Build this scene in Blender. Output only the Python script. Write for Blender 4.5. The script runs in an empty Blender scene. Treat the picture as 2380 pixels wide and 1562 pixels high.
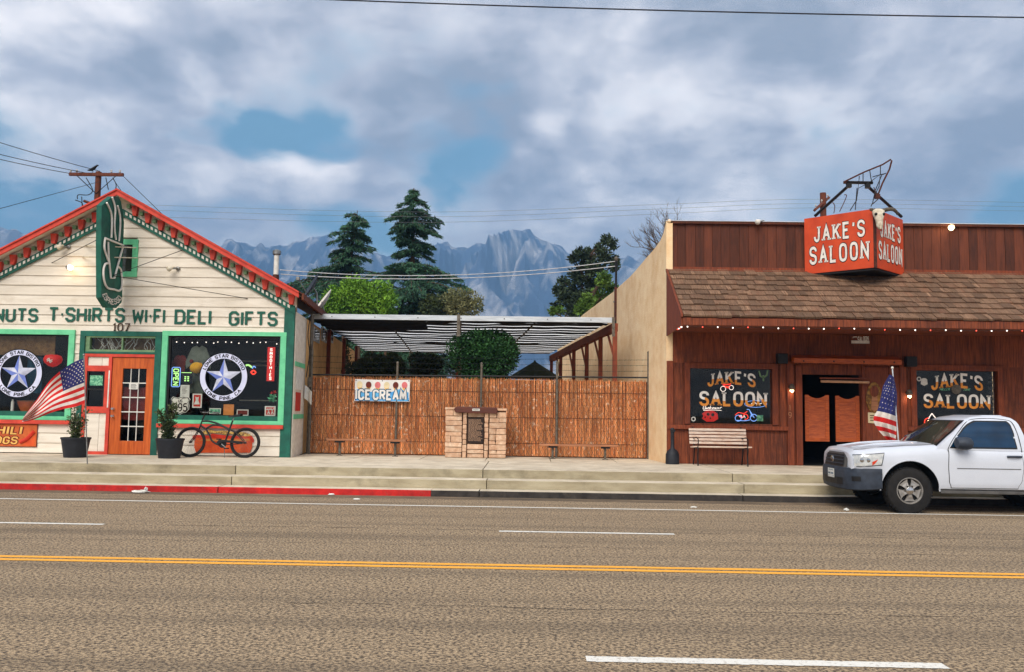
import bpy, bmesh, math, random
import numpy as np
from mathutils import Vector, Matrix
from math import radians, pi, sin, cos, sqrt, atan2, hypot
random.seed(7)
scene = bpy.context.scene
C = scene.collection
# ------------------------------------------------------------------ camera
FPX, EYE = 2060.0, 1.65
RM = Matrix.Rotation(radians(1.0), 3, 'Z') @ Matrix.Rotation(pi/2 + radians(4.8), 3, 'X') @ Matrix.Rotation(radians(.85), 3, 'Z')
cam_d = bpy.data.cameras.new('camera')
cam = bpy.data.objects.new('camera', cam_d)
C.objects.link(cam)
cam.location = (0, 0, EYE)
cam.rotation_euler = RM.to_euler()
cam_d.sensor_width = 36
cam_d.lens = 36 * FPX / 2379
cam_d.clip_start = .1
cam_d.clip_end = 20000
scene.camera = cam
# ------------------------------------------------------------------ light
SUN_EL, SUN_AZ = radians(44), radians(198)      # azimuth clockwise from +Y: behind the camera, to its left
sd = bpy.data.lights.new('sun', 'SUN')
sd.energy = 1.5
sd.angle = radians(42)
sd.color = (1.0, .93, .84)
so = bpy.data.objects.new('sun', sd)
C.objects.link(so)
sdir = Vector((sin(SUN_AZ)*cos(SUN_EL), cos(SUN_AZ)*cos(SUN_EL), sin(SUN_EL)))
so.rotation_euler = sdir.to_track_quat('Z', 'Y').to_euler()
so.location = (-20, -30, 40)
vs = scene.view_settings
vs.view_transform = 'Standard'
vs.look = 'None'
vs.exposure = 1.5
vs.gamma = 1
vs.use_curve_mapping = False
try:
    scene.cycles.max_bounces = 5
    scene.cycles.transparent_max_bounces = 12
    scene.cycles.volume_bounces = 0
    scene.cycles.use_denoising = True
except Exception:
    pass

def ray(x, y):
    return RM @ Vector(((x-1189.5)/FPX, -(y-781)/FPX, -1))
def at(x, y, Y):
    d = ray(x, y)
    return Vector((0, 0, EYE)) + d*(Y/d.y)
def gnd(x, y, z=0):
    d = ray(x, y)
    return Vector((0, 0, EYE)) + d*((z-EYE)/d.z)

# ------------------------------------------------------------------ world: broken cloud over a pale blue sky
W = bpy.data.worlds.new('World')
scene.world = W
W.use_nodes = True
nt = W.node_tree
nt.nodes.clear()
def wn(t, **kw):
    n = nt.nodes.new(t)
    for k, v in kw.items():
        setattr(n, k, v)
    return n
def wl(a, b):
    nt.links.new(a, b)
def wmath(op, a, b=None, clamp=False):
    n = wn('ShaderNodeMath', operation=op, use_clamp=clamp)
    for i, v in enumerate((a, b)):
        if v is None: continue
        if isinstance(v, (int, float)): n.inputs[i].default_value = v
        else: wl(v, n.inputs[i])
    return n.outputs[0]
def wrange(v, a, b, c=0, d=1):
    n = wn('ShaderNodeMapRange', interpolation_type='SMOOTHSTEP')
    wl(v, n.inputs[0])
    for i, q in enumerate((a, b, c, d)): n.inputs[i+1].default_value = q
    return n.outputs[0]
def wmix(f, a, b):
    n = wn('ShaderNodeMix', data_type='RGBA')
    wl(f, n.inputs[0])
    for i, v in ((6, a), (7, b)):
        if isinstance(v, tuple): n.inputs[i].default_value = (*v, 1)
        else: wl(v, n.inputs[i])
    return n.outputs[2]
tc = wn('ShaderNodeTexCoord')
sep = wn('ShaderNodeSeparateXYZ')
wl(tc.outputs['Generated'], sep.inputs[0])
zz = wmath('ADD', wmath('MAXIMUM', sep.outputs[2], 0.0), .27)
comb = wn('ShaderNodeCombineXYZ')
wl(wmath('DIVIDE', sep.outputs[0], zz), comb.inputs[0])
wl(wmath('DIVIDE', sep.outputs[1], zz), comb.inputs[1])
def wnoise(scale, detail, rough, dist, off, sc=(1, 1, 1)):
    m = wn('ShaderNodeMapping')
    wl(comb.outputs[0], m.inputs[0])
    m.inputs['Location'].default_value = off
    m.inputs['Scale'].default_value = sc
    n = wn('ShaderNodeTexNoise', noise_dimensions='2D')
    wl(m.outputs[0], n.inputs[0])
    n.inputs['Scale'].default_value = scale
    n.inputs['Detail'].default_value = detail
    n.inputs['Roughness'].default_value = rough
    n.inputs['Distortion'].default_value = dist
    return n.outputs[0]
wn_d = wn('ShaderNodeTexNoise'); wl(tc.outputs['Generated'], wn_d.inputs[0])
wn_d.inputs['Scale'].default_value = 9; wn_d.inputs['Detail'].default_value = 2
wv1 = wn('ShaderNodeVectorMath', operation='SUBTRACT'); wl(wn_d.outputs['Color'], wv1.inputs[0]); wv1.inputs[1].default_value = (.5, .5, .5)
wv2 = wn('ShaderNodeVectorMath', operation='MULTIPLY'); wl(wv1.outputs[0], wv2.inputs[0]); wv2.inputs[1].default_value = (.30, .10, .14)
wv3 = wn('ShaderNodeVectorMath', operation='ADD'); wl(wv2.outputs[0], wv3.inputs[0]); wl(tc.outputs['Generated'], wv3.inputs[1])
def blob(px, py, sx, sz, amt):
    """a soft patch of the cloud layer in the direction seen at (px, py)"""
    d = ray(px, py).normalized()
    m = wn('ShaderNodeVectorMath', operation='SUBTRACT')
    wl(wv3.outputs[0], m.inputs[0])
    m.inputs[1].default_value = d
    q = wn('ShaderNodeVectorMath', operation='MULTIPLY')
    wl(m.outputs[0], q.inputs[0])
    q.inputs[1].default_value = (1/sx, .5/sx, 1/sz)
    l = wn('ShaderNodeVectorMath', operation='LENGTH')
    wl(q.outputs[0], l.inputs[0])
    return wrange(l.outputs['Value'], 1.0, 0.0, 0.0, amt)
n_big = wnoise(1.3, 3, .5, .0, (3.1, 1.7, 0), (1, .9, 1))
n_mid = wnoise(3.4, 6, .56, .15, (7.3, 2.2, 0), (1, .9, 1))
n_fine = wnoise(11.0, 3, .6, 0, (1.2, 9.1, 0))
gap = wmath('ADD', wmath('MULTIPLY', n_big, .45), wmath('MULTIPLY', n_mid, .55))
for b in ((600, 325, .30, .07, .20), (1130, 300, .14, .09, .22), (160, 480, .2, .06, .10),
          (700, 505, .2, .035, .10), (2280, 440, .22, .13, .13)):
    gap = wmath('ADD', gap, blob(*b))
for b in ((150, 150, .25, .14, -.12), (650, 420, .14, .04, -.16), (1300, 290, .06, .05, -.14), (1500, 480, .35, .07, -.07)):
    gap = wmath('ADD', gap, blob(*b))
f_gap = wrange(gap, .53, .70)
shade = wmath('ADD', wmath('MULTIPLY', n_mid, .65), wmath('MULTIPLY', n_big, .35))
for b in ((130, 110, .25, .13, .12), (680, 415, .14, .045, .16), (1300, 295, .06, .045, .14), (1600, 470, .3, .06, .06), (1750, 180, .5, .14, .055),
          ):
    shade = wmath('ADD', shade, blob(*b))
for b in ((640, 90, .16, .05, -.08), (1030, 260, .1, .06, -.07), (850, 180, .35, .04, -.05)):
    shade = wmath('ADD', shade, blob(*b))
shade = wmath('ADD', shade, wmath('MULTIPLY', wmath('SUBTRACT', n_fine, .5), .10))
cr = wn('ShaderNodeValToRGB')
wl(shade, cr.inputs[0])
e = cr.color_ramp.elements
e[0].position = .40; e[0].color = (.20, .212, .242, 1)
e[1].position = .70; e[1].color = (.80, .74, .70, 1)
q = e.new(.485); q.color = (.305, .306, .335, 1)
q = e.new(.56); q.color = (.44, .428, .44, 1)
sky = wn('ShaderNodeTexSky', sky_type='NISHITA')
sky.sun_disc = False
sky.sun_elevation = SUN_EL
sky.sun_rotation = SUN_AZ
sky.altitude = 1100
sky.air_density = 1.2
sky.dust_density = 1.5
skm = wn('ShaderNodeMix', data_type='RGBA', blend_type='MULTIPLY')
skm.inputs[0].default_value = 1
wl(sky.outputs[0], skm.inputs[6])
skm.inputs[7].default_value = (.05, .068, .066, 1)
blue = wmix(wrange(n_mid, .3, .7, .4, .75), skm.outputs[2], (.095, .195, .26))
skycol = wmix(f_gap, cr.outputs[0], blue)
low = wrange(sep.outputs[2], .0, .17, .5, 0)
skycol = wmix(low, skycol, (.30, .35, .40))
bg = wn('ShaderNodeBackground')
wl(skycol, bg.inputs[0])
bg.inputs[1].default_value = .86
try:
    W.cycles.sampling_method = 'MANUAL'
    W.cycles.sample_map_resolution = 256
except Exception:
    pass
wo = wn('ShaderNodeOutputWorld')
wl(bg.outputs[0], wo.inputs[0])

# ------------------------------------------------------------------ materials
MATS = {}
def lin(c):
    return tuple(((v/255)/12.92 if v/255 <= .04045 else ((v/255+.055)/1.055)**2.4) for v in c)
def M(name, c1, c2=None, scale=6, stretch=(1, 1, 1), rough=.75, bump=0.0, bscale=None, rnd=0.0, metal=0, spec=.35, detail=5,
      contrast=(.35, .65), dirt=None, dirt_scale=1.2, dirt_rng=(.5, .75), dirt_st=None, island=0.0, coat=0, emit=0, emitc=None):
    """procedural principled material: two colours (sRGB 0-255) mixed by noise, an optional patchy stain, bump, per-object variation"""
    m = bpy.data.materials.new(name)
    m.use_nodes = True
    t = m.node_tree
    p = t.nodes['Principled BSDF']
    N = t.nodes.new; L = t.links.new
    c1 = lin(c1)
    c2 = lin(c2) if c2 else tuple(v*.72 for v in c1)
    tc = N('ShaderNodeTexCoord'); oi = N('ShaderNodeObjectInfo')
    mp = N('ShaderNodeMapping'); mp.inputs['Scale'].default_value = stretch
    ad = N('ShaderNodeVectorMath'); ad.operation = 'ADD'
    sc = N('ShaderNodeMath'); sc.operation = 'MULTIPLY'; sc.inputs[1].default_value = 37.0
    L(oi.outputs['Random'], sc.inputs[0])
    L(tc.outputs['Object'], ad.inputs[0]); L(sc.outputs[0], ad.inputs[1])
    L(ad.outputs[0], mp.inputs[0])
    nz = N('ShaderNodeTexNoise'); nz.inputs['Scale'].default_value = scale; nz.inputs['Detail'].default_value = detail
    nz.inputs['Roughness'].default_value = .6
    L(mp.outputs[0], nz.inputs[0])
    rg = N('ShaderNodeMapRange'); rg.inputs[1].default_value, rg.inputs[2].default_value = contrast
    L(nz.outputs[0], rg.inputs[0])
    mx = N('ShaderNodeMix'); mx.data_type = 'RGBA'
    L(rg.outputs[0], mx.inputs[0]); mx.inputs[6].default_value = (*c1, 1); mx.inputs[7].default_value = (*c2, 1)
    col = mx.outputs[2]
    if dirt:
        n2 = N('ShaderNodeTexNoise'); n2.inputs['Scale'].default_value = dirt_scale; n2.inputs['Detail'].default_value = 7
        n2.inputs['Roughness'].default_value = .65
        if dirt_st:
            md = N('ShaderNodeMapping'); md.inputs['Scale'].default_value = dirt_st; L(ad.outputs[0], md.inputs[0]); L(md.outputs[0], n2.inputs[0])
        else: L(ad.outputs[0], n2.inputs[0])
        r2 = N('ShaderNodeMapRange'); r2.inputs[1].default_value, r2.inputs[2].default_value = dirt_rng
        r2.inputs[4].default_value = .8
        L(n2.outputs[0], r2.inputs[0])
        m2 = N('ShaderNodeMix'); m2.data_type = 'RGBA'
        L(r2.outputs[0], m2.inputs[0]); L(col, m2.inputs[6]); m2.inputs[7].default_value = (*lin(dirt), 1)
        col = m2.outputs[2]
    if rnd or island:
        src = oi.outputs['Random']
        if island:
            gi = N('ShaderNodeNewGeometry'); src = gi.outputs['Random Per Island']
        a = island or rnd
        rr = N('ShaderNodeMapRange'); L(src, rr.inputs[0]); rr.inputs[3].default_value = 1-a; rr.inputs[4].default_value = 1+a
        m3 = N('ShaderNodeVectorMath'); m3.operation = 'SCALE'
        L(col, m3.inputs[0]); L(rr.outputs[0], m3.inputs['Scale'])
        col = m3.outputs[0]
    L(col, p.inputs['Base Color'])
    p.inputs['Roughness'].default_value = rough
    p.inputs['Metallic'].default_value = metal
    p.inputs['Specular IOR Level'].default_value = spec
    if coat:
        p.inputs['Coat Weight'].default_value = coat
        p.inputs['Coat Roughness'].default_value = .05
    if bump:
        nb = N('ShaderNodeTexNoise'); nb.inputs['Scale'].default_value = bscale or scale*3; nb.inputs['Detail'].default_value = 6
        L(mp.outputs[0], nb.inputs[0])
        b = N('ShaderNodeBump'); b.inputs['Strength'].default_value = bump; b.inputs['Distance'].default_value = .02
        L(nb.outputs[0], b.inputs['Height']); L(b.outputs[0], p.inputs['Normal'])
    if emit:
        p.inputs['Emission Color'].default_value = (*lin(emitc), 1)
        p.inputs['Emission Strength'].default_value = emit
    MATS[name] = m
    return m
def glass(name, tint, gloss=.5):
    m = bpy.data.materials.new(name); m.use_nodes = True
    t = m.node_tree; t.nodes.clear(); N = t.nodes.new; L = t.links.new
    o = N('ShaderNodeOutputMaterial'); mix = N('ShaderNodeMixShader'); tr = N('ShaderNodeBsdfTransparent'); gl = N('ShaderNodeBsdfGlossy')
    fr = N('ShaderNodeFresnel'); fr.inputs[0].default_value = 1.5
    ml = N('ShaderNodeMath'); ml.operation = 'MULTIPLY'; ml.inputs[1].default_value = gloss*2
    nz = N('ShaderNodeTexNoise'); nz.inputs['Scale'].default_value = .9; nz.inputs['Detail'].default_value = 2
    b = N('ShaderNodeBump'); b.inputs['Strength'].default_value = .03; b.inputs['Distance'].default_value = .05
    L(nz.outputs[0], b.inputs['Height']); L(b.outputs[0], gl.inputs['Normal'])
    tr.inputs[0].default_value = (*tint, 1); gl.inputs['Roughness'].default_value = .02
    L(fr.outputs[0], ml.inputs[0]); L(ml.outputs[0], mix.inputs[0]); L(tr.outputs[0], mix.inputs[1]); L(gl.outputs[0], mix.inputs[2]); L(mix.outputs[0], o.inputs[0])
    MATS[name] = m
    return m
# ------------------------------------------------------------------ mesh helpers
ROOT = {}
class MB:
    def __init__(s):
        s.v = []; s.f = []; s.m = []; s.cur = 0
    def add(s, vs, fs):
        o = len(s.v); s.v += [tuple(p) for p in vs]
        for f in fs:
            s.f.append(tuple(i+o for i in f)); s.m.append(s.cur)
        return s
    def box(s, x0, y0, z0, x1, y1, z1):
        if x0 > x1: x0, x1 = x1, x0
        if y0 > y1: y0, y1 = y1, y0
        if z0 > z1: z0, z1 = z1, z0
        return s.add([(x0,y0,z0),(x1,y0,z0),(x1,y1,z0),(x0,y1,z0),(x0,y0,z1),(x1,y0,z1),(x1,y1,z1),(x0,y1,z1)],
                     [(0,3,2,1),(4,5,6,7),(0,1,5,4),(1,2,6,5),(2,3,7,6),(3,0,4,7)])
    def hexa(s, P):
        return s.add(P, [(0,3,2,1),(4,5,6,7),(0,1,5,4),(1,2,6,5),(2,3,7,6),(3,0,4,7)])
    def quad(s, a, b, c, d):
        return s.add([a,b,c,d], [(0,1,2,3)])
    def prism(s, poly, f0, f1):
        """poly: 2-D points; f0/f1 map a 2-D point to the two end faces"""
        n = len(poly); vs = [f0(*p) for p in poly]+[f1(*p) for p in poly]
        return s.add(vs, [tuple(range(n))[::-1], tuple(range(n, 2*n))]+[(i,(i+1)%n,n+(i+1)%n,n+i) for i in range(n)])
    def xz(s, poly, y0, y1):
        return s.prism(poly, lambda a,b:(a,y0,b), lambda a,b:(a,y1,b))
    def tube(s, pts, r, n=6, close=False, cap=True):
        pts = [Vector(p) for p in pts]; k = len(pts)
        rs = r if isinstance(r, (list, tuple)) else [r]*k
        rings = []; up = None
        for i, p in enumerate(pts):
            if close: t = pts[(i+1)%k]-pts[i-1]
            else: t = pts[min(i+1,k-1)]-pts[max(i-1,0)]
            t.normalize()
            if up is None:
                up = Vector((0,0,1)) if abs(t.z) < .9 else Vector((1,0,0))
            a = t.cross(up)
            if a.length < 1e-6: a = t.orthogonal()
            a.normalize(); b = a.cross(t); up = b
            rings.append([p+(a*cos(2*pi*j/n)+b*sin(2*pi*j/n))*rs[i] for j in range(n)])
        vs = [q for R in rings for q in R]; fs = []
        for i in range(k if close else k-1):
            A = i*n; B = ((i+1)%k)*n
            for j in range(n): fs.append((A+j,A+(j+1)%n,B+(j+1)%n,B+j))
        if cap and not close:
            fs.append(tuple(range(n))[::-1]); fs.append(tuple(range((k-1)*n,k*n)))
        return s.add(vs, fs)
    def lathe(s, prof, c=(0,0,0), n=16, axis='z'):
        vs = []; fs = []
        for r, h in prof:
            for j in range(n):
                a = 2*pi*j/n; x, y = r*cos(a), r*sin(a)
                vs.append({'z':(c[0]+x,c[1]+y,c[2]+h),'y':(c[0]+x,c[1]+h,c[2]+y),'x':(c[0]+h,c[1]+x,c[2]+y)}[axis])
        for i in range(len(prof)-1):
            for j in range(n): fs.append((i*n+j,i*n+(j+1)%n,(i+1)*n+(j+1)%n,(i+1)*n+j))
        fs.append(tuple(range(n))[::-1]); fs.append(tuple(range((len(prof)-1)*n,len(prof)*n)))
        return s.add(vs, fs)
    def ball(s, c, r, n=10, sz=1.0):
        return s.lathe([(max(r*sin(pi*i/(n//2+1)),.0005), -r*sz*cos(pi*i/(n//2+1))) for i in range(n//2+2)], c, n)
    def grid(s, fn, nu, nv, both=False):
        vs = [fn(i/nu, j/nv) for j in range(nv+1) for i in range(nu+1)]
        return s.add(vs, [(j*(nu+1)+i, j*(nu+1)+i+1, (j+1)*(nu+1)+i+1, (j+1)*(nu+1)+i) for j in range(nv) for i in range(nu)])
    def build(s, name, mat, parent=None, local=False, smooth=False, kind=None, bevel=0, sharp=35):
        me = bpy.data.meshes.new(name)
        v = s.v
        if parent is not None and not local:
            r = ROOT.get(parent.name, Vector((0,0,0)))
            v = [(a-r[0], b-r[1], c-r[2]) for a,b,c in v]
        me.from_pydata(v, [], s.f)
        for k in (mat if isinstance(mat, (list,tuple)) else [mat]):
            me.materials.append(MATS[k])
        if isinstance(mat, (list,tuple)): me.polygons.foreach_set('material_index', s.m)
        if smooth:
            me.polygons.foreach_set('use_smooth', [True]*len(me.polygons))
            try: me.set_sharp_from_angle(angle=radians(sharp))
            except Exception: pass
        me.update()
        return link(name, me, parent, kind, bevel)
def link(name, me, parent=None, kind=None, bevel=0):
    o = bpy.data.objects.new(name, me)
    C.objects.link(o)
    if parent is not None:
        o.parent = parent
        ROOT[o.name] = ROOT.get(parent.name, Vector((0,0,0)))
    if kind: o['kind'] = kind
    if bevel:
        b = o.modifiers.new('bevel', 'BEVEL'); b.width = bevel; b.segments = 2; b.limit_method = 'ANGLE'
    return o
def thing(name, label, cat, loc=(0,0,0), group=None, kind=None):
    o = bpy.data.objects.new(name, None)
    C.objects.link(o); o.location = loc; o.empty_display_size = .2
    ROOT[o.name] = Vector(loc)
    if kind: o['kind'] = kind
    else: tag(o, label, cat, group)
    return o
def tag(o, label, cat, group=None):
    o['label'] = label; o['category'] = cat
    if group: o['group'] = group
    return o
def copy_tree(o, parent=None):
    c = o.copy(); C.objects.link(c); c.parent = parent
    ROOT[c.name] = Vector((0,0,0))
    for ch in list(o.children): copy_tree(ch, c)
    return c
def box(name, mat, a, b, parent=None, **kw):
    return MB().box(*a, *b).build(name, mat, parent, **kw)
def piece(name, me, parent, loc, scale=None, rot=None):
    o = bpy.data.objects.new(name, me); C.objects.link(o); o.parent = parent
    r = ROOT.get(parent.name, Vector((0,0,0)))
    o.location = Vector(loc)-r
    if scale: o.scale = scale
    if rot: o.rotation_euler = rot
    return o

# ------------------------------------------------------------------ stroke lettering
G = {
'A':(.62,[[(0,0),(.31,1),(.62,0)],[(.12,.36),(.50,.36)]]),
'B':(.58,[[(.40,.52),(.50,.60),(.54,.70),(.54,.84),(.42,1),(0,1),(0,0),(.44,0),(.58,.14),(.58,.38),(.44,.52),(.03,.52)]]),
'C':(.58,[[(.58,.74),(.58,.84),(.42,1),(.16,1),(0,.84),(0,.16),(.16,0),(.42,0),(.58,.16),(.58,.26)]]),
'D':(.6,[[(0,0),(0,1),(.42,1),(.6,.82),(.6,.18),(.42,0),(0,0)]]),
'E':(.52,[[(.52,1),(0,1),(0,0),(.52,0)],[(.03,.52),(.40,.52)]]),
'F':(.5,[[(.5,1),(0,1),(0,0)],[(.03,.50),(.38,.50)]]),
'G':(.6,[[(.58,.76),(.58,.84),(.42,1),(.16,1),(0,.84),(0,.16),(.16,0),(.42,0),(.6,.16),(.6,.46),(.34,.46)]]),
'H':(.58,[[(0,0),(0,1)],[(.58,0),(.58,1)],[(.03,.52),(.55,.52)]]),
'I':(0.02,[[(.01,0),(.01,1)]]),
'J':(.46,[[(0,.30),(0,.16),(.14,0),(.30,0),(.44,.16),(.44,1)]]),
'K':(.58,[[(0,0),(0,1)],[(.55,1),(.04,.42)],[(.22,.60),(.58,0)]]),
'L':(.48,[[(0,1),(0,0),(.48,0)]]),
'M':(.74,[[(0,0),(.06,1),(.37,.25),(.68,1),(.74,0)]]),
'N':(.6,[[(0,0),(0,1),(.6,0),(.6,1)]]),
'O':(.6,[[(.16,0),(0,.16),(0,.84),(.16,1),(.44,1),(.6,.84),(.6,.16),(.44,0),(.16,0)]]),
'P':(.56,[[(0,0),(0,1),(.42,1),(.56,.86),(.56,.60),(.42,.46),(.03,.46)]]),
'R':(.58,[[(0,0),(0,1),(.42,1),(.56,.86),(.56,.62),(.42,.48),(.03,.48)],[(.30,.46),(.58,0)]]),
'S':(.56,[[(.56,.76),(.56,.86),(.42,1),(.14,1),(0,.86),(0,.66),(.12,.54),(.44,.48),(.56,.36),(.56,.14),(.42,0),(.14,0),(0,.14),(0,.24)]]),
'T':(.6,[[(0,1),(.6,1)],[(.3,.97),(.3,0)]]),
'U':(.58,[[(0,1),(0,.16),(.16,0),(.42,0),(.58,.16),(.58,1)]]),
'W':(.8,[[(0,1),(.16,0),(.4,.75),(.64,0),(.8,1)]]),
'Y':(.6,[[(0,1),(.3,.5),(.6,1)],[(.3,.53),(.3,0)]]),
'Z':(.56,[[(0,1),(.56,1),(0,0),(.56,0)]]),
'0':(.52,[[(.16,0),(0,.18),(0,.82),(.16,1),(.36,1),(.52,.82),(.52,.18),(.36,0),(.16,0)]]),
'1':(.26,[[(0,.82),(.16,1),(.16,0)]]),
'3':(.52,[[(0,.86),(.12,1),(.38,1),(.52,.86),(.52,.64),(.40,.54),(.2,.54)],[(.36,.52),(.52,.40),(.52,.14),(.38,0),(.12,0),(0,.14)]]),
'5':(.52,[[(.50,1),(.06,1),(.03,.56),(.16,.62),(.38,.62),(.52,.48),(.52,.14),(.38,0),(.12,0),(0,.14)]]),
'7':(.5,[[(0,1),(.5,1),(.18,0)]]),
'9':(.52,[[(.50,.52),(.38,.42),(.14,.42),(0,.56),(0,.86),(.14,1),(.38,1),(.52,.86),(.52,.30),(.36,0),(.10,0)]]),
'-':(.24,[[(0,.5),(.24,.5)]]), '.':(.06,[[(0,.03),(.07,.03)]]), ',':(.06,[[(.06,.08),(0,-.12)]]), "'":(.06,[[(.05,.97),(.02,.72)]]),
'*':(.12,[[(0,.5),(.12,.5)]]), ' ':(.30,[]),
}
def smoothline(P, k=4):
    """round the corners of a polyline (Chaikin), keeping straight corners of two points sharp"""
    if len(P) < 5: return P
    closed = P[0] == P[-1]
    for _ in range(2):
        Q = [] if closed else [P[0]]
        n = len(P)-1
        for i in range(n):
            a, b = P[i], P[i+1]
            if not closed and i == 0: Q.append((a[0]*.25+b[0]*.75, a[1]*.25+b[1]*.75)); continue
            if not closed and i == n-1: Q.append((a[0]*.75+b[0]*.25, a[1]*.75+b[1]*.25)); continue
            Q.append((a[0]*.75+b[0]*.25, a[1]*.75+b[1]*.25)); Q.append((a[0]*.25+b[0]*.75, a[1]*.25+b[1]*.75))
        if closed: Q.append(Q[0])
        else: Q.append(P[-1])
        P = Q
    return P
def stroke(mb, P, w, mp, d, wy=None):
    closed = len(P) > 3 and P[0] == P[-1]
    Q = []
    for a, b in zip(P[:-1], P[1:]):
        n = max(1, int(hypot(b[0]-a[0], b[1]-a[1])/.26))
        for i in range(n): Q.append((a[0]+(b[0]-a[0])*i/n, a[1]+(b[1]-a[1])*i/n))
    if not closed: Q.append(P[-1])
    k = len(Q); L = []; R = []
    for i in range(k):
        p = Q[i]
        a = Q[i-1] if (closed or i > 0) else None
        c = Q[(i+1) % k] if (closed or i < k-1) else None
        def nrm(u, v):
            dx, dy = v[0]-u[0], v[1]-u[1]; l = hypot(dx, dy) or 1
            return (-dy/l, dx/l)
        if a is None: n = nrm(p, c); s = 1
        elif c is None: n = nrm(a, p); s = 1
        else:
            n1, n2 = nrm(a, p), nrm(p, c); n = (n1[0]+n2[0], n1[1]+n2[1]); l = hypot(*n) or 1e-6
            n = (n[0]/l, n[1]/l); s = min(1/max(n[0]*n1[0]+n[1]*n1[1], .3), 1.9)
        L.append((p[0]+n[0]*w*s/2, p[1]+n[1]*w*s/2)); R.append((p[0]-n[0]*w*s/2, p[1]-n[1]*w*s/2))
    o = len(mb.v)
    vs = [mp(*q, d) for q in L]+[mp(*q, d) for q in R]+[mp(*q, 0) for q in L]+[mp(*q, 0) for q in R]
    fs = []; ms = []
    for i in range(k if closed else k-1):
        j = (i+1) % k
        for f in ((i, k+i, k+j, j), (i, j, 2*k+j, 2*k+i), (k+j, k+i, 3*k+i, 3*k+j)): fs.append(f)
        ms += [1 if (Q[i][1]+Q[j][1])/2 < .5 else 0]*3
    if not closed:
        fs += [(0, 2*k, 3*k, k), (k-1, 2*k-1, 4*k-1, 3*k-1)]; ms += [1 if Q[0][1] < .5 else 0, 1 if Q[-1][1] < .5 else 0]
    mb.v += [tuple(p) for p in vs]
    for f, m in zip(fs, ms):
        mb.f.append(tuple(i+o for i in f)); mb.m.append(m if mb.cur == 'two' else mb.cur)
def text(mb, s, h, mp, sw=.16, d=.004, fit=None, gap=.24, serif=0, rounded=False, align=0, xs=1.0, slant=0, each=None):
    """letters of height h; mp(u, v, w) maps the lettering plane to the world; fit: total width"""
    W_ = sum(G[c][0] for c in s)*xs+gap*(len(s)-1)
    k = (fit/h/W_) if fit else 1.0
    u = -W_*align; n = 0
    for c in s:
        gw, ps = G[c]
        if each:
            mb = MB(); mb.cur = each[1]
        for P in ps:
            n += 1
            if rounded: P = smoothline(P)
            def f(a, b, w, u=u, n=n):
                return mp((u+(a*xs)+slant*b)*h*k, b*h, w+(n % 5)*.0005 if w else 0)
            stroke(mb, P, sw, f, d)
            if serif and P[0] != P[-1]:
                for q, r in ((P[0], P[1]), (P[-1], P[-2])):
                    if abs(q[1]-r[1]) > abs(q[0]-r[0])*.9 and (q[1] < .02 or q[1] > .98):
                        n += 1
                        y = .035 if q[1] < .5 else .965
                        stroke(mb, [(q[0]-serif, y), (q[0]+serif, y)], .105, f, d)
        u += gw*xs+gap
        if each and ps: each[0](mb)
    return W_*h*k
def plane_map(X, Y, Z):
    return lambda u, v, w: (X+u, Y-w, Z+v)
def annulus(mb, cx, cz, r0, r1, Y, d=.003, n=48):
    vs = []; fs = []
    for i in range(n):
        a = 2*pi*i/n
        for r in (r0, r1):
            for y in (Y-d, Y): vs.append((cx+r*cos(a), y, cz+r*sin(a)))
    for i in range(n):
        A = i*4; B = ((i+1) % n)*4
        fs += [(A, B, B+2, A+2), (A+2, B+2, B+3, A+3), (A+1, B+1, B, A)]
    mb.add(vs, fs)
def leaves(n, sampler, size, mat, name, parent, aspect=.5, droop=0.0, seed=1, kind=None, flat=0.0):
    """n leaf-sized rhombic faces; sampler(rng, n) gives their centres and an outward direction"""
    rng = np.random.default_rng(seed)
    P, D = sampler(rng, n)
    D = D/np.maximum(np.linalg.norm(D, axis=1, keepdims=True), 1e-6)
    R = rng.normal(size=P.shape); R[:, 2] *= (1-flat); R[:, 2] += flat*2
    A = D+rng.normal(size=P.shape)*.5; A[:, 2] -= droop
    A /= np.linalg.norm(A, axis=1, keepdims=True)
    B = np.cross(A, R); B /= np.maximum(np.linalg.norm(B, axis=1, keepdims=True), 1e-6)
    s = size*rng.uniform(.6, 1.4, (len(P), 1))
    V = np.stack([P-A*s*.5, P+B*s*aspect*.5, P+A*s*.5, P-B*s*aspect*.5], 1).reshape(-1, 3)
    if parent is not None: V = V-np.array(ROOT[parent.name])
    me = bpy.data.meshes.new(name)
    k = len(P)
    me.vertices.add(4*k); me.vertices.foreach_set('co', V.astype('f').ravel())
    me.loops.add(4*k); me.loops.foreach_set('vertex_index', np.arange(4*k, dtype='i'))
    me.polygons.add(k); me.polygons.foreach_set('loop_start', np.arange(0, 4*k, 4, dtype='i'))
    me.update(calc_edges=True)
    me.materials.append(MATS[mat])
    return link(name, me, parent, kind)

# ------------------------------------------------------------------ palette
M('asphalt', (192,166,132), (88,76,63), scale=36, rough=.93, bump=1.0, bscale=70, detail=4, contrast=(.40,.60), dirt=(92,80,66), dirt_scale=.9, dirt_rng=(.46,.80), dirt_st=(.06,1.5,1))
M('ground', (150,130,100), (120,105,80), scale=.4, rough=.95, bump=.3)
M('concrete', (216,203,180), (186,172,150), scale=2.5, rough=.9, bump=.35, bscale=40, dirt=(142,128,108), dirt_scale=.9, dirt_rng=(.52,.8), rnd=.05, detail=9)
M('concrete_riser', (178,167,140), (146,134,108), scale=2.2, stretch=(.5,1,2), rough=.9, bump=.4, bscale=40, dirt=(94,87,70), dirt_scale=1.6, dirt_rng=(.52,.78), rnd=.06, detail=9)
M('kerb_red', (206,36,30), (160,28,25), scale=5, rough=.7, bump=.3, dirt=(128,84,70), dirt_scale=7, dirt_rng=(.60,.70), rnd=.06)
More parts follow.
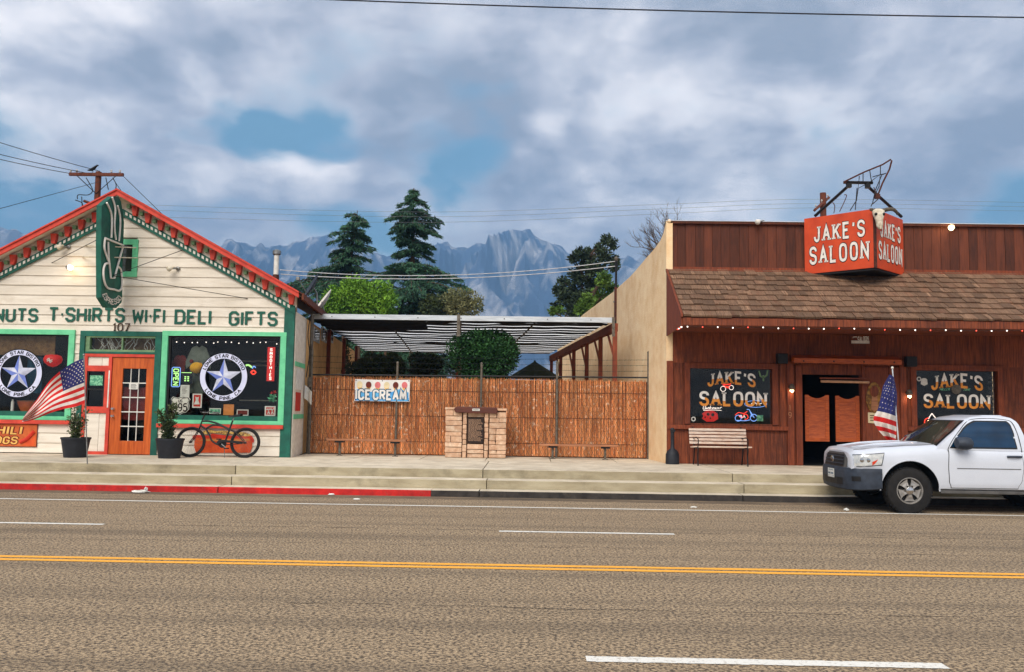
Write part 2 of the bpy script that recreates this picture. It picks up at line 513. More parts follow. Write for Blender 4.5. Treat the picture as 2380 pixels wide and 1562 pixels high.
M('kerb_dark', (66,60,55), (44,40,38), scale=5, rough=.85, bump=.3, dirt=(96,88,78), dirt_scale=3, dirt_rng=(.6,.8))
M('paint_white', (228,224,214), (136,120,100), scale=26, rough=.8, bump=.3, contrast=(.54,.78))
M('paint_yellow', (242,172,62), (150,112,66), scale=26, rough=.8, bump=.3, contrast=(.56,.80))
M('siding', (228,219,204), (210,200,183), scale=3, stretch=(.4,1,3), rough=.75, bump=.18, bscale=20, dirt=(170,154,130), dirt_scale=1.3, dirt_rng=(.56,.85), rnd=.05)
M('siding_core', (150,138,120), rough=.9)
M('green', (22,98,80), (14,74,62), scale=5, rough=.6, bump=.1, dirt=(30,62,54), dirt_scale=2, dirt_rng=(.6,.9))
M('window_letter', (252,248,240), (236,230,220), scale=10, rough=.5)
M('window_gold', (240,160,66), (222,136,50), scale=10, rough=.5)
M('green_letter', (20,92,74), (16,76,62), scale=9, rough=.6)
M('mint', (112,204,152), (94,184,136), scale=4, rough=.6, bump=.1, dirt=(70,150,112), dirt_scale=2, dirt_rng=(.58,.85))
M('coral', (214,74,54), (184,56,42), scale=5, rough=.6, bump=.1, dirt=(150,50,38), dirt_scale=2.5, dirt_rng=(.6,.9))
M('door_orange', (206,100,38), (172,74,24), scale=4, stretch=(6,6,.5), rough=.45, bump=.1, rnd=.08)
M('white_paint', (228,224,214), (204,198,186), scale=6, rough=.6, bump=.05)
M('black', (16,16,17), (26,25,25), scale=12, rough=.55)
M('black_gloss', (9,9,10), rough=.25)
M('interior', (24,22,22), (12,11,12), scale=2, rough=.95)
M('reflection_tan', (128,98,62), (92,66,42), scale=9, rough=.95)  # tan of the street reflection carried as a surface colour
M('interior_blue', (30,84,112), rough=.8)
M('steel', (150,150,148), (112,110,106), scale=9, rough=.45, metal=.7)
M('galv', (118,110,98), (82,74,64), scale=14, rough=.6, metal=.35, bump=.1)
M('dark_metal', (34,32,33), (22,21,22), scale=10, rough=.5, metal=.3)
M('rust_metal', (92,42,26), (52,34,28), scale=18, rough=.75, metal=.2)
M('roof_brown', (98,52,38), (70,40,30), scale=6, rough=.85, bump=.4, island=.12)
M('stucco', (246,218,176), (234,198,150), scale=3, rough=.92, bump=.6, bscale=30, detail=8, dirt=(204,154,102), dirt_scale=.55, dirt_rng=(.5,.8))
M('stucco_warm', (238,192,130), (220,168,106), scale=3, rough=.92, bump=.5, bscale=26, dirt=(162,112,66), dirt_scale=.7, dirt_rng=(.52,.8))
M('saloon_wood', (138,68,36), (84,38,20), scale=5, stretch=(7,7,.45), rough=.7, bump=.35, bscale=12, detail=7, dirt=(60,29,19), dirt_scale=1.0, dirt_rng=(.5,.72), rnd=.16)
M('saloon_trim', (136,64,32), (98,42,20), scale=6, stretch=(5,5,.6), rough=.65, bump=.25, dirt=(74,34,20), dirt_scale=1.6, dirt_rng=(.52,.8), rnd=.12)
M('parapet_wood', (112,56,32), (72,36,23), scale=6, stretch=(8,8,.4), rough=.75, bump=.4, bscale=10, detail=7, dirt=(50,24,18), dirt_scale=1.4, dirt_rng=(.48,.75), rnd=.3)
M('batwing', (190,92,40), (148,64,26), scale=5, stretch=(1,1,6), rough=.5, bump=.1)
M('shingle', (146,114,88), (78,56,43), scale=5, stretch=(9,.7,1), rough=.92, bump=.7, bscale=9, detail=7, dirt=(112,70,50), dirt_scale=.9, dirt_rng=(.52,.75), rnd=.3)
M('sign_red', (206,74,32), (188,62,27), scale=3, rough=.55, dirt=(150,44,22), dirt_scale=1.5, dirt_rng=(.58,.85))
M('sign_letter', (236,230,220), (214,206,196), scale=10, rough=.6)
M('letter_gold', (214,130,48), (184,100,34), scale=10, rough=.6)
M('bone', (222,214,194), (176,164,140), scale=9, rough=.8, bump=.3, dirt=(90,78,62), dirt_scale=6, dirt_rng=(.6,.8))
M('horn', (60,52,46), (96,84,66), scale=8, rough=.6)
M('reed', (236,168,110), (202,124,74), scale=3, stretch=(4,4,.6), rough=.8, island=.5, dirt=(250,226,196), dirt_scale=11, dirt_rng=(.58,.64))
M('reed_back', (128,70,38), rough=.95)
M('plank', (178,122,86), (140,92,64), scale=5, stretch=(.5,6,6), rough=.8, bump=.3, rnd=.1)
M('stone', (212,178,148), (184,142,112), scale=7, rough=.9, bump=.6, bscale=22, dirt=(228,208,182), dirt_scale=4, dirt_rng=(.52,.72), rnd=.14)
M('mortar', (120,92,72), rough=.95)
M('cap_wood', (98,50,36), (74,38,28), scale=6, stretch=(.5,5,5), rough=.6, bump=.2)
M('bronze', (40,30,26), (58,42,34), scale=8, rough=.5, metal=.4)
M('bronze_text', (176,140,112), rough=.6)
M('bench_white', (222,206,190), (196,160,136), scale=9, stretch=(.6,5,5), rough=.7, bump=.3, dirt=(120,60,38), dirt_scale=5, dirt_rng=(.60,.72))
M('flag_red', (206,34,30), (176,26,26), scale=5, rough=.85)
M('flag_white', (224,214,204), (198,188,178), scale=5, rough=.85)
M('flag_blue', (44,48,108), (32,36,86), scale=5, rough=.85)
M('banner_white', (226,222,216), (206,204,200), scale=3, rough=.6)
M('banner_blue', (58,140,206), (100,176,222), scale=5, rough=.6)
M('scoop_cream', (226,208,166), rough=.7)
M('scoop_choc', (110,40,26), rough=.7)
M('scoop_pink', (224,120,120), rough=.7)
M('hotdog_bun', (224,92,32), (196,66,22), scale=6, rough=.6)
M('hotdog_red', (214,50,26), rough=.5)
M('hotdog_top', (214,176,92), (120,76,40), scale=28, rough=.7, contrast=(.42,.58))
M('chili_orange', (206,104,46), (176,78,32), scale=5, rough=.6)
M('chili_text', (240,186,96), rough=.6)
M('badge_ring', (212,214,236), (196,200,226), scale=4, rough=.5)
M('badge_blue', (112,132,208), rough=.5)
M('badge_silver', (206,208,222), (160,164,184), scale=5, rough=.45)
M('paper', (222,220,212), (200,198,190), scale=9, rough=.8)
M('poster_red', (196,48,36), rough=.7)
M('poster_green', (130,190,150), (70,140,110), scale=20, rough=.7, contrast=(.45,.55))
M('poster_orange', (214,134,66), rough=.8)
M('cloth_grey', (112,120,110), (84,92,84), scale=4, rough=.9)
M('cloth_yellow', (226,168,40), rough=.85)
M('cloth_red', (110,32,26), rough=.9)
M('planter', (24,26,32), (36,38,44), scale=6, rough=.6)
M('soil', (60,46,34), rough=.95)
M('leaf_dark', (48,92,42), (28,60,28), scale=2, rough=.7, island=.45)
M('leaf_cedar', (60,100,70), (36,66,48), scale=.6, rough=.75, island=.4)
M('leaf_bright', (120,160,40), (84,128,34), scale=.8, rough=.7, island=.35)
M('leaf_olive', (124,122,80), (92,96,60), scale=.8, rough=.75, island=.35)
M('leaf_pine', (52,66,40), (36,50,30), scale=.7, rough=.75, island=.45)
M('leaf_shrub', (76,86,46), (50,64,34), scale=2, rough=.75, island=.4)
M('bark', (86,66,50), (60,46,36), scale=6, stretch=(4,4,1), rough=.95, bump=.5)
M('bark_grey', (96,84,74), (70,60,52), scale=6, rough=.95)
M('pole_wood', (112,58,36), (82,42,28), scale=5, stretch=(5,5,.5), rough=.85)
M('wire', (30,30,32), rough=.6)
M('wire_faint', (120,124,130), rough=.6)
M('wire_pale', (206,206,206), rough=.5)
M('porcelain', (190,186,178), rough=.3)
M('truck_white', (206,211,220), (200,205,214), scale=2, rough=.28, spec=.5, coat=.6)
M('truck_plastic', (54,62,74), (42,48,58), scale=8, rough=.6)
M('truck_grey', (92,90,88), (76,74,72), scale=8, rough=.5)
M('truck_glass', (14,52,82), (8,36,60), scale=2, rough=.06, spec=.6)  # blue of the reflected sky put into the glass colour
M('truck_windscreen', (58,62,52), (34,38,34), scale=2, rough=.06, spec=.6)
M('tyre', (22,21,21), (32,30,29), scale=14, rough=.85, bump=.2)
M('alloy', (176,172,166), (140,136,130), scale=8, rough=.4, metal=.6)
M('lamp_lens', (206,206,200), (150,156,160), scale=10, rough=.12, spec=.8, coat=.8)
M('amber', (206,60,24), rough=.25)
M('chrome', (210,210,210), rough=.15, metal=1)
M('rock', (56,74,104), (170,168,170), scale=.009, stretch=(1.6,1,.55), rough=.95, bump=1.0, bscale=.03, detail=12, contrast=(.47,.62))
M('snow', (235,238,244), rough=.8)
M('neon_red', (255,70,50), emit=.5, emitc=(255,60,40))
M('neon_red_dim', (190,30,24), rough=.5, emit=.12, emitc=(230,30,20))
M('neon_white', (255,240,230), emit=.45, emitc=(255,236,226))
M('neon_green', (190,255,140), emit=.35, emitc=(190,255,150))
M('neon_blue', (130,170,255), emit=.35, emitc=(130,175,255))
M('bulb_warm', (255,226,180), emit=3.0, emitc=(255,214,160))
M('bulb_white', (250,244,238), rough=.3, emit=.8, emitc=(255,240,230))
M('bulb_red', (230,90,70), rough=.3, emit=.6, emitc=(255,80,60))
M('tube_light', (196,150,116), rough=.4)
M('gold', (150,106,44), (96,62,26), scale=16, rough=.45, metal=.3, contrast=(.42,.58))
M('shade_cloth', (22,22,26), (34,34,38), scale=9, rough=.9)
M('corrugate', (206,204,200), (160,158,156), scale=3, rough=.6)
M('beam_white', (206,212,216), (176,182,188), scale=4, stretch=(.5,3,3), rough=.6)
M('beam_brown', (142,70,44), (106,50,32), scale=5, stretch=(3,3,.7), rough=.8, rnd=.1)
M('umbrella_green', (50,58,34), (38,44,26), scale=4, rough=.9)
M('wicker', (110,60,36), rough=.8)
glass('pane', (.95,.96,.95), .2)
def translucent(name, col, amt):
    m = M(name, col); t = m.node_tree; N = t.nodes.new
    p = t.nodes['Principled BSDF']; o = next(n for n in t.nodes if n.type == 'OUTPUT_MATERIAL')
    tr = N('ShaderNodeBsdfTranslucent'); tr.inputs[0].default_value = (*lin(col), 1)
    mx = N('ShaderNodeMixShader'); mx.inputs[0].default_value = amt
    t.links.new(p.outputs[0], mx.inputs[1]); t.links.new(tr.outputs[0], mx.inputs[2]); t.links.new(mx.outputs[0], o.inputs[0])
translucent('corrugate', (246,246,244), .8)
# ------------------------------------------------------------------ setting
FY, S = 20.9, .463
SK = -.10                                   # the lot lines run back at a slight skew
def sk(Y): return SK*(Y-FY)
def fr(x0, y0, x1, y1, d=0.0, Y=FY):
    xm, ym = (x0+x1)/2, (y0+y1)/2
    return at(x0, ym, Y-d).x, at(xm, y1, Y-d).z, at(x1, ym, Y-d).x, at(xm, y0, Y-d).z
o = MB().quad((-3800,-400,-.03),(3800,-400,-.03),(3800,3400,-.03),(-3800,3400,-.03)).build('ground', 'ground'); o['kind'] = 'structure'
road = MB().quad((-160,-9,0),(160,-9,0),(160,16.9,0),(-160,16.9,0)).build('road', 'asphalt'); road['kind'] = 'structure'
def mark(name, mat, x0, x1, y0, y1, z=.004, n=24):
    """painted strip with slightly worn, wavering edges"""
    mb = MB()
    for i in range(n):
        a = x0+(x1-x0)*i/n; b = x0+(x1-x0)*(i+1)/n
        j = [random.uniform(-.006, .006) for _ in range(2)]
        mb.quad((a, y0+j[0], z), (b, y0+j[0]*.5, z), (b, y1+j[1]*.5, z), (a, y1+j[1], z))
    return mb.build(name, mat, road)
mark('yellow_line', 'paint_yellow', -60, 60, 9.37, 9.485, n=300)
mark('yellow_line', 'paint_yellow', -60, 60, 9.555, 9.67, n=300)
mark('edge_line', 'paint_white', -60, 60, 15.22, 15.32, n=300)
mark('lane_dash', 'paint_white', -9.9, -5.78, 12.2, 12.31)
mark('lane_dash', 'paint_white', -.35, 2.03, 12.2, 12.31)
mark('lane_dash', 'paint_white', 7.6, 10.4, 12.2, 12.31)
mark('lane_dash', 'paint_white', .42, 2.80, 6.02, 6.15, n=40)
mark('lane_dash', 'paint_white', -8.6, -5.3, 6.02, 6.15)
mark('lane_dash', 'paint_white', 8.2, 11, 6.02, 6.15)
for px, py, w in ():
    p = gnd(px, py)
    mb = MB(); n = 9
    pts = [(p.x+w*cos(2*pi*i/n)*random.uniform(.7,1.2), p.y+w*.45*sin(2*pi*i/n)*random.uniform(.7,1.2), .003) for i in range(n)]
    mb.add(pts, [tuple(range(n))]).build('tar_patch', 'kerb_dark', road)
def seam(y, x0, x1, w, sd_, mat='kerb_dark'):
    rg = random.Random(sd_); mb = MB(); n = int((x1-x0)/.22); y0 = y; pv = None
    for i in range(n+1):
        y0 += rg.uniform(-.022, .022)+(y-y0)*.08; X = x0+(x1-x0)*i/n; h = w*rg.uniform(.25, 1.0)
        cur = ((X, y0-h/2, .0032), (X, y0+h/2, .0032))
        if pv and rg.random() > .12: mb.quad(pv[0], cur[0], cur[1], pv[1])
        pv = cur
    mb.build('tar_seam', mat, road)
M('tar', (84,74,63), (66,58,50), scale=9, rough=.8)
M('gutter_dirt', (132,112,88), (96,82,66), scale=7, stretch=(.4,1,1), rough=.95, bump=.5, detail=7, dirt=(74,64,52), dirt_scale=1.4, dirt_rng=(.48,.7), dirt_st=(.3,1.5,1))
seam(12.36, -16, 16, .022, 1, 'tar'); seam(10.9, -9, 14, .014, 2, 'tar'); seam(14.3, -14, 5, .016, 3, 'tar'); seam(7.6, -2, 12, .014, 5, 'tar')
MB().quad((-60,16.42,.003),(60,16.42,.003),(60,16.879,.003),(-60,16.879,.003)).build('gutter_strip', 'gutter_dirt', road)
pave = thing('pavement', '', '', (0, FY, 0), kind='structure')
def slab(name, x0, y0, z0, x1, y1, z1, top='concrete', side='concrete_riser'):
    mb = MB(); mb.box(x0, y0, z0, x1, y1, z1); mb.m = [0,1,0,0,0,0]
    return mb.build(name, [side, top], pave, bevel=.012)
JX = [-.87+4.95*k for k in range(-5, 6)]
RED_END = -1.78
for a, b in zip(JX[:-1], JX[1:]):
    g = .006
    if a < RED_END < b:
        slab('kerb', a+g, 16.88, -.2, RED_END, 17.275, .122, 'concrete', 'kerb_red'); slab('kerb', RED_END, 16.88, -.2, b-g, 17.275, .122, 'concrete', 'kerb_dark')
    else:
        slab('kerb', a+g, 16.88, -.2, b-g, 17.275, .122, 'concrete', 'kerb_red' if b < RED_END else 'kerb_dark')
    j = random.uniform(-.006, .006)
    slab('step', a+g+.12, 17.28+j, -.2, b-g+.12, 17.795, .293+j, 'concrete')
    slab('pavement_slab', a+g+.02, 17.8+j, -.2, b-g+.02, FY-.01, S)
for k in range(6):
    slab('pavement_slab', -5.6+k*1.55, FY, 0, -5.6+(k+1)*1.55-.012, 22.78, S-.002)
o = MB().quad((-90,22.8,.43),(90,22.8,.43),(90,140,.43),(-90,140,.43)).build('yard', 'ground'); o['kind'] = 'structure'

# mountains: a ridge line with eroded spurs running toward the valley
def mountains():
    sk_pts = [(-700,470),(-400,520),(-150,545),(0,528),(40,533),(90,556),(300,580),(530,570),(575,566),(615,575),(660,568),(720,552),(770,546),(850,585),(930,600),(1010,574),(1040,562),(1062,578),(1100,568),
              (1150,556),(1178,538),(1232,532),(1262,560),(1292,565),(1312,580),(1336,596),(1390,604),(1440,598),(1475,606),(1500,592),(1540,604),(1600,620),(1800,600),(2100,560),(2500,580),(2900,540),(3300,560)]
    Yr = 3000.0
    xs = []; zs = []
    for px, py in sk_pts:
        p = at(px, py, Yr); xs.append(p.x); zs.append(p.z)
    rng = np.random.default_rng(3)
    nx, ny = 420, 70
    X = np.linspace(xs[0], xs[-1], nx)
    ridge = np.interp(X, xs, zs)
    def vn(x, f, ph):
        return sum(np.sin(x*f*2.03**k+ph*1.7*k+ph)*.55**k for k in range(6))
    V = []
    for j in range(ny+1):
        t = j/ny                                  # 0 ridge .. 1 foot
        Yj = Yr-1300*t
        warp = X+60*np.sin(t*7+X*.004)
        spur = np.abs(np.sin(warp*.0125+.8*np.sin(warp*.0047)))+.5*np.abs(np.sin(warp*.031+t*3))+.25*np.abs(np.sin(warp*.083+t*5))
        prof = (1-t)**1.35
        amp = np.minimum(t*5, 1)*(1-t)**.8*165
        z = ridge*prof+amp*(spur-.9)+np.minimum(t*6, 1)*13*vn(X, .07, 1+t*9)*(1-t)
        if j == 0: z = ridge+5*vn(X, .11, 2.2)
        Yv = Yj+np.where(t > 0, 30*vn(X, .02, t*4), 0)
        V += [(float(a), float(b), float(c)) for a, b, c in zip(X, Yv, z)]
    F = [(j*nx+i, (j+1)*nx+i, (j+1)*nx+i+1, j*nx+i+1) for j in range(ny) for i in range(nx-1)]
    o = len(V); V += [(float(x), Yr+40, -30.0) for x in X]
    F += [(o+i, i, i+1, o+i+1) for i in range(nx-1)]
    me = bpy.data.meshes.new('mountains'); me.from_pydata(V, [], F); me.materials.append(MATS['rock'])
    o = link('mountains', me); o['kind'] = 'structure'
    rng = random.Random(4)
    for px, py, w, h in ((598,582,7,12),(612,580,5,8),(728,562,5,3),(20,552,5,3)):
        pass
mountains()

# ------------------------------------------------------------------ bistro: cream clapboard gable front
XR = at(273, 440, FY-.4).x; ZR = at(273, 440, FY-.4).z
XE = at(690, 676, FY-.4).x; ZE = at(690, 676, FY-.4).z
MS = (ZR-ZE)/(XE-XR)
HW = XE-XR
XC = at(684, 800, FY).x                       # right corner of the front wall
XL = 2*XR-XC
b0 = thing('bistro_building', 'cream clapboard gabled shop front with green and coral trim', 'building', (XR, FY, S))
def rz(X, drop=0.0): return ZR-MS*abs(X-XR)-drop
# openings
RW = fr(375, 770, 664, 987)
LWr = fr(0, 765, 172, 977)
LW = (XR-(RW[2]-XR)-.05, LWr[1], LWr[2], LWr[3])
EN = fr(182, 769, 372, 1062); EN = (EN[0], S, EN[2], EN[3])
AT = fr(252, 556, 322, 643)
opens = [RW, LW, EN, AT]
EAVE = at(680, 722, FY).z
# wall core around the three ground-floor openings, and the gable
mb = MB()
xs_ = sorted({XL, XC, RW[0]+.1, RW[2]-.1, LW[0]+.1, LW[2]-.1, EN[0]+.05, EN[2]-.05})
for a, b in zip(xs_[:-1], xs_[1:]):
    m_ = (a+b)/2; segs = [(S, EAVE)]
    for (x0, z0, x1, z1) in (RW, LW, EN):
        if x0 < m_ < x1: segs = [(S, z0+.08), (z1-.08, EAVE)] if z0 > S+.1 else [(z1-.05, EAVE)]
    for z0, z1 in segs:
        mb.box(a, FY+.002, z0, b, FY+.15, z1)
mb.xz([(XL, EAVE), (XC, EAVE), (XC, rz(XC, .1)), (XR, ZR-.1), (XL, rz(XL, .1))], FY+.002, FY+.15)
mb.build('wall', 'siding_core', b0)
# long side walls and rear, following the lot skew
Y1 = 36.0
mb = MB()
for X in (XC, XL+.15):
    mb.hexa([(X-.15+sk(FY+.15),FY+.152,S),(X+sk(FY+.15),FY+.152,S),(X+sk(Y1),Y1,S),(X-.15+sk(Y1),Y1,S),(X-.15+sk(FY+.15),FY+.152,EAVE),(X+sk(FY+.15),FY+.152,EAVE),(X+sk(Y1),Y1,EAVE),(X-.15+sk(Y1),Y1,EAVE)])
mb.build('side_wall', 'stucco_warm', b0)
# front return of the side wall, painted cream with pale green bands
xw0, xw1 = XC+.004, XC+.02
mb = MB(); mb.hexa([(XC+.001,FY+.02,S),(XC+.02,FY+.02,S),(XC+.02+sk(22.6),22.6,S),(XC+.001+sk(22.6),22.6,S),(XC+.001,FY+.02,EAVE-.02),(XC+.02,FY+.02,EAVE-.02),(XC+.02+sk(22.6),22.6,EAVE-.02),(XC+.001+sk(22.6),22.6,EAVE-.02)])
mb.build('side_panel', 'siding', b0)
for z0, z1 in ((1.36,1.47),(2.62,2.73)):
    mb = MB(); mb.hexa([(XC+.022,FY+.03,z0),(XC+.035,FY+.03,z0),(XC+.035+sk(22.5),22.5,z0),(XC+.022+sk(22.5),22.5,z0),(XC+.022,FY+.03,z1),(XC+.035,FY+.03,z1),(XC+.035+sk(22.5),22.5,z1),(XC+.022+sk(22.5),22.5,z1)])
    mb.build('side_band', 'mint', b0)
# dark room behind the glass
mb = MB(); A = (XL+.2, FY+.152, S+.01); B = (XC-.2, FY+4.5, EAVE-.02)
mb.box(*A, *B); mb.f = [f for i, f in enumerate(mb.f) if i != 2]; mb.m = mb.m[:5]
mb.v = [(x+(sk(y) if y > FY+1 else 0), y, z) for x, y, z in mb.v]
mb.build('interior_room', 'interior', b0)
# clapboards
RH = .2355
row = 0; z = S+.02
while z < ZR-.75:
    z1 = z+RH
    def lim(zz): return HW-.55 if zz < EAVE-.2 else max(0, (ZR-.46-zz)/MS)
    def half(zz): return min(XC-XR-.05, (ZR-.50-zz)/MS)
    ivs = [(-99, 99)]
    for (x0, a0, x1, a1) in opens:
        ov = min(z1, a1)-max(z, a0)
        if ov > RH*.5:
            nv = []
            for p, q_ in ivs:
                if x0+.04 > p: nv.append((p, min(q_, x0+.04)))
                if x1-.04 < q_: nv.append((max(p, x1-.04), q_))
            ivs = [v for v in nv if v[1]-v[0] > .05]
    for p, q_ in ivs:
        l0, l1 = max(p, XR-half(z)), max(p, XR-half(z1)); r0, r1 = min(q_, XR+half(z)), min(q_, XR+half(z1))
        if r0-l0 < .06: continue
        if r1 < l1: r1 = l1 = (r1+l1)/2
        j = random.uniform(-.003, .003)
        f0, f1 = FY-.034+j, FY-.010
        m2 = MB().hexa([(l0,f0,z+.003),(r0,f0,z+.003),(r0,FY,z+.003),(l0,FY,z+.003),(l1,f1,z1+.012),(r1,f1,z1+.012),(r1,FY,z1+.012),(l1,FY,z1+.012)])
        m2.build('siding_board', 'siding', b0)
    z = z1; row += 1
# corner boards
for X in (XC, XL+.25):
    box('corner_board', 'green', (X-.25, FY-.06, S), (X, FY-.001, EAVE+.12 if X == XC else EAVE+.12), b0, bevel=.006)
# rake: coral fascia, cream soffit, brackets, green dentil band
FO = .42
def rake(z_off0, z_off1, y0, y1, name, mat, xin=0.0, xout=None):
    xo = HW+.05 if xout is None else xout
    for s_ in (1, -1):
        P = [(XR+s_*xin, rz(XR+xin, z_off0)), (XR+s_*xo, ZR-MS*xo-z_off0), (XR+s_*xo, ZR-MS*xo-z_off1), (XR+s_*xin, rz(XR+xin, z_off1))]
        MB().xz(P, y0, y1).build(name, mat, b0)
rake(.0, .125, FY-FO, FY-FO+.05, 'fascia', 'coral')
rake(-.025, .012, FY-FO-.03, FY-FO+.055, 'fascia_cap', 'coral')
rake(.05, .09, FY-FO+.056, FY-.001, 'soffit', 'siding')
rake(.091, .40, FY-.05, FY-.005, 'frieze_board', 'siding', xout=HW-.1)
rake(.385, .56, FY-.085, FY-.052, 'dentil_board', 'green', xout=HW-.12)
mbd = MB()
nd = int((HW-.2)/.105)
for s_ in (1, -1):
    for i in range(nd):
        X = XR+s_*(.1+i*.105); zc = rz(X, .455)
        t_ = s_*MS*.027
        mbd.hexa([(X-.027,FY-.098,zc-.04+t_),(X+.027,FY-.098,zc-.04-t_),(X+.027,FY-.084,zc-.04-t_),(X-.027,FY-.084,zc-.04+t_),
                  (X-.027,FY-.098,zc+.03+t_),(X+.027,FY-.098,zc+.03-t_),(X+.027,FY-.084,zc+.03-t_),(X-.027,FY-.084,zc+.03+t_)])
mbd.build('dentil_strip', 'white_paint', b0, kind='stuff')
brk = MB().prism([(-.075,0),(.075,0),(.06,-.12),(.04,-.235),(-.04,-.235),(-.06,-.12)], lambda a,b:(a,-.11,b), lambda a,b:(a,.0,b)).build('bracket', 'coral', None, local=True)
blk = MB().box(-.04, -.10, -.09, .04, 0, .0).build('bracket_block', 'leaf_bright', None, local=True)
bme, kme = brk.data, blk.data
bpy.data.objects.remove(brk); bpy.data.objects.remove(blk)
kme.materials[0] = M('sage', (120,150,110), (100,130,94), rough=.7)
nb = 13
for s_ in (1, -1):
    for i in range(nb+1):
        X = XR+s_*i*.32
        if i == 0 and s_ < 0: continue
        if i and i <= nb: piece('bracket', bme, b0, (X, FY-.052, rz(X, .15)))
        X = XR+s_*(i+.5)*.32
        if i < nb: piece('bracket_block', kme, b0, (X, FY-.052, rz(X, .20)))
# roof slopes and side eave
for s_ in (1, -1):
    xo = HW+.12
    P = []
    for Y in (FY-FO-.02, Y1+.3):
        d = sk(Y) if Y > FY else 0
        P.append([(XR+d, Y, ZR+.03), (XR+s_*xo+d, Y, ZR-MS*xo+.03), (XR+s_*xo+d, Y, ZR-MS*xo-.0), (XR+d, Y, ZR-.0)])
    A_, B_ = P
    MB().add(A_+B_, [(0,1,2,3),(7,6,5,4),(0,4,5,1),(1,5,6,2),(2,6,7,3),(3,7,4,0)]).build('roof', 'roof_brown', b0)
xo = HW+.14
MB().hexa([(XR+xo-.02,FY-FO,ZR-MS*xo-.12),(XR+xo+.03,FY-FO,ZR-MS*xo-.12),(XR+xo+.03+sk(Y1),Y1,ZR-MS*xo-.12),(XR+xo-.02+sk(Y1),Y1,ZR-MS*xo-.12),
           (XR+xo-.02,FY-FO,ZR-MS*xo+.03),(XR+xo+.03,FY-FO,ZR-MS*xo+.03),(XR+xo+.03+sk(Y1),Y1,ZR-MS*xo+.03),(XR+xo-.02+sk(Y1),Y1,ZR-MS*xo+.03)]).build('eave_board', 'pole_wood', b0)
for i in range(18):                                     # rafter tails under the side eave
    Y = FY+.4+i*.6; d = sk(Y); zt = ZR-MS*xo-.02
    MB().hexa([(XC+.03+d,Y,zt-.02),(XR+xo-.03+d,Y,zt-.10),(XR+xo-.03+d,Y+.07,zt-.10),(XC+.03+d,Y+.07,zt-.02),
               (XC+.03+d,Y,zt+.18),(XR+xo-.03+d,Y,zt+.0),(XR+xo-.03+d,Y+.07,zt+.0),(XC+.03+d,Y+.07,zt+.18)]).build('rafter_tail', 'pole_wood', b0)
# side windows far along the tan wall
for px0, px1 in ((726,740),(745,757),(760,772)):
    Yw = []
    for px in (px0, px1):
        k = ray(px, 775); k = k.x/k.y
        Yw.append((XC-SK*FY)/(k-SK))
    z0, z1 = at(px0, 792, Yw[0]).z, at(px0, 758, Yw[0]).z
    xa, xb = XC+sk(Yw[0]), XC+sk(Yw[1])
    w_ = MB().hexa([(xa+.002,Yw[0],z0),(xa+.04,Yw[0],z0),(xb+.04,Yw[1],z0),(xb+.002,Yw[1],z0),(xa+.002,Yw[0],z1),(xa+.04,Yw[0],z1),(xb+.04,Yw[1],z1),(xb+.002,Yw[1],z1)]).build('window', 'beam_white', b0)
    e_ = .09
    MB().hexa([(xa+.01,Yw[0]+e_,z0+.06),(xa+.052,Yw[0]+e_,z0+.06),(xb+.052,Yw[1]-e_,z0+.06),(xb+.01,Yw[1]-e_,z0+.06),(xa+.01,Yw[0]+e_,z1-.06),(xa+.052,Yw[0]+e_,z1-.06),(xb+.052,Yw[1]-e_,z1-.06),(xb+.01,Yw[1]-e_,z1-.06)]).build('pane', 'truck_windscreen', w_)
# display windows
def shop_window(R, name='display_window'):
    x0, z0, x1, z1 = R
    fw = .14
    w_ = MB()
    w_.box(x0, FY-.075, z1-.12, x1, FY-.002, z1); w_.box(x0, FY-.075, z0, x1, FY-.002, z0+.09)
    w_.box(x0, FY-.075, z0+.09, x0+fw, FY-.002, z1-.12); w_.box(x1-fw, FY-.075, z0+.09, x1, FY-.002, z1-.12)
    w_ = w_.build(name, 'mint', b0, bevel=.006)
    a, c, b, d = x0+fw, z0+.09, x1-fw, z1-.12
    q_ = MB(); q_.box(a, FY-.02, c, b, FY+.08, c+.11); q_.build('bottom_rail', 'green', w_)
    q_ = MB(); q_.box(a, FY-.01, c+.11, a+.05, FY+.08, d); q_.box(b-.05, FY-.01, c+.11, b, FY+.08, d); q_.box(a+.05, FY-.01, d-.045, b-.05, FY+.08, d); q_.build('sash', 'black', w_)
    MB().box(a+.045, FY+.03, c+.10, b-.045, FY+.036, d-.04).build('pane', 'pane', w_)
    box('ledge', 'coral', (x0-.03, FY-.11, z0-.095), (x1+.0, FY-.002, z0-.004), b0, bevel=.006)
    return a, c+.11, b, d
GR = shop_window(RW); GL = shop_window(LW)
# attic window
w_ = MB(); x0, z0, x1, z1 = AT
w_.box(x0, FY-.07, z1-.13, x1, FY-.03, z1); w_.box(x0, FY-.07, z0, x1, FY-.03, z0+.13); w_.box(x0, FY-.07, z0+.13, x0+.13, FY-.03, z1-.13); w_.box(x1-.13, FY-.07, z0+.13, x1, FY-.03, z1-.13)
w_ = w_.build('attic_window', 'mint', b0, bevel=.005)
box('pane', 'truck_windscreen', (x0+.12, FY-.045, z0+.12), (x1-.12, FY-.035, z1-.12), w_)
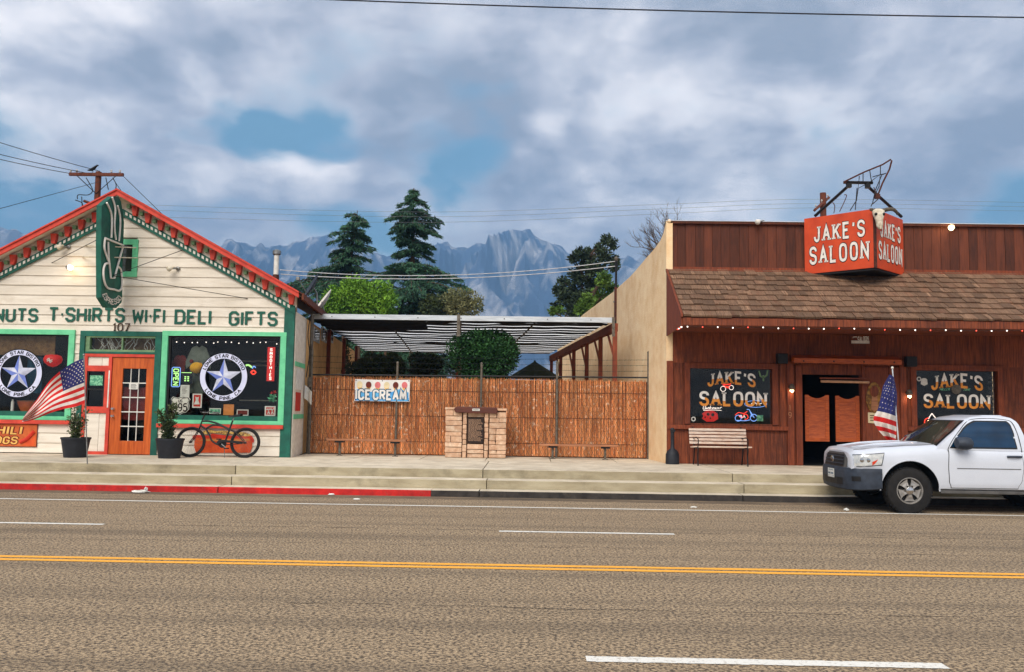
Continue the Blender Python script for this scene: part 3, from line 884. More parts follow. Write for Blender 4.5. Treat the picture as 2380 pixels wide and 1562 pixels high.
# entrance
ex0, _, ex1, ez1 = EN
mb = MB(); mb.box(ex0, FY-.07, ez1-.13, ex1, FY+.10, ez1); mb.box(ex0, FY-.07, S, ex0+.12, FY+.10, ez1-.13); mb.box(ex1-.15, FY-.07, S, ex1, FY+.10, ez1-.13)
zt0 = at(280, 826, FY).z
mb.box(ex0+.12, FY-.05, zt0+.02, ex1-.15, FY+.10, zt0+.07)
ent = mb.build('entrance_surround', 'green', b0, bevel=.006)
tx0, tz0, tx1, tz1 = ex0+.12, zt0+.07, ex1-.15, ez1-.13
mb = MB(); mb.box(tx0, FY-.03, tz0, tx0+.10, FY+.08, tz1); mb.box(tx0+.10, FY-.03, tz0, tx1, FY+.08, tz0+.05); mb.box(tx0+.10, FY-.03, tz1-.05, tx1, FY+.08, tz1); mb.box((tx0+tx1)/2+.02, FY-.025, tz0+.05, (tx0+tx1)/2+.05, FY+.06, tz1-.05)
tr = mb.build('transom', 'sage', b0)
for a, b in ((tx0+.1, (tx0+tx1)/2+.02), ((tx0+tx1)/2+.05, tx1)):
    box('pane', 'pane', (a, FY+.03, tz0+.05), (b, FY+.036, tz1-.05), tr)
box('transom_backdrop', 'reflection_tan', (tx0+.05, FY+.3, tz0), (tx1, FY+.31, tz1), tr)  # tan sheet backing the imitated reflection
mbt = MB()                                            # pale twig shapes added to imitate tree reflections in the transom glass
for i in range(26):
    x = random.uniform(tx0+.12, tx1-.05); zc = tz0+.02
    pts = [(x, FY+.12, zc)]
    for k in range(4): pts.append((pts[-1][0]+random.uniform(-.12,.12), FY+.12+random.uniform(-.02,.02), pts[-1][2]+.09))
    mbt.tube(pts, .006, 4)
mbt.build('reflected_twigs', 'paper', tr)
# coral frame with side light
dx0, dx1 = at(258, 950, FY).x, at(354, 950, FY).x
cz1 = zt0+.015; cx0, cx1 = ex0+.125, ex1-.152
mb = MB()
mb.box(cx0, FY-.055, cz1-.07, cx1, FY+.06, cz1); mb.box(cx0, FY-.055, S, cx0+.08, FY+.06, cz1-.07)
mb.box(dx0-.09, FY-.055, S, dx0-.01, FY+.06, cz1-.07); mb.box(dx1+.01, FY-.055, S, cx1, FY+.06, cz1-.07)
sw = [at(222, y, FY).z for y in (851, 864, 946, 961, 1050)]
mb.box(cx0+.08, FY-.05, sw[1], dx0-.09, FY+.06, sw[0]); mb.box(cx0+.08, FY-.05, sw[3], dx0-.09, FY+.06, sw[2]); mb.box(cx0+.08, FY-.05, S, dx0-.09, FY+.06, sw[4])
mb.box(dx0-.17, FY-.045, sw[2], dx0-.09, FY+.05, sw[1])
cf = mb.build('door_frame', 'coral', b0, bevel=.004)
for z0, z1, k in ((sw[0], cz1-.07, 2), (sw[4], sw[3], 2)):
    wd = (dx0-.09-cx0-.08)
    for i in range(2):
        a = cx0+.08+wd*(0 if i == 0 else .66)+.004; b = cx0+.08+wd*(.66 if i == 0 else 1)-.004
        box('panel', 'siding', (a, FY-.02, z0+.003), (b, FY+.02, z1-.003), cf)
sl = MB(); a, b = cx0+.08, dx0-.17
sl.box(a, FY-.03, sw[2], a+.035, FY+.03, sw[1]); sl.box(b-.035, FY-.03, sw[2], b, FY+.03, sw[1]); sl.box(a+.035, FY-.03, (sw[1]+sw[2])/2-.03, b-.035, FY+.03, (sw[1]+sw[2])/2+.01)
sl = sl.build('side_light', 'black', b0)
box('pane', 'pane', (a+.03, FY+.0, sw[2]), (b-.03, FY+.006, sw[1]), sl)
box('notice', 'poster_green', (a+.06, FY-.012, (sw[1]+sw[2])/2+.08), (b-.06, FY-.008, sw[1]-.1), sl)
box('white_strip', 'white_paint', (dx0-.075, FY-.06, sw[2]-.02), (dx0-.045, FY-.056, sw[1]+.02), cf)
# door leaf
dz0, dz1 = S+.015, cz1-.08
gx0, gx1 = at(283, 940, FY).x, at(338, 940, FY).x; gz1, gz0 = at(310, 858, FY).z, at(310, 1026, FY).z
mb = MB(); mb.box(dx0, FY-.03, dz0, gx0, FY+.02, dz1); mb.box(gx1, FY-.03, dz0, dx1, FY+.02, dz1); mb.box(gx0, FY-.03, dz0, gx1, FY+.02, gz0); mb.box(gx0, FY-.03, gz1, gx1, FY+.02, dz1)
dr = mb.build('door', 'door_orange', b0, bevel=.005)
mb = MB()
for i in range(1, 3): X = gx0+(gx1-gx0)*i/3; mb.box(X-.008, FY-.012, gz0, X+.008, FY+.012, gz1)
for i in range(1, 5): Z = gz0+(gz1-gz0)*i/5; mb.box(gx0, FY-.015, Z-.012, gx1, FY+.015, Z+.012)
mb.build('glazing_bar', 'paper', dr)
for i in range(3):
    for j in range(5):
        X = gx0+(gx1-gx0)*i/3; Z = gz0+(gz1-gz0)*j/5
        box('pane', 'pane', (X+.009, FY+.001, Z+.013), (X+(gx1-gx0)/3-.009, FY+.006, Z+(gz1-gz0)/5-.013), dr)
mb = MB()
mb.grid(lambda u, v: (gx0-.02+(gx1-gx0+.04)*u, FY+.07+.02*sin(u*9+v*8), gz0+(gz1-gz0)*(.3+.45*v)-.03*sin(u*pi)), 16, 10)
mb.build('door_drape', 'cloth_red', dr, smooth=True)
mb = MB(); kx = dx0+.07
for zc in (at(265, 968, FY).z, at(265, 951, FY).z): mb.lathe([(.035,0),(.03,-.01),(.015,-.03),(.03,-.055),(.028,-.075)], (kx, FY-.03, zc), 12, 'y')
mb.build('door_knob', 'chrome', dr, smooth=True)
n0 = MB().box(at(301,898,FY).x, FY-.022, at(310,906,FY).z, at(322,898,FY).x, FY-.018, at(310,891,FY).z).build('door_note', 'paper', dr)
mb = MB()
for i in range(4): mb.box(at(305,898,FY).x, FY-.0245, at(310,903.5,FY).z+i*.028, at(318,898,FY).x-.02*(i%2), FY-.0225, at(310,903.5,FY).z+i*.028+.01)
mb.build('note_lines', 'black', n0)
# lettering across the front
for word, x0, x1, y0, y1 in (("DONUTS",-68,88,714,747), ("T*SHIRTS",112,290,713,748), ("WI*FI",306,384,716,751), ("DELI",405,491,718,753), ("GIFTS",531,645,722,757)):
    r = fr(x0, y0, x1, y1, .05)
    mb = MB(); h = r[3]-r[1]
    sl_ = at(x1,(y0+y1)/2,FY).z*0
    text(mb, word, h*.82, plane_map(r[0]+h*.09, FY-.036, r[1]+h*.09), sw=.19, d=.012, fit=(r[2]-r[0])-h*.18, gap=.30, each=(lambda m: m.build('letter', 'green_letter', b0), 0))
r = fr(263, 751, 300, 768, .05)
mb = MB(); text(mb, "107", (r[3]-r[1]), plane_map(r[0], FY-.036, r[1]), sw=.14, d=.008, fit=r[2]-r[0], rounded=True, serif=.12); mb.build('house_number', 'bark', b0)
# wall floodlights on the gable
def flood(name, label, px, py, Y, mat, dx=.12, lit=False, grp=None):
    p = at(px, py, Y)
    t = thing(name, label, 'lamp', p, grp)
    d = 1 if dx > 0 else -1
    MB().lathe([(.05,0),(.05,-.03),(.02,-.04)], (p.x-dx, p.y, p.z+.02), 12, 'y').build('mount', 'steel', t, smooth=True)
    MB().tube([(p.x-dx, p.y-.03, p.z+.02), (p.x-dx*.6, p.y-.09, p.z+.01), (p.x-dx*.2, p.y-.13, p.z)], .022, 8).build('arm', 'steel', t, smooth=True)
    b_ = MB(); b_.lathe([(.022,-.08),(.032,-.05),(.062,.02),(.068,.05),(.05,.075),(.002,.085)], (0,0,0), 14, 'z')
    b_ = b_.build('bulb', mat, t, local=True, smooth=True, sharp=60)
    b_.rotation_euler = Vector((d*.7, -.6, -.5)).to_track_quat('Z', 'Y').to_euler(); b_.location = (0, -.16, 0)
    if lit:
        l = bpy.data.lights.new('floodlight_glow', 'POINT'); l.energy = .8; l.color = (1, .72, .42); l.shadow_soft_size = .07
        q = bpy.data.objects.new('floodlight_glow', l); C.objects.link(q); q.parent = t; q.location = (d*.12, -.26, -.09)
    return t
flood('wall_floodlight', 'lit round floodlight on the cream gable left of the green blade sign', 170, 622, FY-.03, 'bulb_warm', .12, True)
flood('wall_floodlight', 'unlit floodlight on the cream gable right of the attic window', 402, 625, FY-.03, 'bone', -.12)
flood('wall_floodlight', 'unlit floodlight high on the cream gable, left of the blade sign under the eave', 148, 575, FY-.03, 'bone', -.12)
# hot dog painted panel and side notice poster
def atx(px, py, X):
    d = ray(px, py)
    return Vector((0, 0, EYE))+d*(X/d.x)
# ------------------------------------------------------------------ projecting blade sign
BX = at(287, 590, FY-.1).x
def c8(cx, cy, w=0.0):
    return atx((240+cx/3.905)/1.308, (560+cy/3.905)/1.308, BX+.06+w)
base = atx(262, 700, BX)
bs = thing('blade_sign', 'tall dark green projecting sign with white neon cup and steam tubes', 'sign', base)
outl = [(270,250),(330,195),(400,140),(470,140),(500,200),(520,330),(535,450),(530,620),(515,1000),(515,1330),(505,1400),(440,1465),(340,1460),(265,1340),(262,700)]
pp = [c8(*p) for p in outl]
MB().prism([(p.y, p.z) for p in pp], lambda a,b:(BX-.06,a,b), lambda a,b:(BX+.06,a,b)).build('board', 'green', bs)
def bez(P, n=5):
    """smooth curve through the points (Catmull-Rom)"""
    P = [Vector(p) for p in P]; out = []
    for i in range(len(P)-1):
        p0, p1, p2, p3 = P[max(i-1,0)], P[i], P[i+1], P[min(i+2,len(P)-1)]
        for k in range(n):
            t = k/n
            out.append(.5*((2*p1)+(p2-p0)*t+(2*p0-5*p1+4*p2-p3)*t*t+(3*p1-p0-3*p2+p3)*t*t*t))
    out.append(P[-1]); return out
for L_ in ([(330,215),(380,330),(390,450),(385,630)], [(395,150),(430,280),(422,450),(425,560),(440,655)], [(458,250),(485,360),(490,480),(475,670)]):
    MB().tube(bez([c8(*p, .03) for p in L_]), .022, 8).build('steam_tube', 'sign_letter', bs, smooth=True)
for L_ in ([(310,635),(525,720)], [(310,635),(303,760),(355,920)], [(345,680),(352,860),(378,1110),(420,1110),(520,740)],
           [(350,935),(310,945),(290,1030),(302,1150),(340,1225),(420,1245),(480,1258),(510,1200),(500,1020),(460,970)]):
    MB().tube([c8(*p, .03) for p in L_] if len(L_) < 6 and L_[0][0] != 310 else bez([c8(*p, .03) for p in L_]), .024, 8).build('cup_tube', 'sign_letter', bs, smooth=True)
mb = MB()
def esp(u, v, w):
    a = radians(196)+u/150.0
    R = 160-v
    return c8(402+R*.78*cos(a), 1262-R*sin(a)*1.0, .004+w)
text(mb, "ESPRESSO", 60, esp, sw=.19, d=.006, fit=345, gap=.22)
mb.build('lettering', 'sign_letter', bs)
ym = (c8(262,720).y+c8(530,720).y)/2
for (ax, ay), (bx, by) in (((75,720),(690,750)), ((40,860),(700,870))):
    zc = c8(400, (ay+by)/2).z
    for cx, cy in ((ax, ay), (bx, by)):
        e_ = at((240+cx/3.905)/1.308, (560+cy/3.905)/1.308, FY-.03)
        MB().tube([(BX, ym, zc), e_], .014, 6).build('stay_rod', 'bone', bs)
for px, py, cy in ((120,610,560), (430,578,1080), (575,693,1080)):
    e_ = at(px, py, FY-.03); MB().tube([c8(400, cy), e_], .008, 5).build('stay_wire', 'dark_metal', bs)

# ------------------------------------------------------------------ things in and on the shop windows
def badge(px, py, label):
    p = at(px, py, FY+.03); cx, cz = p.x, p.z; Y = FY+.028
    t = thing('star_badge', label, 'sign', (cx, Y, cz))
    R = .575
    mb = MB(); annulus(mb, cx, cz, R-.012, R+.012, Y, .002); annulus(mb, cx, cz, .425, .44, Y, .002); mb.build('badge_outline', 'black_gloss', t)
    mb = MB(); annulus(mb, cx, cz, .44, R-.012, Y, .004); mb.build('badge_ring', 'badge_ring', t)
    mb = MB(); pts = []
    for i in range(10):
        a = pi/2+i*pi/5; r = .435 if i % 2 == 0 else .168
        pts.append((cx+r*cos(a), Y-.003, cz+r*sin(a)))
    for i in range(10):
        mb.cur = 0 if i % 2 == 0 else 1
        if i in (7, 8, 4): mb.cur = 1-mb.cur if i == 8 else mb.cur
        mb.add([pts[i], pts[(i+1) % 10], (cx, Y-.02, cz)], [(0, 1, 2)])
    mb.build('star', ['badge_blue', 'badge_silver'], t)
    mb = MB()
    def top(u, v, w): a = pi/2-u/.485; r = .468+v; return (cx+r*cos(a), Y-.0055-w, cz+r*sin(a))
    text(mb, "LONE STAR BISTRO", .072, top, sw=.2, d=.001, fit=1.16, gap=.3, align=0, serif=.13)
    mb.v = [rot_y(v, cx, cz, .58/.485) for v in mb.v]
    def bot(u, v, w): a = -pi/2+u/.53; r = .54-v; return (cx+r*cos(a), Y-.0055-w, cz+r*sin(a))
    m2 = MB(); text(m2, "LONE PINE, CA", .072, bot, sw=.2, d=.001, fit=.98, gap=.3, serif=.13)
    m2.v = [rot_y(v, cx, cz, -.49/.53) for v in m2.v]
    o = len(mb.v); mb.v += m2.v; mb.f += [tuple(i+o for i in f) for f in m2.f]; mb.m += m2.m
    mb.build('lettering', 'black_gloss', t)
def rot_y(v, cx, cz, a):
    x, z = v[0]-cx, v[2]-cz
    return (cx+x*cos(a)-z*sin(a), v[1], cz+x*sin(a)+z*cos(a))
badge(519.5, 877.5, 'round white star emblem on the display window right of the shop door')
badge(43, 869, 'round white star emblem on the display window behind the waving flag')
def card(name, label, cat, mat, px0, py0, px1, py1, dy=.06, frame=None, tilt=0, th=.01, group=None):
    x0, z0, x1, z1 = fr(px0, py0, px1, py1, -dy)
    t = thing(name, label, cat, ((x0+x1)/2, FY+dy, z0), group)
    if frame:
        f_ = min(.03, (z1-z0)*.14)
        MB().box(x0, FY+dy, z0, x1, FY+dy+th, z1).build('frame', frame, t)
        MB().box(x0+f_, FY+dy-.004, z0+f_, x1-f_, FY+dy-.001, z1-f_).build('print', mat, t)
    else:
        MB().box(x0, FY+dy, z0, x1, FY+dy+th, z1).build('sheet', mat, t)
    return t, (x0, z0, x1, z1)
# neon OPEN sign, letters turned to read downward
x0, z0, x1, z1 = fr(398, 854, 419, 901, -.07)
t = thing('open_sign', 'small upright neon sign with green letters in a blue outline', 'sign', ((x0+x1)/2, FY+.07, z0))
box('backing', 'black_gloss', (x0, FY+.085, z0), (x1, FY+.10, z1), t)
c_ = .03
MB().tube([(x0+c_,FY+.075,z0+.01),(x1-c_,FY+.075,z0+.01),(x1-.01,FY+.075,z0+c_),(x1-.01,FY+.075,z1-c_),(x1-c_,FY+.075,z1-.01),(x0+c_,FY+.075,z1-.01),(x0+.01,FY+.075,z1-c_),(x0+.01,FY+.075,z0+c_)], .009, 6, close=True).build('outline_tube', 'neon_blue', t)
mb = MB(); h = (x1-x0)-.10
text(mb, "OPEN", h, lambda u,v,w: (x0+.05+v, FY+.078-w, z1-.05-u), sw=.16, d=.01, fit=(z1-z0)-.10, gap=.3); mb.build('letters', 'neon_green', t)
# vertical red sign
x0, z0, x1, z1 = fr(620, 808, 638, 887, -.06)
t = thing('smoothies_sign', 'tall narrow red sign with white stacked letters at the window edge', 'sign', ((x0+x1)/2, FY+.06, z0))
box('backing', 'neon_red_dim', (x0, FY+.07, z0), (x1, FY+.08, z1), t, bevel=.02)
mb = MB(); n = 9; hh = (z1-z0-.04)/n
for i, ch in enumerate("SMOOTHIES"):
    text(mb, ch, hh*.68, plane_map((x0+x1)/2, FY+.068, z1-.02-(i+1)*hh+hh*.16), sw=.2, d=.008, align=.5, xs=1.25 if ch != 'I' else 1)
mb.build('letters', 'neon_white', t)
# shield sign
x0, z0, x1, z1 = fr(397, 924, 441, 964, -.05)
t = thing('route_shield', 'white route shield sign with black numerals in the window corner', 'sign', ((x0+x1)/2, FY+.05, z0))
sh = [(.5,1.0),(.36,.94),(.22,.97),(.1,1.0),(.0,.86),(.08,.72),(.04,.5),(.06,.3),(.2,.12),(.36,.09),(.5,.0)]
sh = sh+[(1-a, b) for a, b in sh[-2:0:-1]]
def shield(k, y0, y1, mat, nm):
    P = [(x0+(x1-x0)*(.5+(a-.5)*k), z0+(z1-z0)*(.5+(b-.5)*k)) for a, b in sh]
    MB().xz(P, y0, y1).build(nm, mat, t)
shield(1.04, FY+.05, FY+.058, 'paper', 'plate'); shield(.97, FY+.046, FY+.0495, 'black_gloss', 'border'); shield(.90, FY+.042, FY+.0455, 'white_paint', 'face')
mb = MB(); w_ = x1-x0; h_ = z1-z0
text(mb, "US", h_*.15, plane_map((x0+x1)/2, FY+.0415, z0+h_*.70), sw=.2, d=.002, align=.5, rounded=True)
text(mb, "395", h_*.42, plane_map(x0+w_*.15, FY+.0415, z0+h_*.2), sw=.16, d=.002, fit=w_*.70, rounded=True); mb.build('numerals', 'black_gloss', t)
t, r = card('menu_sheet', 'white printed sheet taped under the neon sign in the window', 'paper', 'paper', 419, 896, 440, 924)
mb = MB()
for i in range(6): mb.box(r[0]+.04, FY+.056, r[3]-.05-i*.03, r[2]-.05-.02*(i%3), FY+.058, r[3]-.042-i*.03)
mb.build('print_lines', 'bark_grey', t)
t, r = card('hours_board', 'dark board of small green numbers hanging beside the neon sign', 'board', 'black_gloss', 420, 865, 447, 893, dy=.12)
mb = MB()
for i in range(2):
    for j in range(3): mb.box(r[0]+.09+i*.07, FY+.115, r[1]+.06+j*.045, r[0]+.13+i*.07, FY+.118, r[1]+.085+j*.045)
mb.box(r[0]+.01, FY+.115, r[3]-.03, r[2]-.02, FY+.118, r[3]-.018); mb.build('numbers', 'neon_green', t)
t, r = card('dress_poster', 'small red poster with a white dress beside the star emblem', 'poster', 'poster_red', 447, 916, 469, 949, frame='paper')
cx = (r[0]+r[2])/2; zz_ = r[1]
MB().xz([(cx-.07,zz_+.08),(cx+.07,zz_+.08),(cx+.03,zz_+.18),(cx+.045,zz_+.27),(cx+.02,zz_+.25),(cx-.02,zz_+.25),(cx-.045,zz_+.27),(cx-.03,zz_+.18)], FY+.05, FY+.054).build('dress', 'paper', t)
card('framed_print', 'small white framed print on the window sill left of the orange card', 'picture', 'poster_green', 486, 950, 513, 963, frame='paper')
card('orange_card', 'plain orange card standing on the window sill', 'card', 'poster_orange', 519, 941, 543, 966)
card('framed_print', 'small dark framed print on the window sill right of the orange card', 'picture', 'cloth_red', 550, 953, 577, 967, frame='paper')
t, r = card('dancers_poster', 'square red framed poster with two pale figures in the window corner', 'poster', 'poster_red', 615, 945, 640, 968, frame='paper')
mb = MB()
for k in (0, 1):
    cx = r[0]+(r[2]-r[0])*(.33+.34*k); zb = r[1]+.04
    for P in ([(0,.0),(.02,.08),(.0,.14)], [(.05,.0),(.02,.08)], [(-.04,.12),(.02,.10),(.06,.14)]):
        stroke(mb, P, .018, lambda a,b,w,cx=cx,zb=zb: (cx-.01+a, FY+.054-w, zb+b), .003)
mb.build('figures', 'paper', t)
# clothes on show behind the glass
def shirt(name, label, mat, px0, py0, px1, py1, dy, cat='shirt'):
    x0, z0, x1, z1 = fr(px0, py0, px1, py1, -dy)
    w, h = x1-x0, z1-z0
    P = [(.2,0),(.8,0),(.8,.58),(.98,.5),(1.0,.66),(.78,.95),(.6,1.0),(.5,.95),(.4,1.0),(.22,.95),(.0,.66),(.02,.5),(.2,.58)]
    o = MB().xz([(x0+a*w, z0+b*h) for a, b in P], FY+dy, FY+dy+.03).build(name, mat, bevel=.01)
    tag(o, label, cat); return o
shirt('hanging_shirt', 'grey t-shirt hanging behind the window glass', 'cloth_grey', 430, 804, 490, 915, .30)
shirt('hanging_shirt', 'dark red shirt hanging in the window corner above the neon sign', 'cloth_red', 398, 826, 437, 880, .34)
p = at(457, 856, FY+.2)
t = thing('yellow_cap', 'yellow cap hung in front of the grey shirt', 'cap', p)
MB().ball(p, .16, 14, .85).build('crown', 'cloth_yellow', t, smooth=True)
mb = MB(); mb.grid(lambda u, v: (p.x+.02+.16*v*cos((u-.5)*1.6), p.y-.10*v, p.z+.03+.13*sin((u-.5)*1.6)*(.5+.5*v)), 8, 3); mb.build('peak', 'cloth_yellow', t, smooth=True)
p2 = at(445, 841, FY+.2); MB().ball(p2, .05, 10).build('pompom', 'cloth_red', t, smooth=True)
t = thing('neon_pepper', 'small green and red neon shape glowing right of the star emblem', 'sign', at(580, 858, FY+.5))
MB().tube(bez([at(x, y, FY+.5) for x, y in ((566,858),(571,851),(578,850),(585,855))]), .022, 6).build('green_tube', 'neon_green', t)
MB().tube(bez([at(x, y, FY+.5) for x, y in ((586,858),(590,852),(594,856))]), .012, 6).build('blue_tube', 'neon_blue', t)
MB().tube(bez([at(x, y, FY+.5) for x, y in ((583,866),(589,862),(594,867),(588,871),(583,866))]), .018, 6).build('red_tube', 'neon_red', t)
mb = MB()
for px, py, w in ((580,840,.6),(608,850,.35),(600,932,.5)):
    p = at(px, py, FY+2.2); mb.box(p.x-w, p.y, p.z-.012, p.x+w, p.y+.2, p.z+.012)
mb = mb.build('wall_shelf', 'bone'); tag(mb, 'pale narrow shelves on the dark wall inside the shop', 'shelf')
st = thing('window_lights', 'string of small white lights across the top of the display window', 'string lights', at(520, 796, FY+.12))
MB().tube([at(395+i*25, 791+i*.4, FY+.12) for i in range(11)], .004, 4).build('cable', 'wire', st)
for i in range(16):
    p = at(398+i*16+random.uniform(-5,5), 795+i*.25+random.uniform(-2,3), FY+.12); MB().ball(p, .014, 6).build('bulb', 'bulb_white', st)
t = thing('silk_flowers', 'bunch of green and red silk flowers at the right window edge', 'flowers', at(632, 930, FY+.15))
def bunch(c, r, seed):
    def f(rng, n):
        d = rng.normal(size=(n,3)); d /= np.linalg.norm(d, axis=1, keepdims=True)
        return np.array(c)+d*r*rng.uniform(.3,1,(n,1)), d
    return f
leaves(120, bunch(at(633, 926, FY+.15), .10, 1), .06, 'mint', 'foliage', t, seed=5)
leaves(24, bunch(at(636, 914, FY+.13), .06, 1), .06, 'poster_red', 'blooms', t, seed=6)
# left window
p = at(123, 839, FY+.28)
t = thing('red_balloon', 'glossy red and orange balloon hanging behind the flag window', 'balloon', p)
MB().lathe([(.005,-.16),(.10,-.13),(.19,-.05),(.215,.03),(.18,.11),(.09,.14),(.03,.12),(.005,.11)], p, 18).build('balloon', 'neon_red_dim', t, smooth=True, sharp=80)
mb = MB()
for s_ in (0, .04): stroke(mb, [(-.05,.03-s_),(.0,.06-s_),(.03,.0-s_),(.08,.03-s_)], .018, lambda a,b,w: (p.x+.02+a, p.y-.208-w, p.z+b-.02), .012)
mb.build('print', 'paper', t)
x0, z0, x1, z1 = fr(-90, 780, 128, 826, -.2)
o = box('reflection_backdrop', 'reflection_tan', (x0, FY+.2, z0), (x1, FY+.22, z1)); tag(o, 'mottled tan sheet standing in for a street reflection in the upper flag window', 'backdrop')  # tan sheet added behind the glass, coloured like the reflected street
x0, z0, x1, z1 = fr(62, 830, 96, 915, -.25)
o = MB().grid(lambda u, v: (x0+(x1-x0)*u, FY+.25+.04*sin(u*14), z0+(z1-z0)*v), 18, 3).build('blue_drape', 'interior_blue', smooth=True); tag(o, 'blue cloth hanging behind the left star emblem', 'cloth')
x0, z0, x1, z1 = fr(34, 932, 84, 957, -.25)
t = thing('wicker_basket', 'brown wicker basket on the sill of the flag window', 'basket', ((x0+x1)/2, FY+.35, z0))
MB().lathe([(.18,0),(.25,.16),(.27,.24),(.25,.24),(.22,.12)], ((x0+x1)/2, FY+.42, z0), 20).build('basket', 'chili_orange', t, smooth=True)
MB().lathe([(.265,.23),(.285,.245),(.265,.26)], ((x0+x1)/2, FY+.42, z0), 20).build('rim', 'plank', t, smooth=True)
p = at(29, 945, FY+.2); o = MB().lathe([(.035,-.14),(.035,.1),(.02,.13),(.02,.16)], p, 12).build('white_bottle', 'paper', smooth=True); tag(o, 'white bottle beside the wicker basket', 'bottle')

# ------------------------------------------------------------------ wall signs under the windows
x0, z0, x1, z1 = fr(-66, 987, 85, 1038, .05)
t = thing('chili_sign', 'orange printed food sign on the clapboards below the flag window', 'sign', ((x0+x1)/2, FY-.05, z0))
box('panel', 'chili_orange', (x0, FY-.05, z0), (x1, FY-.037, z1), t)
box('border', 'cloth_red', (x0-.015, FY-.046, z0-.015), (x1+.015, FY-.0365, z1+.015), t)
for mat, sw, d in (('cloth_red', .42, .003), ('chili_text', .2, .006)):
    mb = MB()
    h = .165
    e_ = at(53, 1000, FY).x
    text(mb, "CHILI", h, lambda u,v,w: (e_-.82+u+v*.15, FY-.05-w, z1-.055-h+v), sw=sw, d=d, fit=.80, gap=.34, each=(lambda m: m.build('letter', mat, t), 0))
    e2 = at(45, 1024, FY).x
    text(mb, "DOGS", h*.9, lambda u,v,w: (e2-.74+u+v*.15, FY-.05-w, z0+.065+v), sw=sw, d=d, fit=.70, gap=.34, each=(lambda m: m.build('letter', mat, t), 0))
MB().tube(bez([(x1-.38,FY-.045,z0+.1),(x1-.22,FY-.045,z0+.18),(x1-.06,FY-.045,z0+.36)]), [.05]*10+[.05], 8).build('sausage_print', 'hotdog_red', t, smooth=True)
MB().xz([(x1-.34,z0+.02),(x1-.04,z0+.02),(x1-.02,z0+.26),(x1-.2,z0+.14)], FY-.053, FY-.0505).build('bun_print', 'hotdog_bun', t)
def c4(cx, cy, Y): return at((520+cx/7.933)/1.308, (1230+cy/7.933)/1.308, Y)
t = thing('hot_dog_sign', 'large hot dog cut-out picture on the wall behind the bicycle', 'sign', c4(1250, 1170, FY-.05))
def cut(pts, y0, y1, mat, nm):
    P = [c4(a, b, FY-.05) for a, b in pts]; MB().xz([(p.x, p.z) for p in P], y0, y1).build(nm, mat, t)
cut([(600,1170),(560,1050),(560,900),(620,800),(900,805),(1300,800),(1700,800),(1900,800),(1960,900),(1950,1050),(1900,1170),(1250,1175)], FY-.052, FY-.038, 'hotdog_bun', 'bun')
cut([(520,860),(520,780),(580,740),(900,760),(1000,710),(1200,740),(1400,760),(1700,770),(1850,720),(1940,760),(2000,850),(1990,930),(1940,900),(1890,810),(1300,815),(900,810),(620,800),(560,850)], FY-.058, FY-.0525, 'hotdog_red', 'sausage')
cut([(720,690),(800,640),(950,620),(1100,650),(1250,640),(1400,650),(1560,690),(1750,670),(1900,720),(1930,770),(1800,780),(1650,760),(1450,720),(1300,740),(1150,700),(950,700),(850,730)], FY-.063, FY-.0585, 'hotdog_top', 'topping')
cut([(640,880),(900,840),(1400,850),(1880,840),(1900,880),(1400,900),(900,890)], FY-.055, FY-.0525, 'poster_orange', 'bun_highlight')
# posters on the side return
def side_sheet(name, label, mat, ya, yb, za, zb, off=.04):
    o = MB().hexa([(XC+.024+sk(ya),ya,za),(XC+off+sk(ya),ya,za),(XC+off+sk(yb),yb,za),(XC+.024+sk(yb),yb,za),(XC+.024+sk(ya),ya,zb),(XC+off+sk(ya),ya,zb),(XC+off+sk(yb),yb,zb),(XC+.024+sk(yb),yb,zb)]).build(name, mat)
    tag(o, label, 'poster'); return o
side_sheet('side_poster', 'orange poster on the side wall between the pale green bands', 'poster_red', 21.2, 21.9, 1.55, 2.0)
side_sheet('side_poster', 'white notice on the side wall above the orange poster', 'paper', 21.15, 22.1, 2.06, 2.55)
o = MB().grid(lambda u, v: (at(708, 930, 22.45).x+.20*u, 22.4+.06*sin(u*5), at(708, 938, 22.45).z+.34*v+.12*(1-u)-.05*u), 8, 6).build('loose_flyer', 'paper', smooth=True)
tag(o, 'loose white flyer curling off the fence corner post', 'paper')
# conduit down the side wall
cd = thing('wall_conduit', 'grey conduit and meter pipe running up the side wall corner', 'pipe', (at(716,1050,22.55).x, 22.55, S))
p = at(716, 1050, 22.55)
MB().tube([(p.x+.02,22.55,S),(p.x+.02,22.55,3.1),(p.x-.02,22.55,3.3),(p.x-.02,22.55,4.05)], .03, 8).build('pipe', 'galv', cd, smooth=True)
MB().tube(bez([(p.x-.05,22.5,4.0),(p.x-.09,22.48,3.5),(p.x-.04,22.5,3.0),(p.x-.1,22.48,2.4)]), .012, 6).build('cable', 'wire', cd)
MB().box(p.x-.06,22.46,2.15,p.x+.05,22.55,2.4).build('junction_box', 'galv', cd, bevel=.01)

# ------------------------------------------------------------------ roof fittings
p0, p1 = at(641, 642, 26), at(641, 590, 26)
t = thing('vent_pipe', 'white metal vent pipe standing on the shop roof', 'chimney', p0)
MB().lathe([(.075,-.25),(.075,p1.z-p0.z)], p0, 14).build('pipe', 'white_paint', t, smooth=True)
MB().lathe([(.10,0),(.12,.02),(.12,.12),(.05,.16)], (p0.x, p0.y, p1.z-.02), 14).build('cap', 'steel', t, smooth=True)
MB().lathe([(.11,-.3),(.09,.06)], p0, 14).build('collar', 'rust_metal', t, smooth=True)
p = at(722, 664, 25.5)
t = thing('satellite_dish', 'dark grey satellite dish with a feed arm on the shop eave', 'satellite dish', at(735, 700, 25.5))
ax = Vector((-.8, -.35, .45)).normalized(); q_ = ax.to_track_quat('Z', 'Y')
mb = MB(); prof = [(.001,-.10),(.15,-.085),(.28,-.05),(.40,.0),(.405,.01),(.40,.012),(.28,-.035),(.15,-.07),(.001,-.085)]
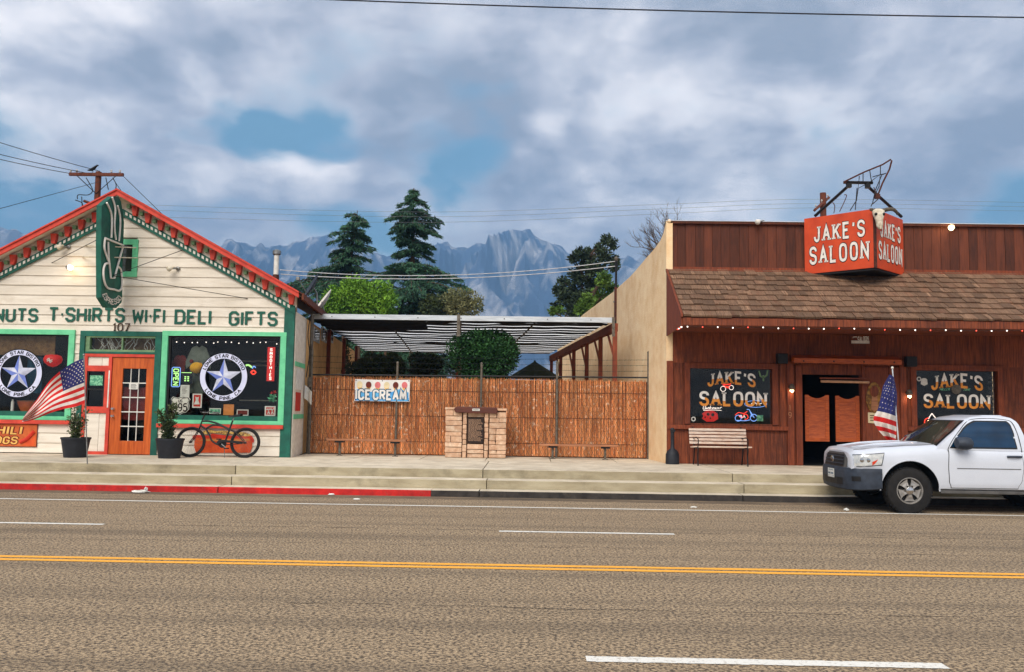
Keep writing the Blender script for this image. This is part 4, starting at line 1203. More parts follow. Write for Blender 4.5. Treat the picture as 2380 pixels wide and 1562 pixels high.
mb.lathe(prof, (0,0,0), 28)
mb.v = [tuple(q_ @ Vector(v)+p) for v in mb.v]; mb.build('dish', 'truck_plastic', t, smooth=True)
fe = p+ax*.42
MB().tube([p-Vector((0,0,.36)), fe], .014, 6).build('feed_arm', 'steel', t)
MB().box(fe.x-.05, fe.y-.05, fe.z-.05, fe.x+.05, fe.y+.05, fe.z+.05).build('feed_horn', 'steel', t, bevel=.01)
MB().tube([p-ax*.08, p-ax*.2+Vector((0,0,-.1)), at(738, 704, 25.5)-Vector((0,0,.15))], .025, 8).build('mast', 'steel', t, smooth=True)
p = at(748, 700, 26.5)
t = thing('roof_dish', 'white dish seen edge on behind the dark satellite dish', 'satellite dish', p)
ax = Vector((-.75, -.3, .55)).normalized(); q_ = ax.to_track_quat('Z', 'Y')
mb = MB(); mb.lathe(prof, (0,0,0), 28); mb.v = [tuple(q_ @ (Vector(v)*1.15)+p) for v in mb.v]; mb.build('dish', 'white_paint', t, smooth=True)
MB().tube([p, p+Vector((.1,.1,-.5))], .025, 8).build('mast', 'steel', t)

# ------------------------------------------------------------------ planters
def planter(px, py, label, mat, seed, tall, spread, bare=0, lean=0):
    p = gnd(px, py, S)
    t = thing('planter', label, 'planter', (p.x, p.y, S))
    MB().lathe([(.23,0),(.235,.02),(.30,.40),(.315,.40),(.315,.44),(.285,.44),(.275,.36)], (p.x,p.y,S), 22).build('pot', 'planter', t, smooth=True)
    MB().lathe([(.275,.36),(.01,.38)], (p.x,p.y,S), 14).build('soil', 'soil', t)
    t2 = thing('potted_shrub', label.replace('black planter with', 'shrub of').replace('black planter', 'shrub'), 'plant', (p.x, p.y, S+.37))
    rng = random.Random(seed); mb = MB()
    tips = []
    for i in range(9):
        a = rng.uniform(0, 2*pi); r = rng.uniform(.02, spread); h = rng.uniform(.5, 1)*tall
        pts = [(p.x+rng.uniform(-.05,.05), p.y+rng.uniform(-.05,.05), S+.36)]
        for k in range(1, 5): pts.append((p.x+r*cos(a)*k/4+lean*k/4+rng.uniform(-.02,.02), p.y+r*sin(a)*k/4, S+.36+h*k/4))
        mb.tube(pts, [.012,.01,.008,.006,.003], 5); tips += pts[1:]
    mb.build('stem', 'bark', t2)
    T = np.array(tips)
    def f(r_, n):
        c = T[r_.integers(0, len(T), n)]; d = r_.normal(size=(n,3)); d /= np.linalg.norm(d, axis=1, keepdims=True)
        return c+d*r_.uniform(0,.13,(n,1)), d+np.array([0,0,.6])
    leaves(int(1900*(1-bare)), f, .07, mat, 'foliage', t2, aspect=.4, seed=seed)
    if bare: leaves(140, f, .06, 'bone', 'pale_leaves', t2, aspect=.5, seed=seed+1)
planter(174, 1064, 'black planter with a thin dry olive bush left of the orange door', 'leaf_shrub', 11, .72, .18, .45)
planter(393, 1066, 'black planter with a wispy green bush right of the orange door', 'leaf_shrub', 12, .78, .2, 0, -.14)

# ------------------------------------------------------------------ bicycle
BY = 20.42
def bk(cx, cy, dy=0.0):
    p = c4(cx, cy, BY); z = p.z-S
    return Vector((p.x, BY+dy+.12*z, p.z))
cA, cB = bk(455, 925), bk(1772, 937)
Rw = .322
cA.z = cB.z = S+Rw+.02
bike = thing('bicycle', 'black beach cruiser bicycle leaning below the right display window', 'bicycle', (cA.x, BY, S))
for c in (cA, cB):
    lean = Vector((0, .12, 1)).normalized(); ex = Vector((1, 0, 0))
    def ring(r, n=36): return [c+(ex*cos(2*pi*i/n)+lean*sin(2*pi*i/n))*r for i in range(n)]
    w_ = MB().tube(ring(Rw), .030, 8, close=True).build('wheel', 'tyre', bike, smooth=True)
    MB().tube(ring(Rw-.034), .011, 6, close=True).build('rim', 'black', w_, smooth=True)
    mb = MB()
    for i in range(28):
        a = 2*pi*i/28; s_ = .02 if i % 2 else -.02
        mb.tube([c+Vector((0,s_,0))+(ex*cos(a+.3*s_/.02)+lean*sin(a+.3*s_/.02))*.022, c+(ex*cos(a)+lean*sin(a))*(Rw-.03)], .0016, 3, cap=False)
    mb.build('spokes', 'steel', w_)
    MB().tube([c-Vector((0,.05,0)), c+Vector((0,.05,0))], .022, 10).build('hub', 'dark_metal', w_)
def fork(dy): return [cA+Vector((0,dy,0)), bk(560,770,dy), bk(640,620,dy*.6)]
for dy in (-.05, .05): MB().tube(fork(dy), .011, 6).build('fork_blade', 'black', bike, smooth=True)
MB().tube([bk(630,650), bk(690,470), bk(725,360), bk(765,250)], .018, 8).build('steerer', 'black', bike, smooth=True)
MB().tube(bez([bk(980,215,-.34), bk(800,200,-.30), bk(740,190,-.18), bk(765,245), bk(720,190,.18), bk(690,180,.3), bk(820,180,.34)]), .012, 6).build('handlebar', 'dark_metal', bike, smooth=True)
for dy in (-.34, .34): MB().tube([bk(830,200,dy), bk(985,214,dy)], .018, 8).build('grip', 'black_gloss', bike)
fr_ = [[(715,412),(880,415),(1100,475),(1300,580),(1385,625)], [(690,525),(800,590),(960,512),(1150,520),(1360,595),(1520,680)], [(690,530),(800,600),(900,740),(965,880),(1110,975),(1260,985)], [(1265,985),(1385,600),(1450,400)]]
for L_ in fr_: MB().tube(bez([bk(*q) for q in L_]), .021, 8).build('frame_tube', 'black', bike, smooth=True)
for dy in (-.06, .06):
    MB().tube([bk(1265,985,dy*.4), bk(1560,965,dy), cB+Vector((0,dy,0))], .010, 6).build('chain_stay', 'black', bike, smooth=True)
    MB().tube([bk(1420,620,dy*.4), bk(1560,690,dy), cB+Vector((0,dy,0))], .010, 6).build('seat_stay', 'black', bike, smooth=True)
MB().tube([bk(1450,405), bk(1475,330)], .014, 8).build('seat_post', 'steel', bike)
sp = bk(1500, 300)
mb = MB()
def sadd(u, v):
    x = sp.x-.15+.30*u; w = .03+.085*max(0, u-.25)/.75 if u > .25 else .03
    a = pi*v
    return (x, sp.y-w*cos(a)*(1 if u > .0 else 0), sp.z-.02+.05*sin(a)*(.7+.5*u)+.03*u*u)
mb.grid(sadd, 10, 8); mb.build('saddle', 'black', bike, smooth=True)
cg = bk(1240, 935, -.07); cr_ = bk(1720, 930, -.07)
MB().prism([(cg.x-.13+.0,cg.z),(cg.x-.09,cg.z+.06),(cg.x,cg.z+.075),(cr_.x,cr_.z+.03),(cr_.x+.03,cr_.z),(cr_.x,cr_.z-.03),(cg.x,cg.z+.02),(cg.x-.08,cg.z-.03)], lambda a,b:(a,cg.y-.012,b), lambda a,b:(a,cg.y,b)).build('chain_guard', 'black', bike)
MB().lathe([(.095,0),(.095,.008),(.07,.01)], (cg.x, cg.y+.02, cg.z-.02), 24, 'y').build('chainring', 'dark_metal', bike)
for s_, dy in ((1,-.05),(-1,.12)):
    e_ = Vector((cg.x+.12*s_, cg.y+dy, cg.z-.02-.10*s_))
    MB().tube([(cg.x, cg.y+dy, cg.z-.02), e_], .010, 6).build('crank', 'steel', bike)
    MB().box(e_.x-.045, e_.y-.05, e_.z-.012, e_.x+.045, e_.y+.05, e_.z+.012).build('pedal', 'black', bike)
MB().tube([bk(1270,1000), bk(1290,1300)], .008, 5).build('kickstand', 'steel', bike)

# ------------------------------------------------------------------ flags
def flag(root, fn, nu, nv, stars, canton_u=.42, bw=True, mats=('flag_red','flag_white','flag_blue')):
    """fn(u, v): u from hoist to fly, v from bottom to top; 13 stripes, blue canton over the top 7"""
    mb = MB(); nv = 26
    vs = [fn(i/nu, j/nv) for j in range(nv+1) for i in range(nu+1)]
    mb.v = [tuple(p) for p in vs]
    for j in range(nv):
        for i in range(nu):
            st = j//2
            m = 0 if st % 2 == 0 else 1
            if st >= 6 and (i+.5)/nu < canton_u: m = 2
            mb.f.append((j*(nu+1)+i, j*(nu+1)+i+1, (j+1)*(nu+1)+i+1, (j+1)*(nu+1)+i)); mb.m.append(m)
    o = mb.build('flag', list(mats), root, smooth=True, sharp=180)
    sm = MB()
    for r_ in range(9):
        for c_ in range(6 if r_ % 2 == 0 else 5):
            u = canton_u*((c_*2+1+(r_ % 2))/12); v = 6/13+7/13*(r_+1)/10
            c = Vector(fn(u, v)); a = Vector(fn(min(u+.02,1), v))-c; b = Vector(fn(u, v+.02))-c
            if a.length < 1e-6 or b.length < 1e-6: continue
            a.normalize(); b.normalize(); nn = Vector((0,-.006,0))
            P = []
            for k in range(10):
                t_ = pi/2+k*pi/5; rr = stars if k % 2 == 0 else stars*.45
                P.append(c+nn+(a*cos(t_)+b*sin(t_))*rr)
            sm.add(P, [tuple(range(10))])
    sm.build('stars', 'flag_white', o, kind='stuff')
    return o
pb = gnd(203, 1080, S); FYp = pb.y
ft = thing('flag_on_pole', 'american flag streaming left from a pole on the kerbside pavement', 'flag', pb)
pt = at(195, 826, FYp)
MB().tube([pb, pt], .012, 8).build('pole', 'steel', ft, smooth=True)
MB().ball(pt, .025, 10).build('finial', 'steel', ft, smooth=True)
T_ = [(194.5,834),(170,844),(135,868),(110,892),(85,930),(54,974)]
B_ = [(200.5,937),(178,945),(150,952),(118,962),(85,972),(51,981)]
def cl(P, u):
    s = u*(len(P)-1); i = min(int(s), len(P)-2); f = s-i
    p0, p1, p2, p3 = P[max(i-1,0)], P[i], P[i+1], P[min(i+2,len(P)-1)]
    return tuple(.5*((2*p1[k])+(p2[k]-p0[k])*f+(2*p0[k]-5*p1[k]+4*p2[k]-p3[k])*f*f+(3*p1[k]-p0[k]-3*p2[k]+p3[k])*f**3) for k in (0,1))
def f1(u, v):
    a, b = cl(T_, u), cl(B_, u)
    x, y = b[0]+(a[0]-b[0])*v, b[1]+(a[1]-b[1])*v
    y += 3*sin(u*9+v*2)*u*(1-v*.3)
    return at(x, y, FYp+.10*sin(u*8-v*3.5)*min(1,u*3)+.05*sin(v*9+u*5)*u)
flag(ft, f1, 40, 26, .017, canton_u=.38)
# ------------------------------------------------------------------ saloon
SX0 = at(1548, 900, FY).x; SX1 = 14.2
PT = at(1900, 516, FY).z                       # parapet top
RT = at(1900, 634, FY).z                       # top of shingle roof
EY = 18.85
EZ = at(1800, 738, EY).z                       # roof edge
sl = thing('saloon_building', 'brown timber saloon front with shingle awning and pale stucco side wall', 'building', (SX0, FY, S))
# openings
SW1 = fr(1603, 858, 1794, 986); SW2 = fr(2129, 863, 2318, 992)
DX0, DX1 = at(1866, 980, FY).x, at(2004, 980, FY).x; DZ1 = at(1950, 872, FY).z
mb = MB()
xs_ = sorted({SX0+.16, SX1, SW1[0], SW1[2], SW2[0], SW2[2], DX0, DX1})
for a, b in zip(xs_[:-1], xs_[1:]):
    m_ = (a+b)/2; segs = [(S, EZ+.3)]
    for (x0, z0, x1, z1) in (SW1, SW2, (DX0, S, DX1, DZ1)):
        if x0 < m_ < x1: segs = [(S, z0), (z1, EZ+.3)] if z0 > S+.1 else [(z1, EZ+.3)]
    for z0, z1 in segs: mb.box(a, FY+.03, z0, b, FY+.2, z1)
mb.build('wall', 'saloon_wood', sl)
mb = MB(); mb.box(SX0+.02, FY+.10, EZ+.3, SX1, FY+.25, PT-.03); mb.build('parapet_wall', 'saloon_wood', sl)
# facing boards: vertical panels between openings, each its own piece
def panels(x0, x1, z0, z1, w, name='wall_panel'):
    n = max(1, round((x1-x0)/w))
    for i in range(n):
        a = x0+(x1-x0)*i/n; b = x0+(x1-x0)*(i+1)/n
        box(name, 'saloon_wood', (a+.003, FY+random.uniform(0,.006), z0), (b-.003, FY+.028, z1), sl)
zA = at(1700, 846, FY).z; zB = at(1700, 990, FY).z
panels(SX0+.02, SX1, zA, EZ+.28, 1.1)
panels(SX0+.02, at(1586, 910, FY).x, zB, zA, .4)
panels(at(1812, 910, FY).x, at(1829, 910, FY).x, zB, zA, .4)
panels(SX0+.02, at(1829, 1040, FY).x, S, zB, .95)
panels(at(2107, 910, FY).x, at(2122, 910, FY).x, S, zA, .4)
panels(at(2330, 910, FY).x, SX1, S, zA, 1.0)
panels(at(2122, 910, FY).x, at(2330, 910, FY).x, S, SW2[1]-.1, .8)
# window trim, panes
def sal_window(R):
    x0, z0, x1, z1 = R; tw = .13
    mb = MB()
    mb.box(x0-tw, FY-.035, z1, x1+tw, FY+.05, z1+tw); mb.box(x0-tw, FY-.035, z0-.02, x0, FY+.05, z1); mb.box(x1, FY-.035, z0-.02, x1+tw, FY+.05, z1)
    w_ = mb.build('window_frame', 'saloon_trim', sl, bevel=.006)
    box('pane', 'pane', (x0, FY+.06, z0), (x1, FY+.066, z1), w_)
    mb = MB(); mb.box(x0+.01, FY+.2, z0-.05, x1-.01, FY+1.3, z1+.05); mb.f = [f for i, f in enumerate(mb.f) if i != 2]; mb.m = mb.m[:5]; mb.build('dark_recess', 'interior', w_)
    return w_
sal_window(SW1); sal_window(SW2)
box('ledge', 'saloon_trim', (SX0+.02, FY-.09, zB-.10), (at(1829, 1000, FY).x, FY-.002, zB-.005), sl, bevel=.008)
box('ledge', 'saloon_trim', (at(2107, 1000, FY).x, FY-.09, SW2[1]-.12), (SX1, FY-.002, SW2[1]-.022), sl, bevel=.008)
for px in (1556, 1829+7, 2099):
    p = at(px, 1000, FY); box('post', 'saloon_trim', (p.x-.075, FY-.06, S), (p.x+.075, FY-.001, at(px, 840, FY).z), sl, bevel=.008)
# entrance: jambs, header board, swing doors, dark room
jx = [at(x, 960, FY).x for x in (1849, 1864, 2004, 2066, 2090)]
box('jamb', 'saloon_trim', (jx[0], FY-.02, S), (jx[1], FY+.16, at(1850, 850, FY).z), sl, bevel=.006)
box('jamb', 'saloon_trim', (jx[2], FY-.01, S), (jx[2]+.07, FY+.16, at(2010, 850, FY).z), sl, bevel=.006)
mb = MB(); A = (DX0-.02, FY+.21, S+.005); B = (DX1+.02, FY+5, DZ1+.3)
mb.box(*A, *B); mb.f = [f for i, f in enumerate(mb.f) if i != 2]; mb.m = mb.m[:5]; mb.build('dark_room', 'interior', sl)
hx0, hz0, hx1, hz1 = fr(1843, 836, 2093, 848, .3)
hd = MB().hexa([(hx0,FY-.36,hz0+.02),(hx1,FY-.36,hz0-.0),(hx1+.02,FY-.01,hz0+.06),(hx0+.03,FY-.01,hz0+.06),(hx0,FY-.36,hz1+.01),(hx1,FY-.36,hz1),(hx1+.02,FY-.01,hz1+.10),(hx0+.03,FY-.01,hz1+.10)]).build('door_canopy', 'batwing', sl, bevel=.006)
mb = MB()
for i in range(4): mb.lathe([(.018,0),(.02,-.01),(.008,-.016)], (hx0+.22+i*(hx1-hx0-.4)/3, FY-.361, (hz0+hz1)/2), 8, 'y')
mb.build('bolt', 'black', hd)
# panel to the right of the doorway
box('door_side_panel', 'saloon_trim', (jx[2]+.075, FY-.005, S), (jx[3], FY+.10, at(2040, 855, FY).z), sl, bevel=.006)
box('door_side_panel', 'saloon_trim', (jx[3]+.01, FY-.02, S), (jx[4]+.02, FY+.10, at(2040, 855, FY).z), sl, bevel=.006)
def swing(px0, px1, py0, py1, Y=FY+.12):
    x0, z0, x1, z1 = fr(px0, py0, px1, py1, 0, Y)
    d_ = MB(); st = .09
    d_.box(x0, Y-.02, z0, x0+st, Y+.02, z1); d_.box(x1-st, Y-.02, z0, x1, Y+.02, z1); d_.box(x0+st, Y-.018, z0, x1-st, Y+.018, z0+.09)
    n = 8
    P = [(x0+st+(x1-x0-2*st)*i/n, z1-.02-.06*sin(pi*i/n)) for i in range(n+1)]
    d_.xz([(x1-st, z1-.16), *[(a, b) for a, b in P[::-1]], (x0+st, z1-.16)], Y-.018, Y+.018)
    d_ = d_.build('swing_door', 'batwing', sl, bevel=.005)
    k = 14; h = (z1-.16-z0-.09)/k
    me = MB().hexa([(0,-.014,0),(x1-x0-2*st,-.014,0),(x1-x0-2*st,-.004,0),(0,-.004,0),(0,.004,h*1.15),(x1-x0-2*st,.004,h*1.15),(x1-x0-2*st,.014,h*1.15),(0,.014,h*1.15)])
    o0 = me.build('louvre', 'batwing', None, local=True); m_ = o0.data; bpy.data.objects.remove(o0)
    for i in range(k): piece('louvre', m_, d_, (x0+st, Y, z0+.09+i*h))
    return d_
swing(1870, 1926, 919, 1027); swing(1941, 1997, 921, 1028)
# fluorescent fitting, sconces, loudspeakers
x0, z0, x1, z1 = fr(1905, 879, 2021, 891, .15)
t = thing('tube_light_fitting', 'unlit fluorescent tube fitting above the saloon swing doors', 'lamp', ((x0+x1)/2, FY-.15, z0))
box('housing', 'saloon_trim', (x0, FY-.18, z1-.035), (x1, FY-.10, z1), t, bevel=.006)
MB().tube([(x0+.02,FY-.15,z0+.03),(x1-.02,FY-.15,z0+.02)], .03, 10).build('tube', 'tube_light', t, smooth=True)
for px, py, lb in ((1837, 905, 'small lit wall sconce on the post left of the saloon doors'), (2109, 918, 'small lit wall sconce on the post right of the saloon doors')):
    p = at(px, py, FY-.06)
    t = thing('wall_sconce', lb, 'lamp', p)
    MB().lathe([(.055,0),(.05,-.02),(.02,-.03)], (p.x,p.y,p.z+.04), 12, 'y').build('back_plate', 'rust_metal', t, smooth=True)
    MB().lathe([(.015,.12),(.05,.09),(.075,.0),(.07,-.0),(.045,.08)], (p.x,p.y-.09,p.z), 12).build('shade', 'galv', t, smooth=True)
    for dx in (-.025, .025, 0): MB().ball((p.x+dx, p.y-.09-.02*(dx == 0), p.z-.045-.02*(dx == 0)), .024, 8).build('bulb', 'bulb_warm', t, smooth=True)
    l = bpy.data.lights.new('sconce_glow', 'POINT'); l.energy = .6; l.color = (1,.6,.35); l.shadow_soft_size = .04
    q = bpy.data.objects.new('sconce_glow', l); C.objects.link(q); q.parent = t; q.location = (0,-.13,-.10)
for px, py, lb in ((1815, 835, 'black loudspeaker box mounted left of the saloon doorway'), (2113, 842, 'black loudspeaker box mounted right of the saloon doorway')):
    p = at(px, py, FY-.1)
    t = thing('wall_speaker', lb, 'speaker', p)
    MB().box(p.x-.12,FY-.24,p.z-.12,p.x+.12,FY-.06,p.z+.12).build('cabinet', 'black', t, bevel=.012)
    MB().lathe([(.09,0),(.085,.006),(.04,.02),(.02,.016)], (p.x,FY-.247,p.z), 20, 'y').build('cone', 'dark_metal', t, smooth=True)
    MB().box(p.x-.03,FY-.06,p.z-.03,p.x+.03,FY-.001,p.z+.03).build('bracket', 'dark_metal', t)
# carved gold mask sign, small plaque, house numerals, hanging name board
cx, cz = at(2030, 925, FY).x, at(2030, 925, FY).z
t = thing('carved_shield', 'carved gold and brown oval shield on the panel beside the saloon doors', 'sign', (cx, FY-.01, cz))
n = 28
MB().xz([(cx+.19*cos(2*pi*i/n)*(1-.12*sin(2*pi*i/n)), cz+.36*sin(2*pi*i/n)) for i in range(n)], FY-.04, FY-.006).build('shield', 'gold', t, bevel=.01)
MB().xz([(cx+.10*cos(2*pi*i/n), cz+.14+.13*sin(2*pi*i/n)) for i in range(n)], FY-.055, FY-.041).build('crown_carving', 'saloon_trim', t, bevel=.006)
MB().xz([(cx-.06,cz+.08),(cx+.06,cz+.08),(cx+.085,cz-.28),(cx,cz-.33),(cx-.085,cz-.28)], FY-.05, FY-.041).build('drape_carving', 'plank', t, bevel=.006)
x0, z0, x1, z1 = fr(2017, 960, 2043, 984, .02)
t = thing('wall_plaque', 'small cream plaque with dark lines below the carved shield', 'sign', ((x0+x1)/2, FY-.02, z0))
MB().xz([(x0,z0),(x1,z0-.02),(x1,z1-.06),(x1-.05,z1),(x0,z1)], FY-.02, FY-.006).build('plate', 'scoop_cream', t)
mb = MB()
for i in range(3): mb.box(x0+.04, FY-.024, z0+.05+i*.055, x1-.03, FY-.021, z0+.07+i*.055)
mb.build('lines', 'bark', t)
mb = MB(); p = at(1835, 955, FY-.06)
for i, ch in enumerate("19"): text(mb, ch, .12, plane_map(p.x, FY-.0615, p.z-i*.165+.0), sw=.16, d=.008, align=.5, rounded=True)
mb.build('house_number', 'plank', sl)
x0, z0, x1, z1 = fr(1979, 772, 2021, 799, .1)
t = thing('name_board', 'small tilted board with white lettering under the shingle awning', 'sign', ((x0+x1)/2, FY-.1, z0))
def tl(a, b, y): return (x0+(x1-x0)*a, y, z0+(z1-z0)*(b*.8+.2*a))
MB().prism([(0,0),(1,0),(1,1),(0,.85)], lambda a,b: tl(a,b,FY-.06), lambda a,b: tl(a,b,FY-.03)).build('board', 'saloon_wood', t)
mb = MB()
text(mb, "JAKE'S", .055, lambda u,v,w: tl(.08+u/(x1-x0), .55+v/(z1-z0), FY-.061-w), sw=.16, d=.003, fit=.15, serif=.1)
text(mb, "SALOON", .13, lambda u,v,w: tl(.36+u/(x1-x0), .08+v/(z1-z0), FY-.061-w), sw=.2, d=.004, fit=.25, serif=.1)
mb.box(*tl(0,-.01,FY-.065), *tl(1,.05,FY-.0605)); mb.build('lettering', 'sign_letter', t)
# window lettering and neon
def arch(x0, x1, zb, rise, Y):
    w = x1-x0
    return lambda u, v, W: (x0+u, Y-W, zb+v+rise*(1-(2*u/w-1)**2))
def sal_text(sign_label, R, j, s):
    t = thing('window_lettering', sign_label, 'sign', (R[0], FY+.058, R[1]))
    for word, (px0, py0, px1, py1), rise in (("JAKE'S", j, .07), ("SALOON", s, 0)):
        x0, z0, x1, z1 = fr(px0, py0, px1, py1, -.05)
        h = (z1-z0)-rise
        mb = MB(); mb.cur = 'two'
        text(mb, word, h, arch(x0, x1, z0, rise, FY+.058), sw=.20, d=.004, fit=x1-x0, gap=.34, serif=.18, rounded=True, each=(lambda m: m.build('letter', ['window_letter', 'window_gold'], t), 'two'))
sal_text('white and gold painted lettering on the saloon window above the bench', SW1, (1646,866,1753,899), (1628,914,1779,943))
sal_text('white and gold painted lettering on the saloon window behind the truck', SW2, (2166,871,2281,907), (2149,920,2298,948))
def neon(name, label, Y, parts, cat='sign'):
    """parts: (name, material, radius, list of pixel polylines)"""
    a0 = parts[0][3][0][0]
    t = thing(name, label, cat, at(*a0, Y))
    for nm, mat, r, Ls in parts:
        mb = MB()
        for L_ in Ls: mb.tube(bez([at(x, y, Y) for x, y in L_], 4), r, 5)
        mb.build(nm, mat, t)
    return t
Yn = FY+.14
neon('script_neon', 'small white script neon sign low in the left saloon window', Yn, [('tube', 'neon_white', .006, [
    [(1633,952),(1635,945),(1640,945),(1638,948),(1641,951),(1634,952)], [(1642,948),(1643,951),(1646,948),(1646,951)], [(1651,944),(1650,951),(1648,949),(1650,948)],
    [(1653,948),(1655,951),(1657,948),(1659,951),(1660,948)], [(1662,950),(1664,948),(1662,951),(1665,951)], [(1667,948),(1667,951)], [(1671,948),(1669,950),(1671,951)], [(1673,951),(1674,948),(1677,948)], [(1634,955),(1655,954),(1676,955)]])])
def cc(x, y, r, n=10, sy=1): return [(x+r*cos(2*pi*i/n), y+r*sy*sin(2*pi*i/n)) for i in range(n+1)]
neon('motorcycle_neon', 'blue and red neon motorcycle in the left saloon window', Yn, [
    ('blue_tube', 'neon_blue', .008, [cc(1715,973,7), cc(1751,972,8), [(1735,953),(1741,954),(1747,970)], [(1740,953),(1746,962),(1752,972)], [(1712,978),(1730,979),(1742,977)]]),
    ('red_tube', 'neon_red', .008, [[(1708,966),(1716,960),(1728,962),(1736,957)], [(1726,966),(1734,964),(1738,972),(1730,977)], [(1716,966),(1722,972),(1728,968)]]),
    ('white_tube', 'neon_white', .006, [[(1718,970),(1722,966),(1724,973)], [(1726,972),(1729,967),(1731,973)]])])
neon('wagon_neon', 'small red neon wagon with white wheels under the window lettering', Yn, [
    ('red_tube', 'neon_red', .011, [[(1677,893),(1688,895),(1698,893)], [(1680,897),(1690,900),(1697,897)], [(1684,901),(1694,903)]]),
    ('white_tube', 'neon_white', .007, [cc(1680,905,6), cc(1699,902,5)])])
p = at(1650, 968, Yn+.1)
t = thing('red_glow_sign', 'dim red glowing skull shape low in the left saloon window', 'sign', p)
mb = MB(); mb.xz([(p.x+.18*cos(2*pi*i/16)*(1+.15*sin(3*i)), p.z+.15*sin(2*pi*i/16)*(1+.12*cos(5*i))) for i in range(16)], Yn+.1, Yn+.13); mb.build('glow', 'neon_red_dim', t)
mb = MB()
for dx, dz, r in ((-.05,.04,.035),(.06,.03,.04),(0,-.05,.02),(-.12,-.03,.02)): mb.xz([(p.x+dx+r*cos(2*pi*i/10), p.z+dz+r*sin(2*pi*i/10)) for i in range(10)], Yn+.094, Yn+.099)
mb.build('hollow', 'black', t)
neon('oval_neon', 'pale blue neon oval below the gold lettering in the left saloon window', Yn, [('blue_tube', 'neon_blue', .006, [cc(1756,940,26,16,.30)]), ('white_tube', 'neon_white', .006, [[(1711,939),(1718,942),(1724,938)], [(1745,940),(1752,936),(1760,941),(1770,938)]])])
x0, z0, x1, z1 = fr(1758, 966, 1773, 980, -.1); o = box('window_card', 'poster_green', (x0, FY+.1, z0), (x1, FY+.105, z1)); tag(o, 'pale green card in the corner of the left saloon window', 'card')
t = thing('eagle_decal', 'grey eagle decal in the top right corner of the left saloon window', 'sign', at(1775, 875, FY+.058))
mb = MB()
for P in ([(-.10,.12),(-.07,0),(0,-.04)], [(.10,.14),(.08,.02),(0,-.04)], [(0,.02),(0,-.12)]): stroke(mb, P, .035, lambda a,b,w: (at(1775,875,FY).x+a, FY+.058-w, at(1775,875,FY).z+b), .003)
mb.build('wings', 'sage', t)
for px, py, lb in ((1611, 975, 'small round white sticker in the bottom corner of the left saloon window'), (2135, 882, 'small round white sticker at the top of the right saloon window')):
    p = at(px, py, FY+.057); mb = MB(); annulus(mb, p.x, p.z, .03, .055, FY+.057, .003, 20); o = mb.build('round_sticker', 'paper'); tag(o, lb, 'sticker')
p = at(2147, 889, FY+.057)
o = MB().xz([(p.x-.08,p.z-.05),(p.x,p.z-.09),(p.x+.08,p.z-.05),(p.x+.07,p.z+.06),(p.x+.03,p.z+.09),(p.x-.03,p.z+.09),(p.x-.07,p.z+.06)], FY+.054, FY+.057).build('bell_sticker', 'paper'); tag(o, 'small bell-shaped white sticker in the right saloon window', 'sticker')
p = at(2222, 906, FY+.057)
t = thing('round_medallion', 'grey round medallion between green script in the right saloon window', 'sign', p)
MB().lathe([(.115,0),(.11,-.006),(.07,-.012)], (p.x,FY+.057,p.z), 24, 'y').build('disc', 'galv', t, smooth=True)
mb = MB(); text(mb, "MILLER", .05, plane_map(at(2186,907,FY).x, FY+.057, p.z-.03), sw=.16, d=.003, fit=.22, slant=.3); text(mb, "TIME", .05, plane_map(at(2240,907,FY).x, FY+.057, p.z-.03), sw=.16, d=.003, fit=.16, slant=.3)
mb.build('script', 'poster_green', t)
neon('mountain_neon', 'red script neon under a white mountain outline above the truck hood', Yn, [
    ('mountain_tube', 'neon_white', .011, [[(2157,975),(2160,969)], [(2160,969),(2165,962)], [(2165,962),(2172,971)], [(2172,971),(2176,976)], [(2176,976),(2179,972)], [(2179,972),(2186,982)]]),
    ('script_tube', 'neon_red', .013, [[(2158,972),(2150,976),(2148,984),(2153,988),(2161,983)], [(2161,981),(2165,977),(2167,983),(2162,985)], [(2168,982),(2172,978),(2173,983),(2169,984)], [(2176,984),(2177,978),(2180,980)], [(2186,978),(2182,980),(2185,983),(2181,985)]])])
mb = MB(); x0 = SW2[2]-.16
for i in range(9): mb.box(x0, FY+.09, SW2[1]+.12+i*.125, x0+.10, FY+.10, SW2[1]+.19+i*.125)
o = mb.build('pennant_strip', 'dark_metal'); tag(o, 'vertical strip of dark small cards along the right saloon window edge', 'cards')

# shingle awning
run = FY-.02-EY; rise = RT-EZ; SLp = atan2(rise, run); SLen = hypot(rise, run)
aw = thing('shingle_awning', 'sloping weathered wood shingle awning across the saloon front', 'awning', (SX0, FY, EZ))
def rp(X, s, up=0.0):
    return (X, EY+s*cos(SLp)-up*sin(SLp), EZ+s*sin(SLp)+up*cos(SLp))
MB().hexa([rp(SX0+.06,-.0,-.06), rp(SX1,-.0,-.06), rp(SX1,SLen,-.06), rp(SX0+.06,SLen,-.06), rp(SX0+.06,0,-.01), rp(SX1,0,-.01), rp(SX1,SLen,-.01), rp(SX0+.06,SLen,-.01)]).build('deck', 'saloon_wood', aw)
nrow = 9; ex = SLen/nrow
sh0 = MB().hexa([(0,-.02,.0),(1,-.02,.0),(1,ex*1.35,.0),(0,ex*1.35,.0),(0,-.02,.036),(1,-.02,.036),(1,ex*1.35,.004),(0,ex*1.35,.004)]).build('shingle', 'shingle', None, local=True)
sme = sh0.data; bpy.data.objects.remove(sh0)
cells = []
for r_ in range(nrow):
    X = SX0+.04
    while X < SX1-.05:
        w = random.choice((.12,.16,.2,.22,.26,.30)); w = min(w, SX1-X)
        cells.append((r_, X, w)); X += w
cells.sort(key=lambda c: (c[1] > 11.5, -c[2]*(1-.02*c[0])))
stuff = MB()
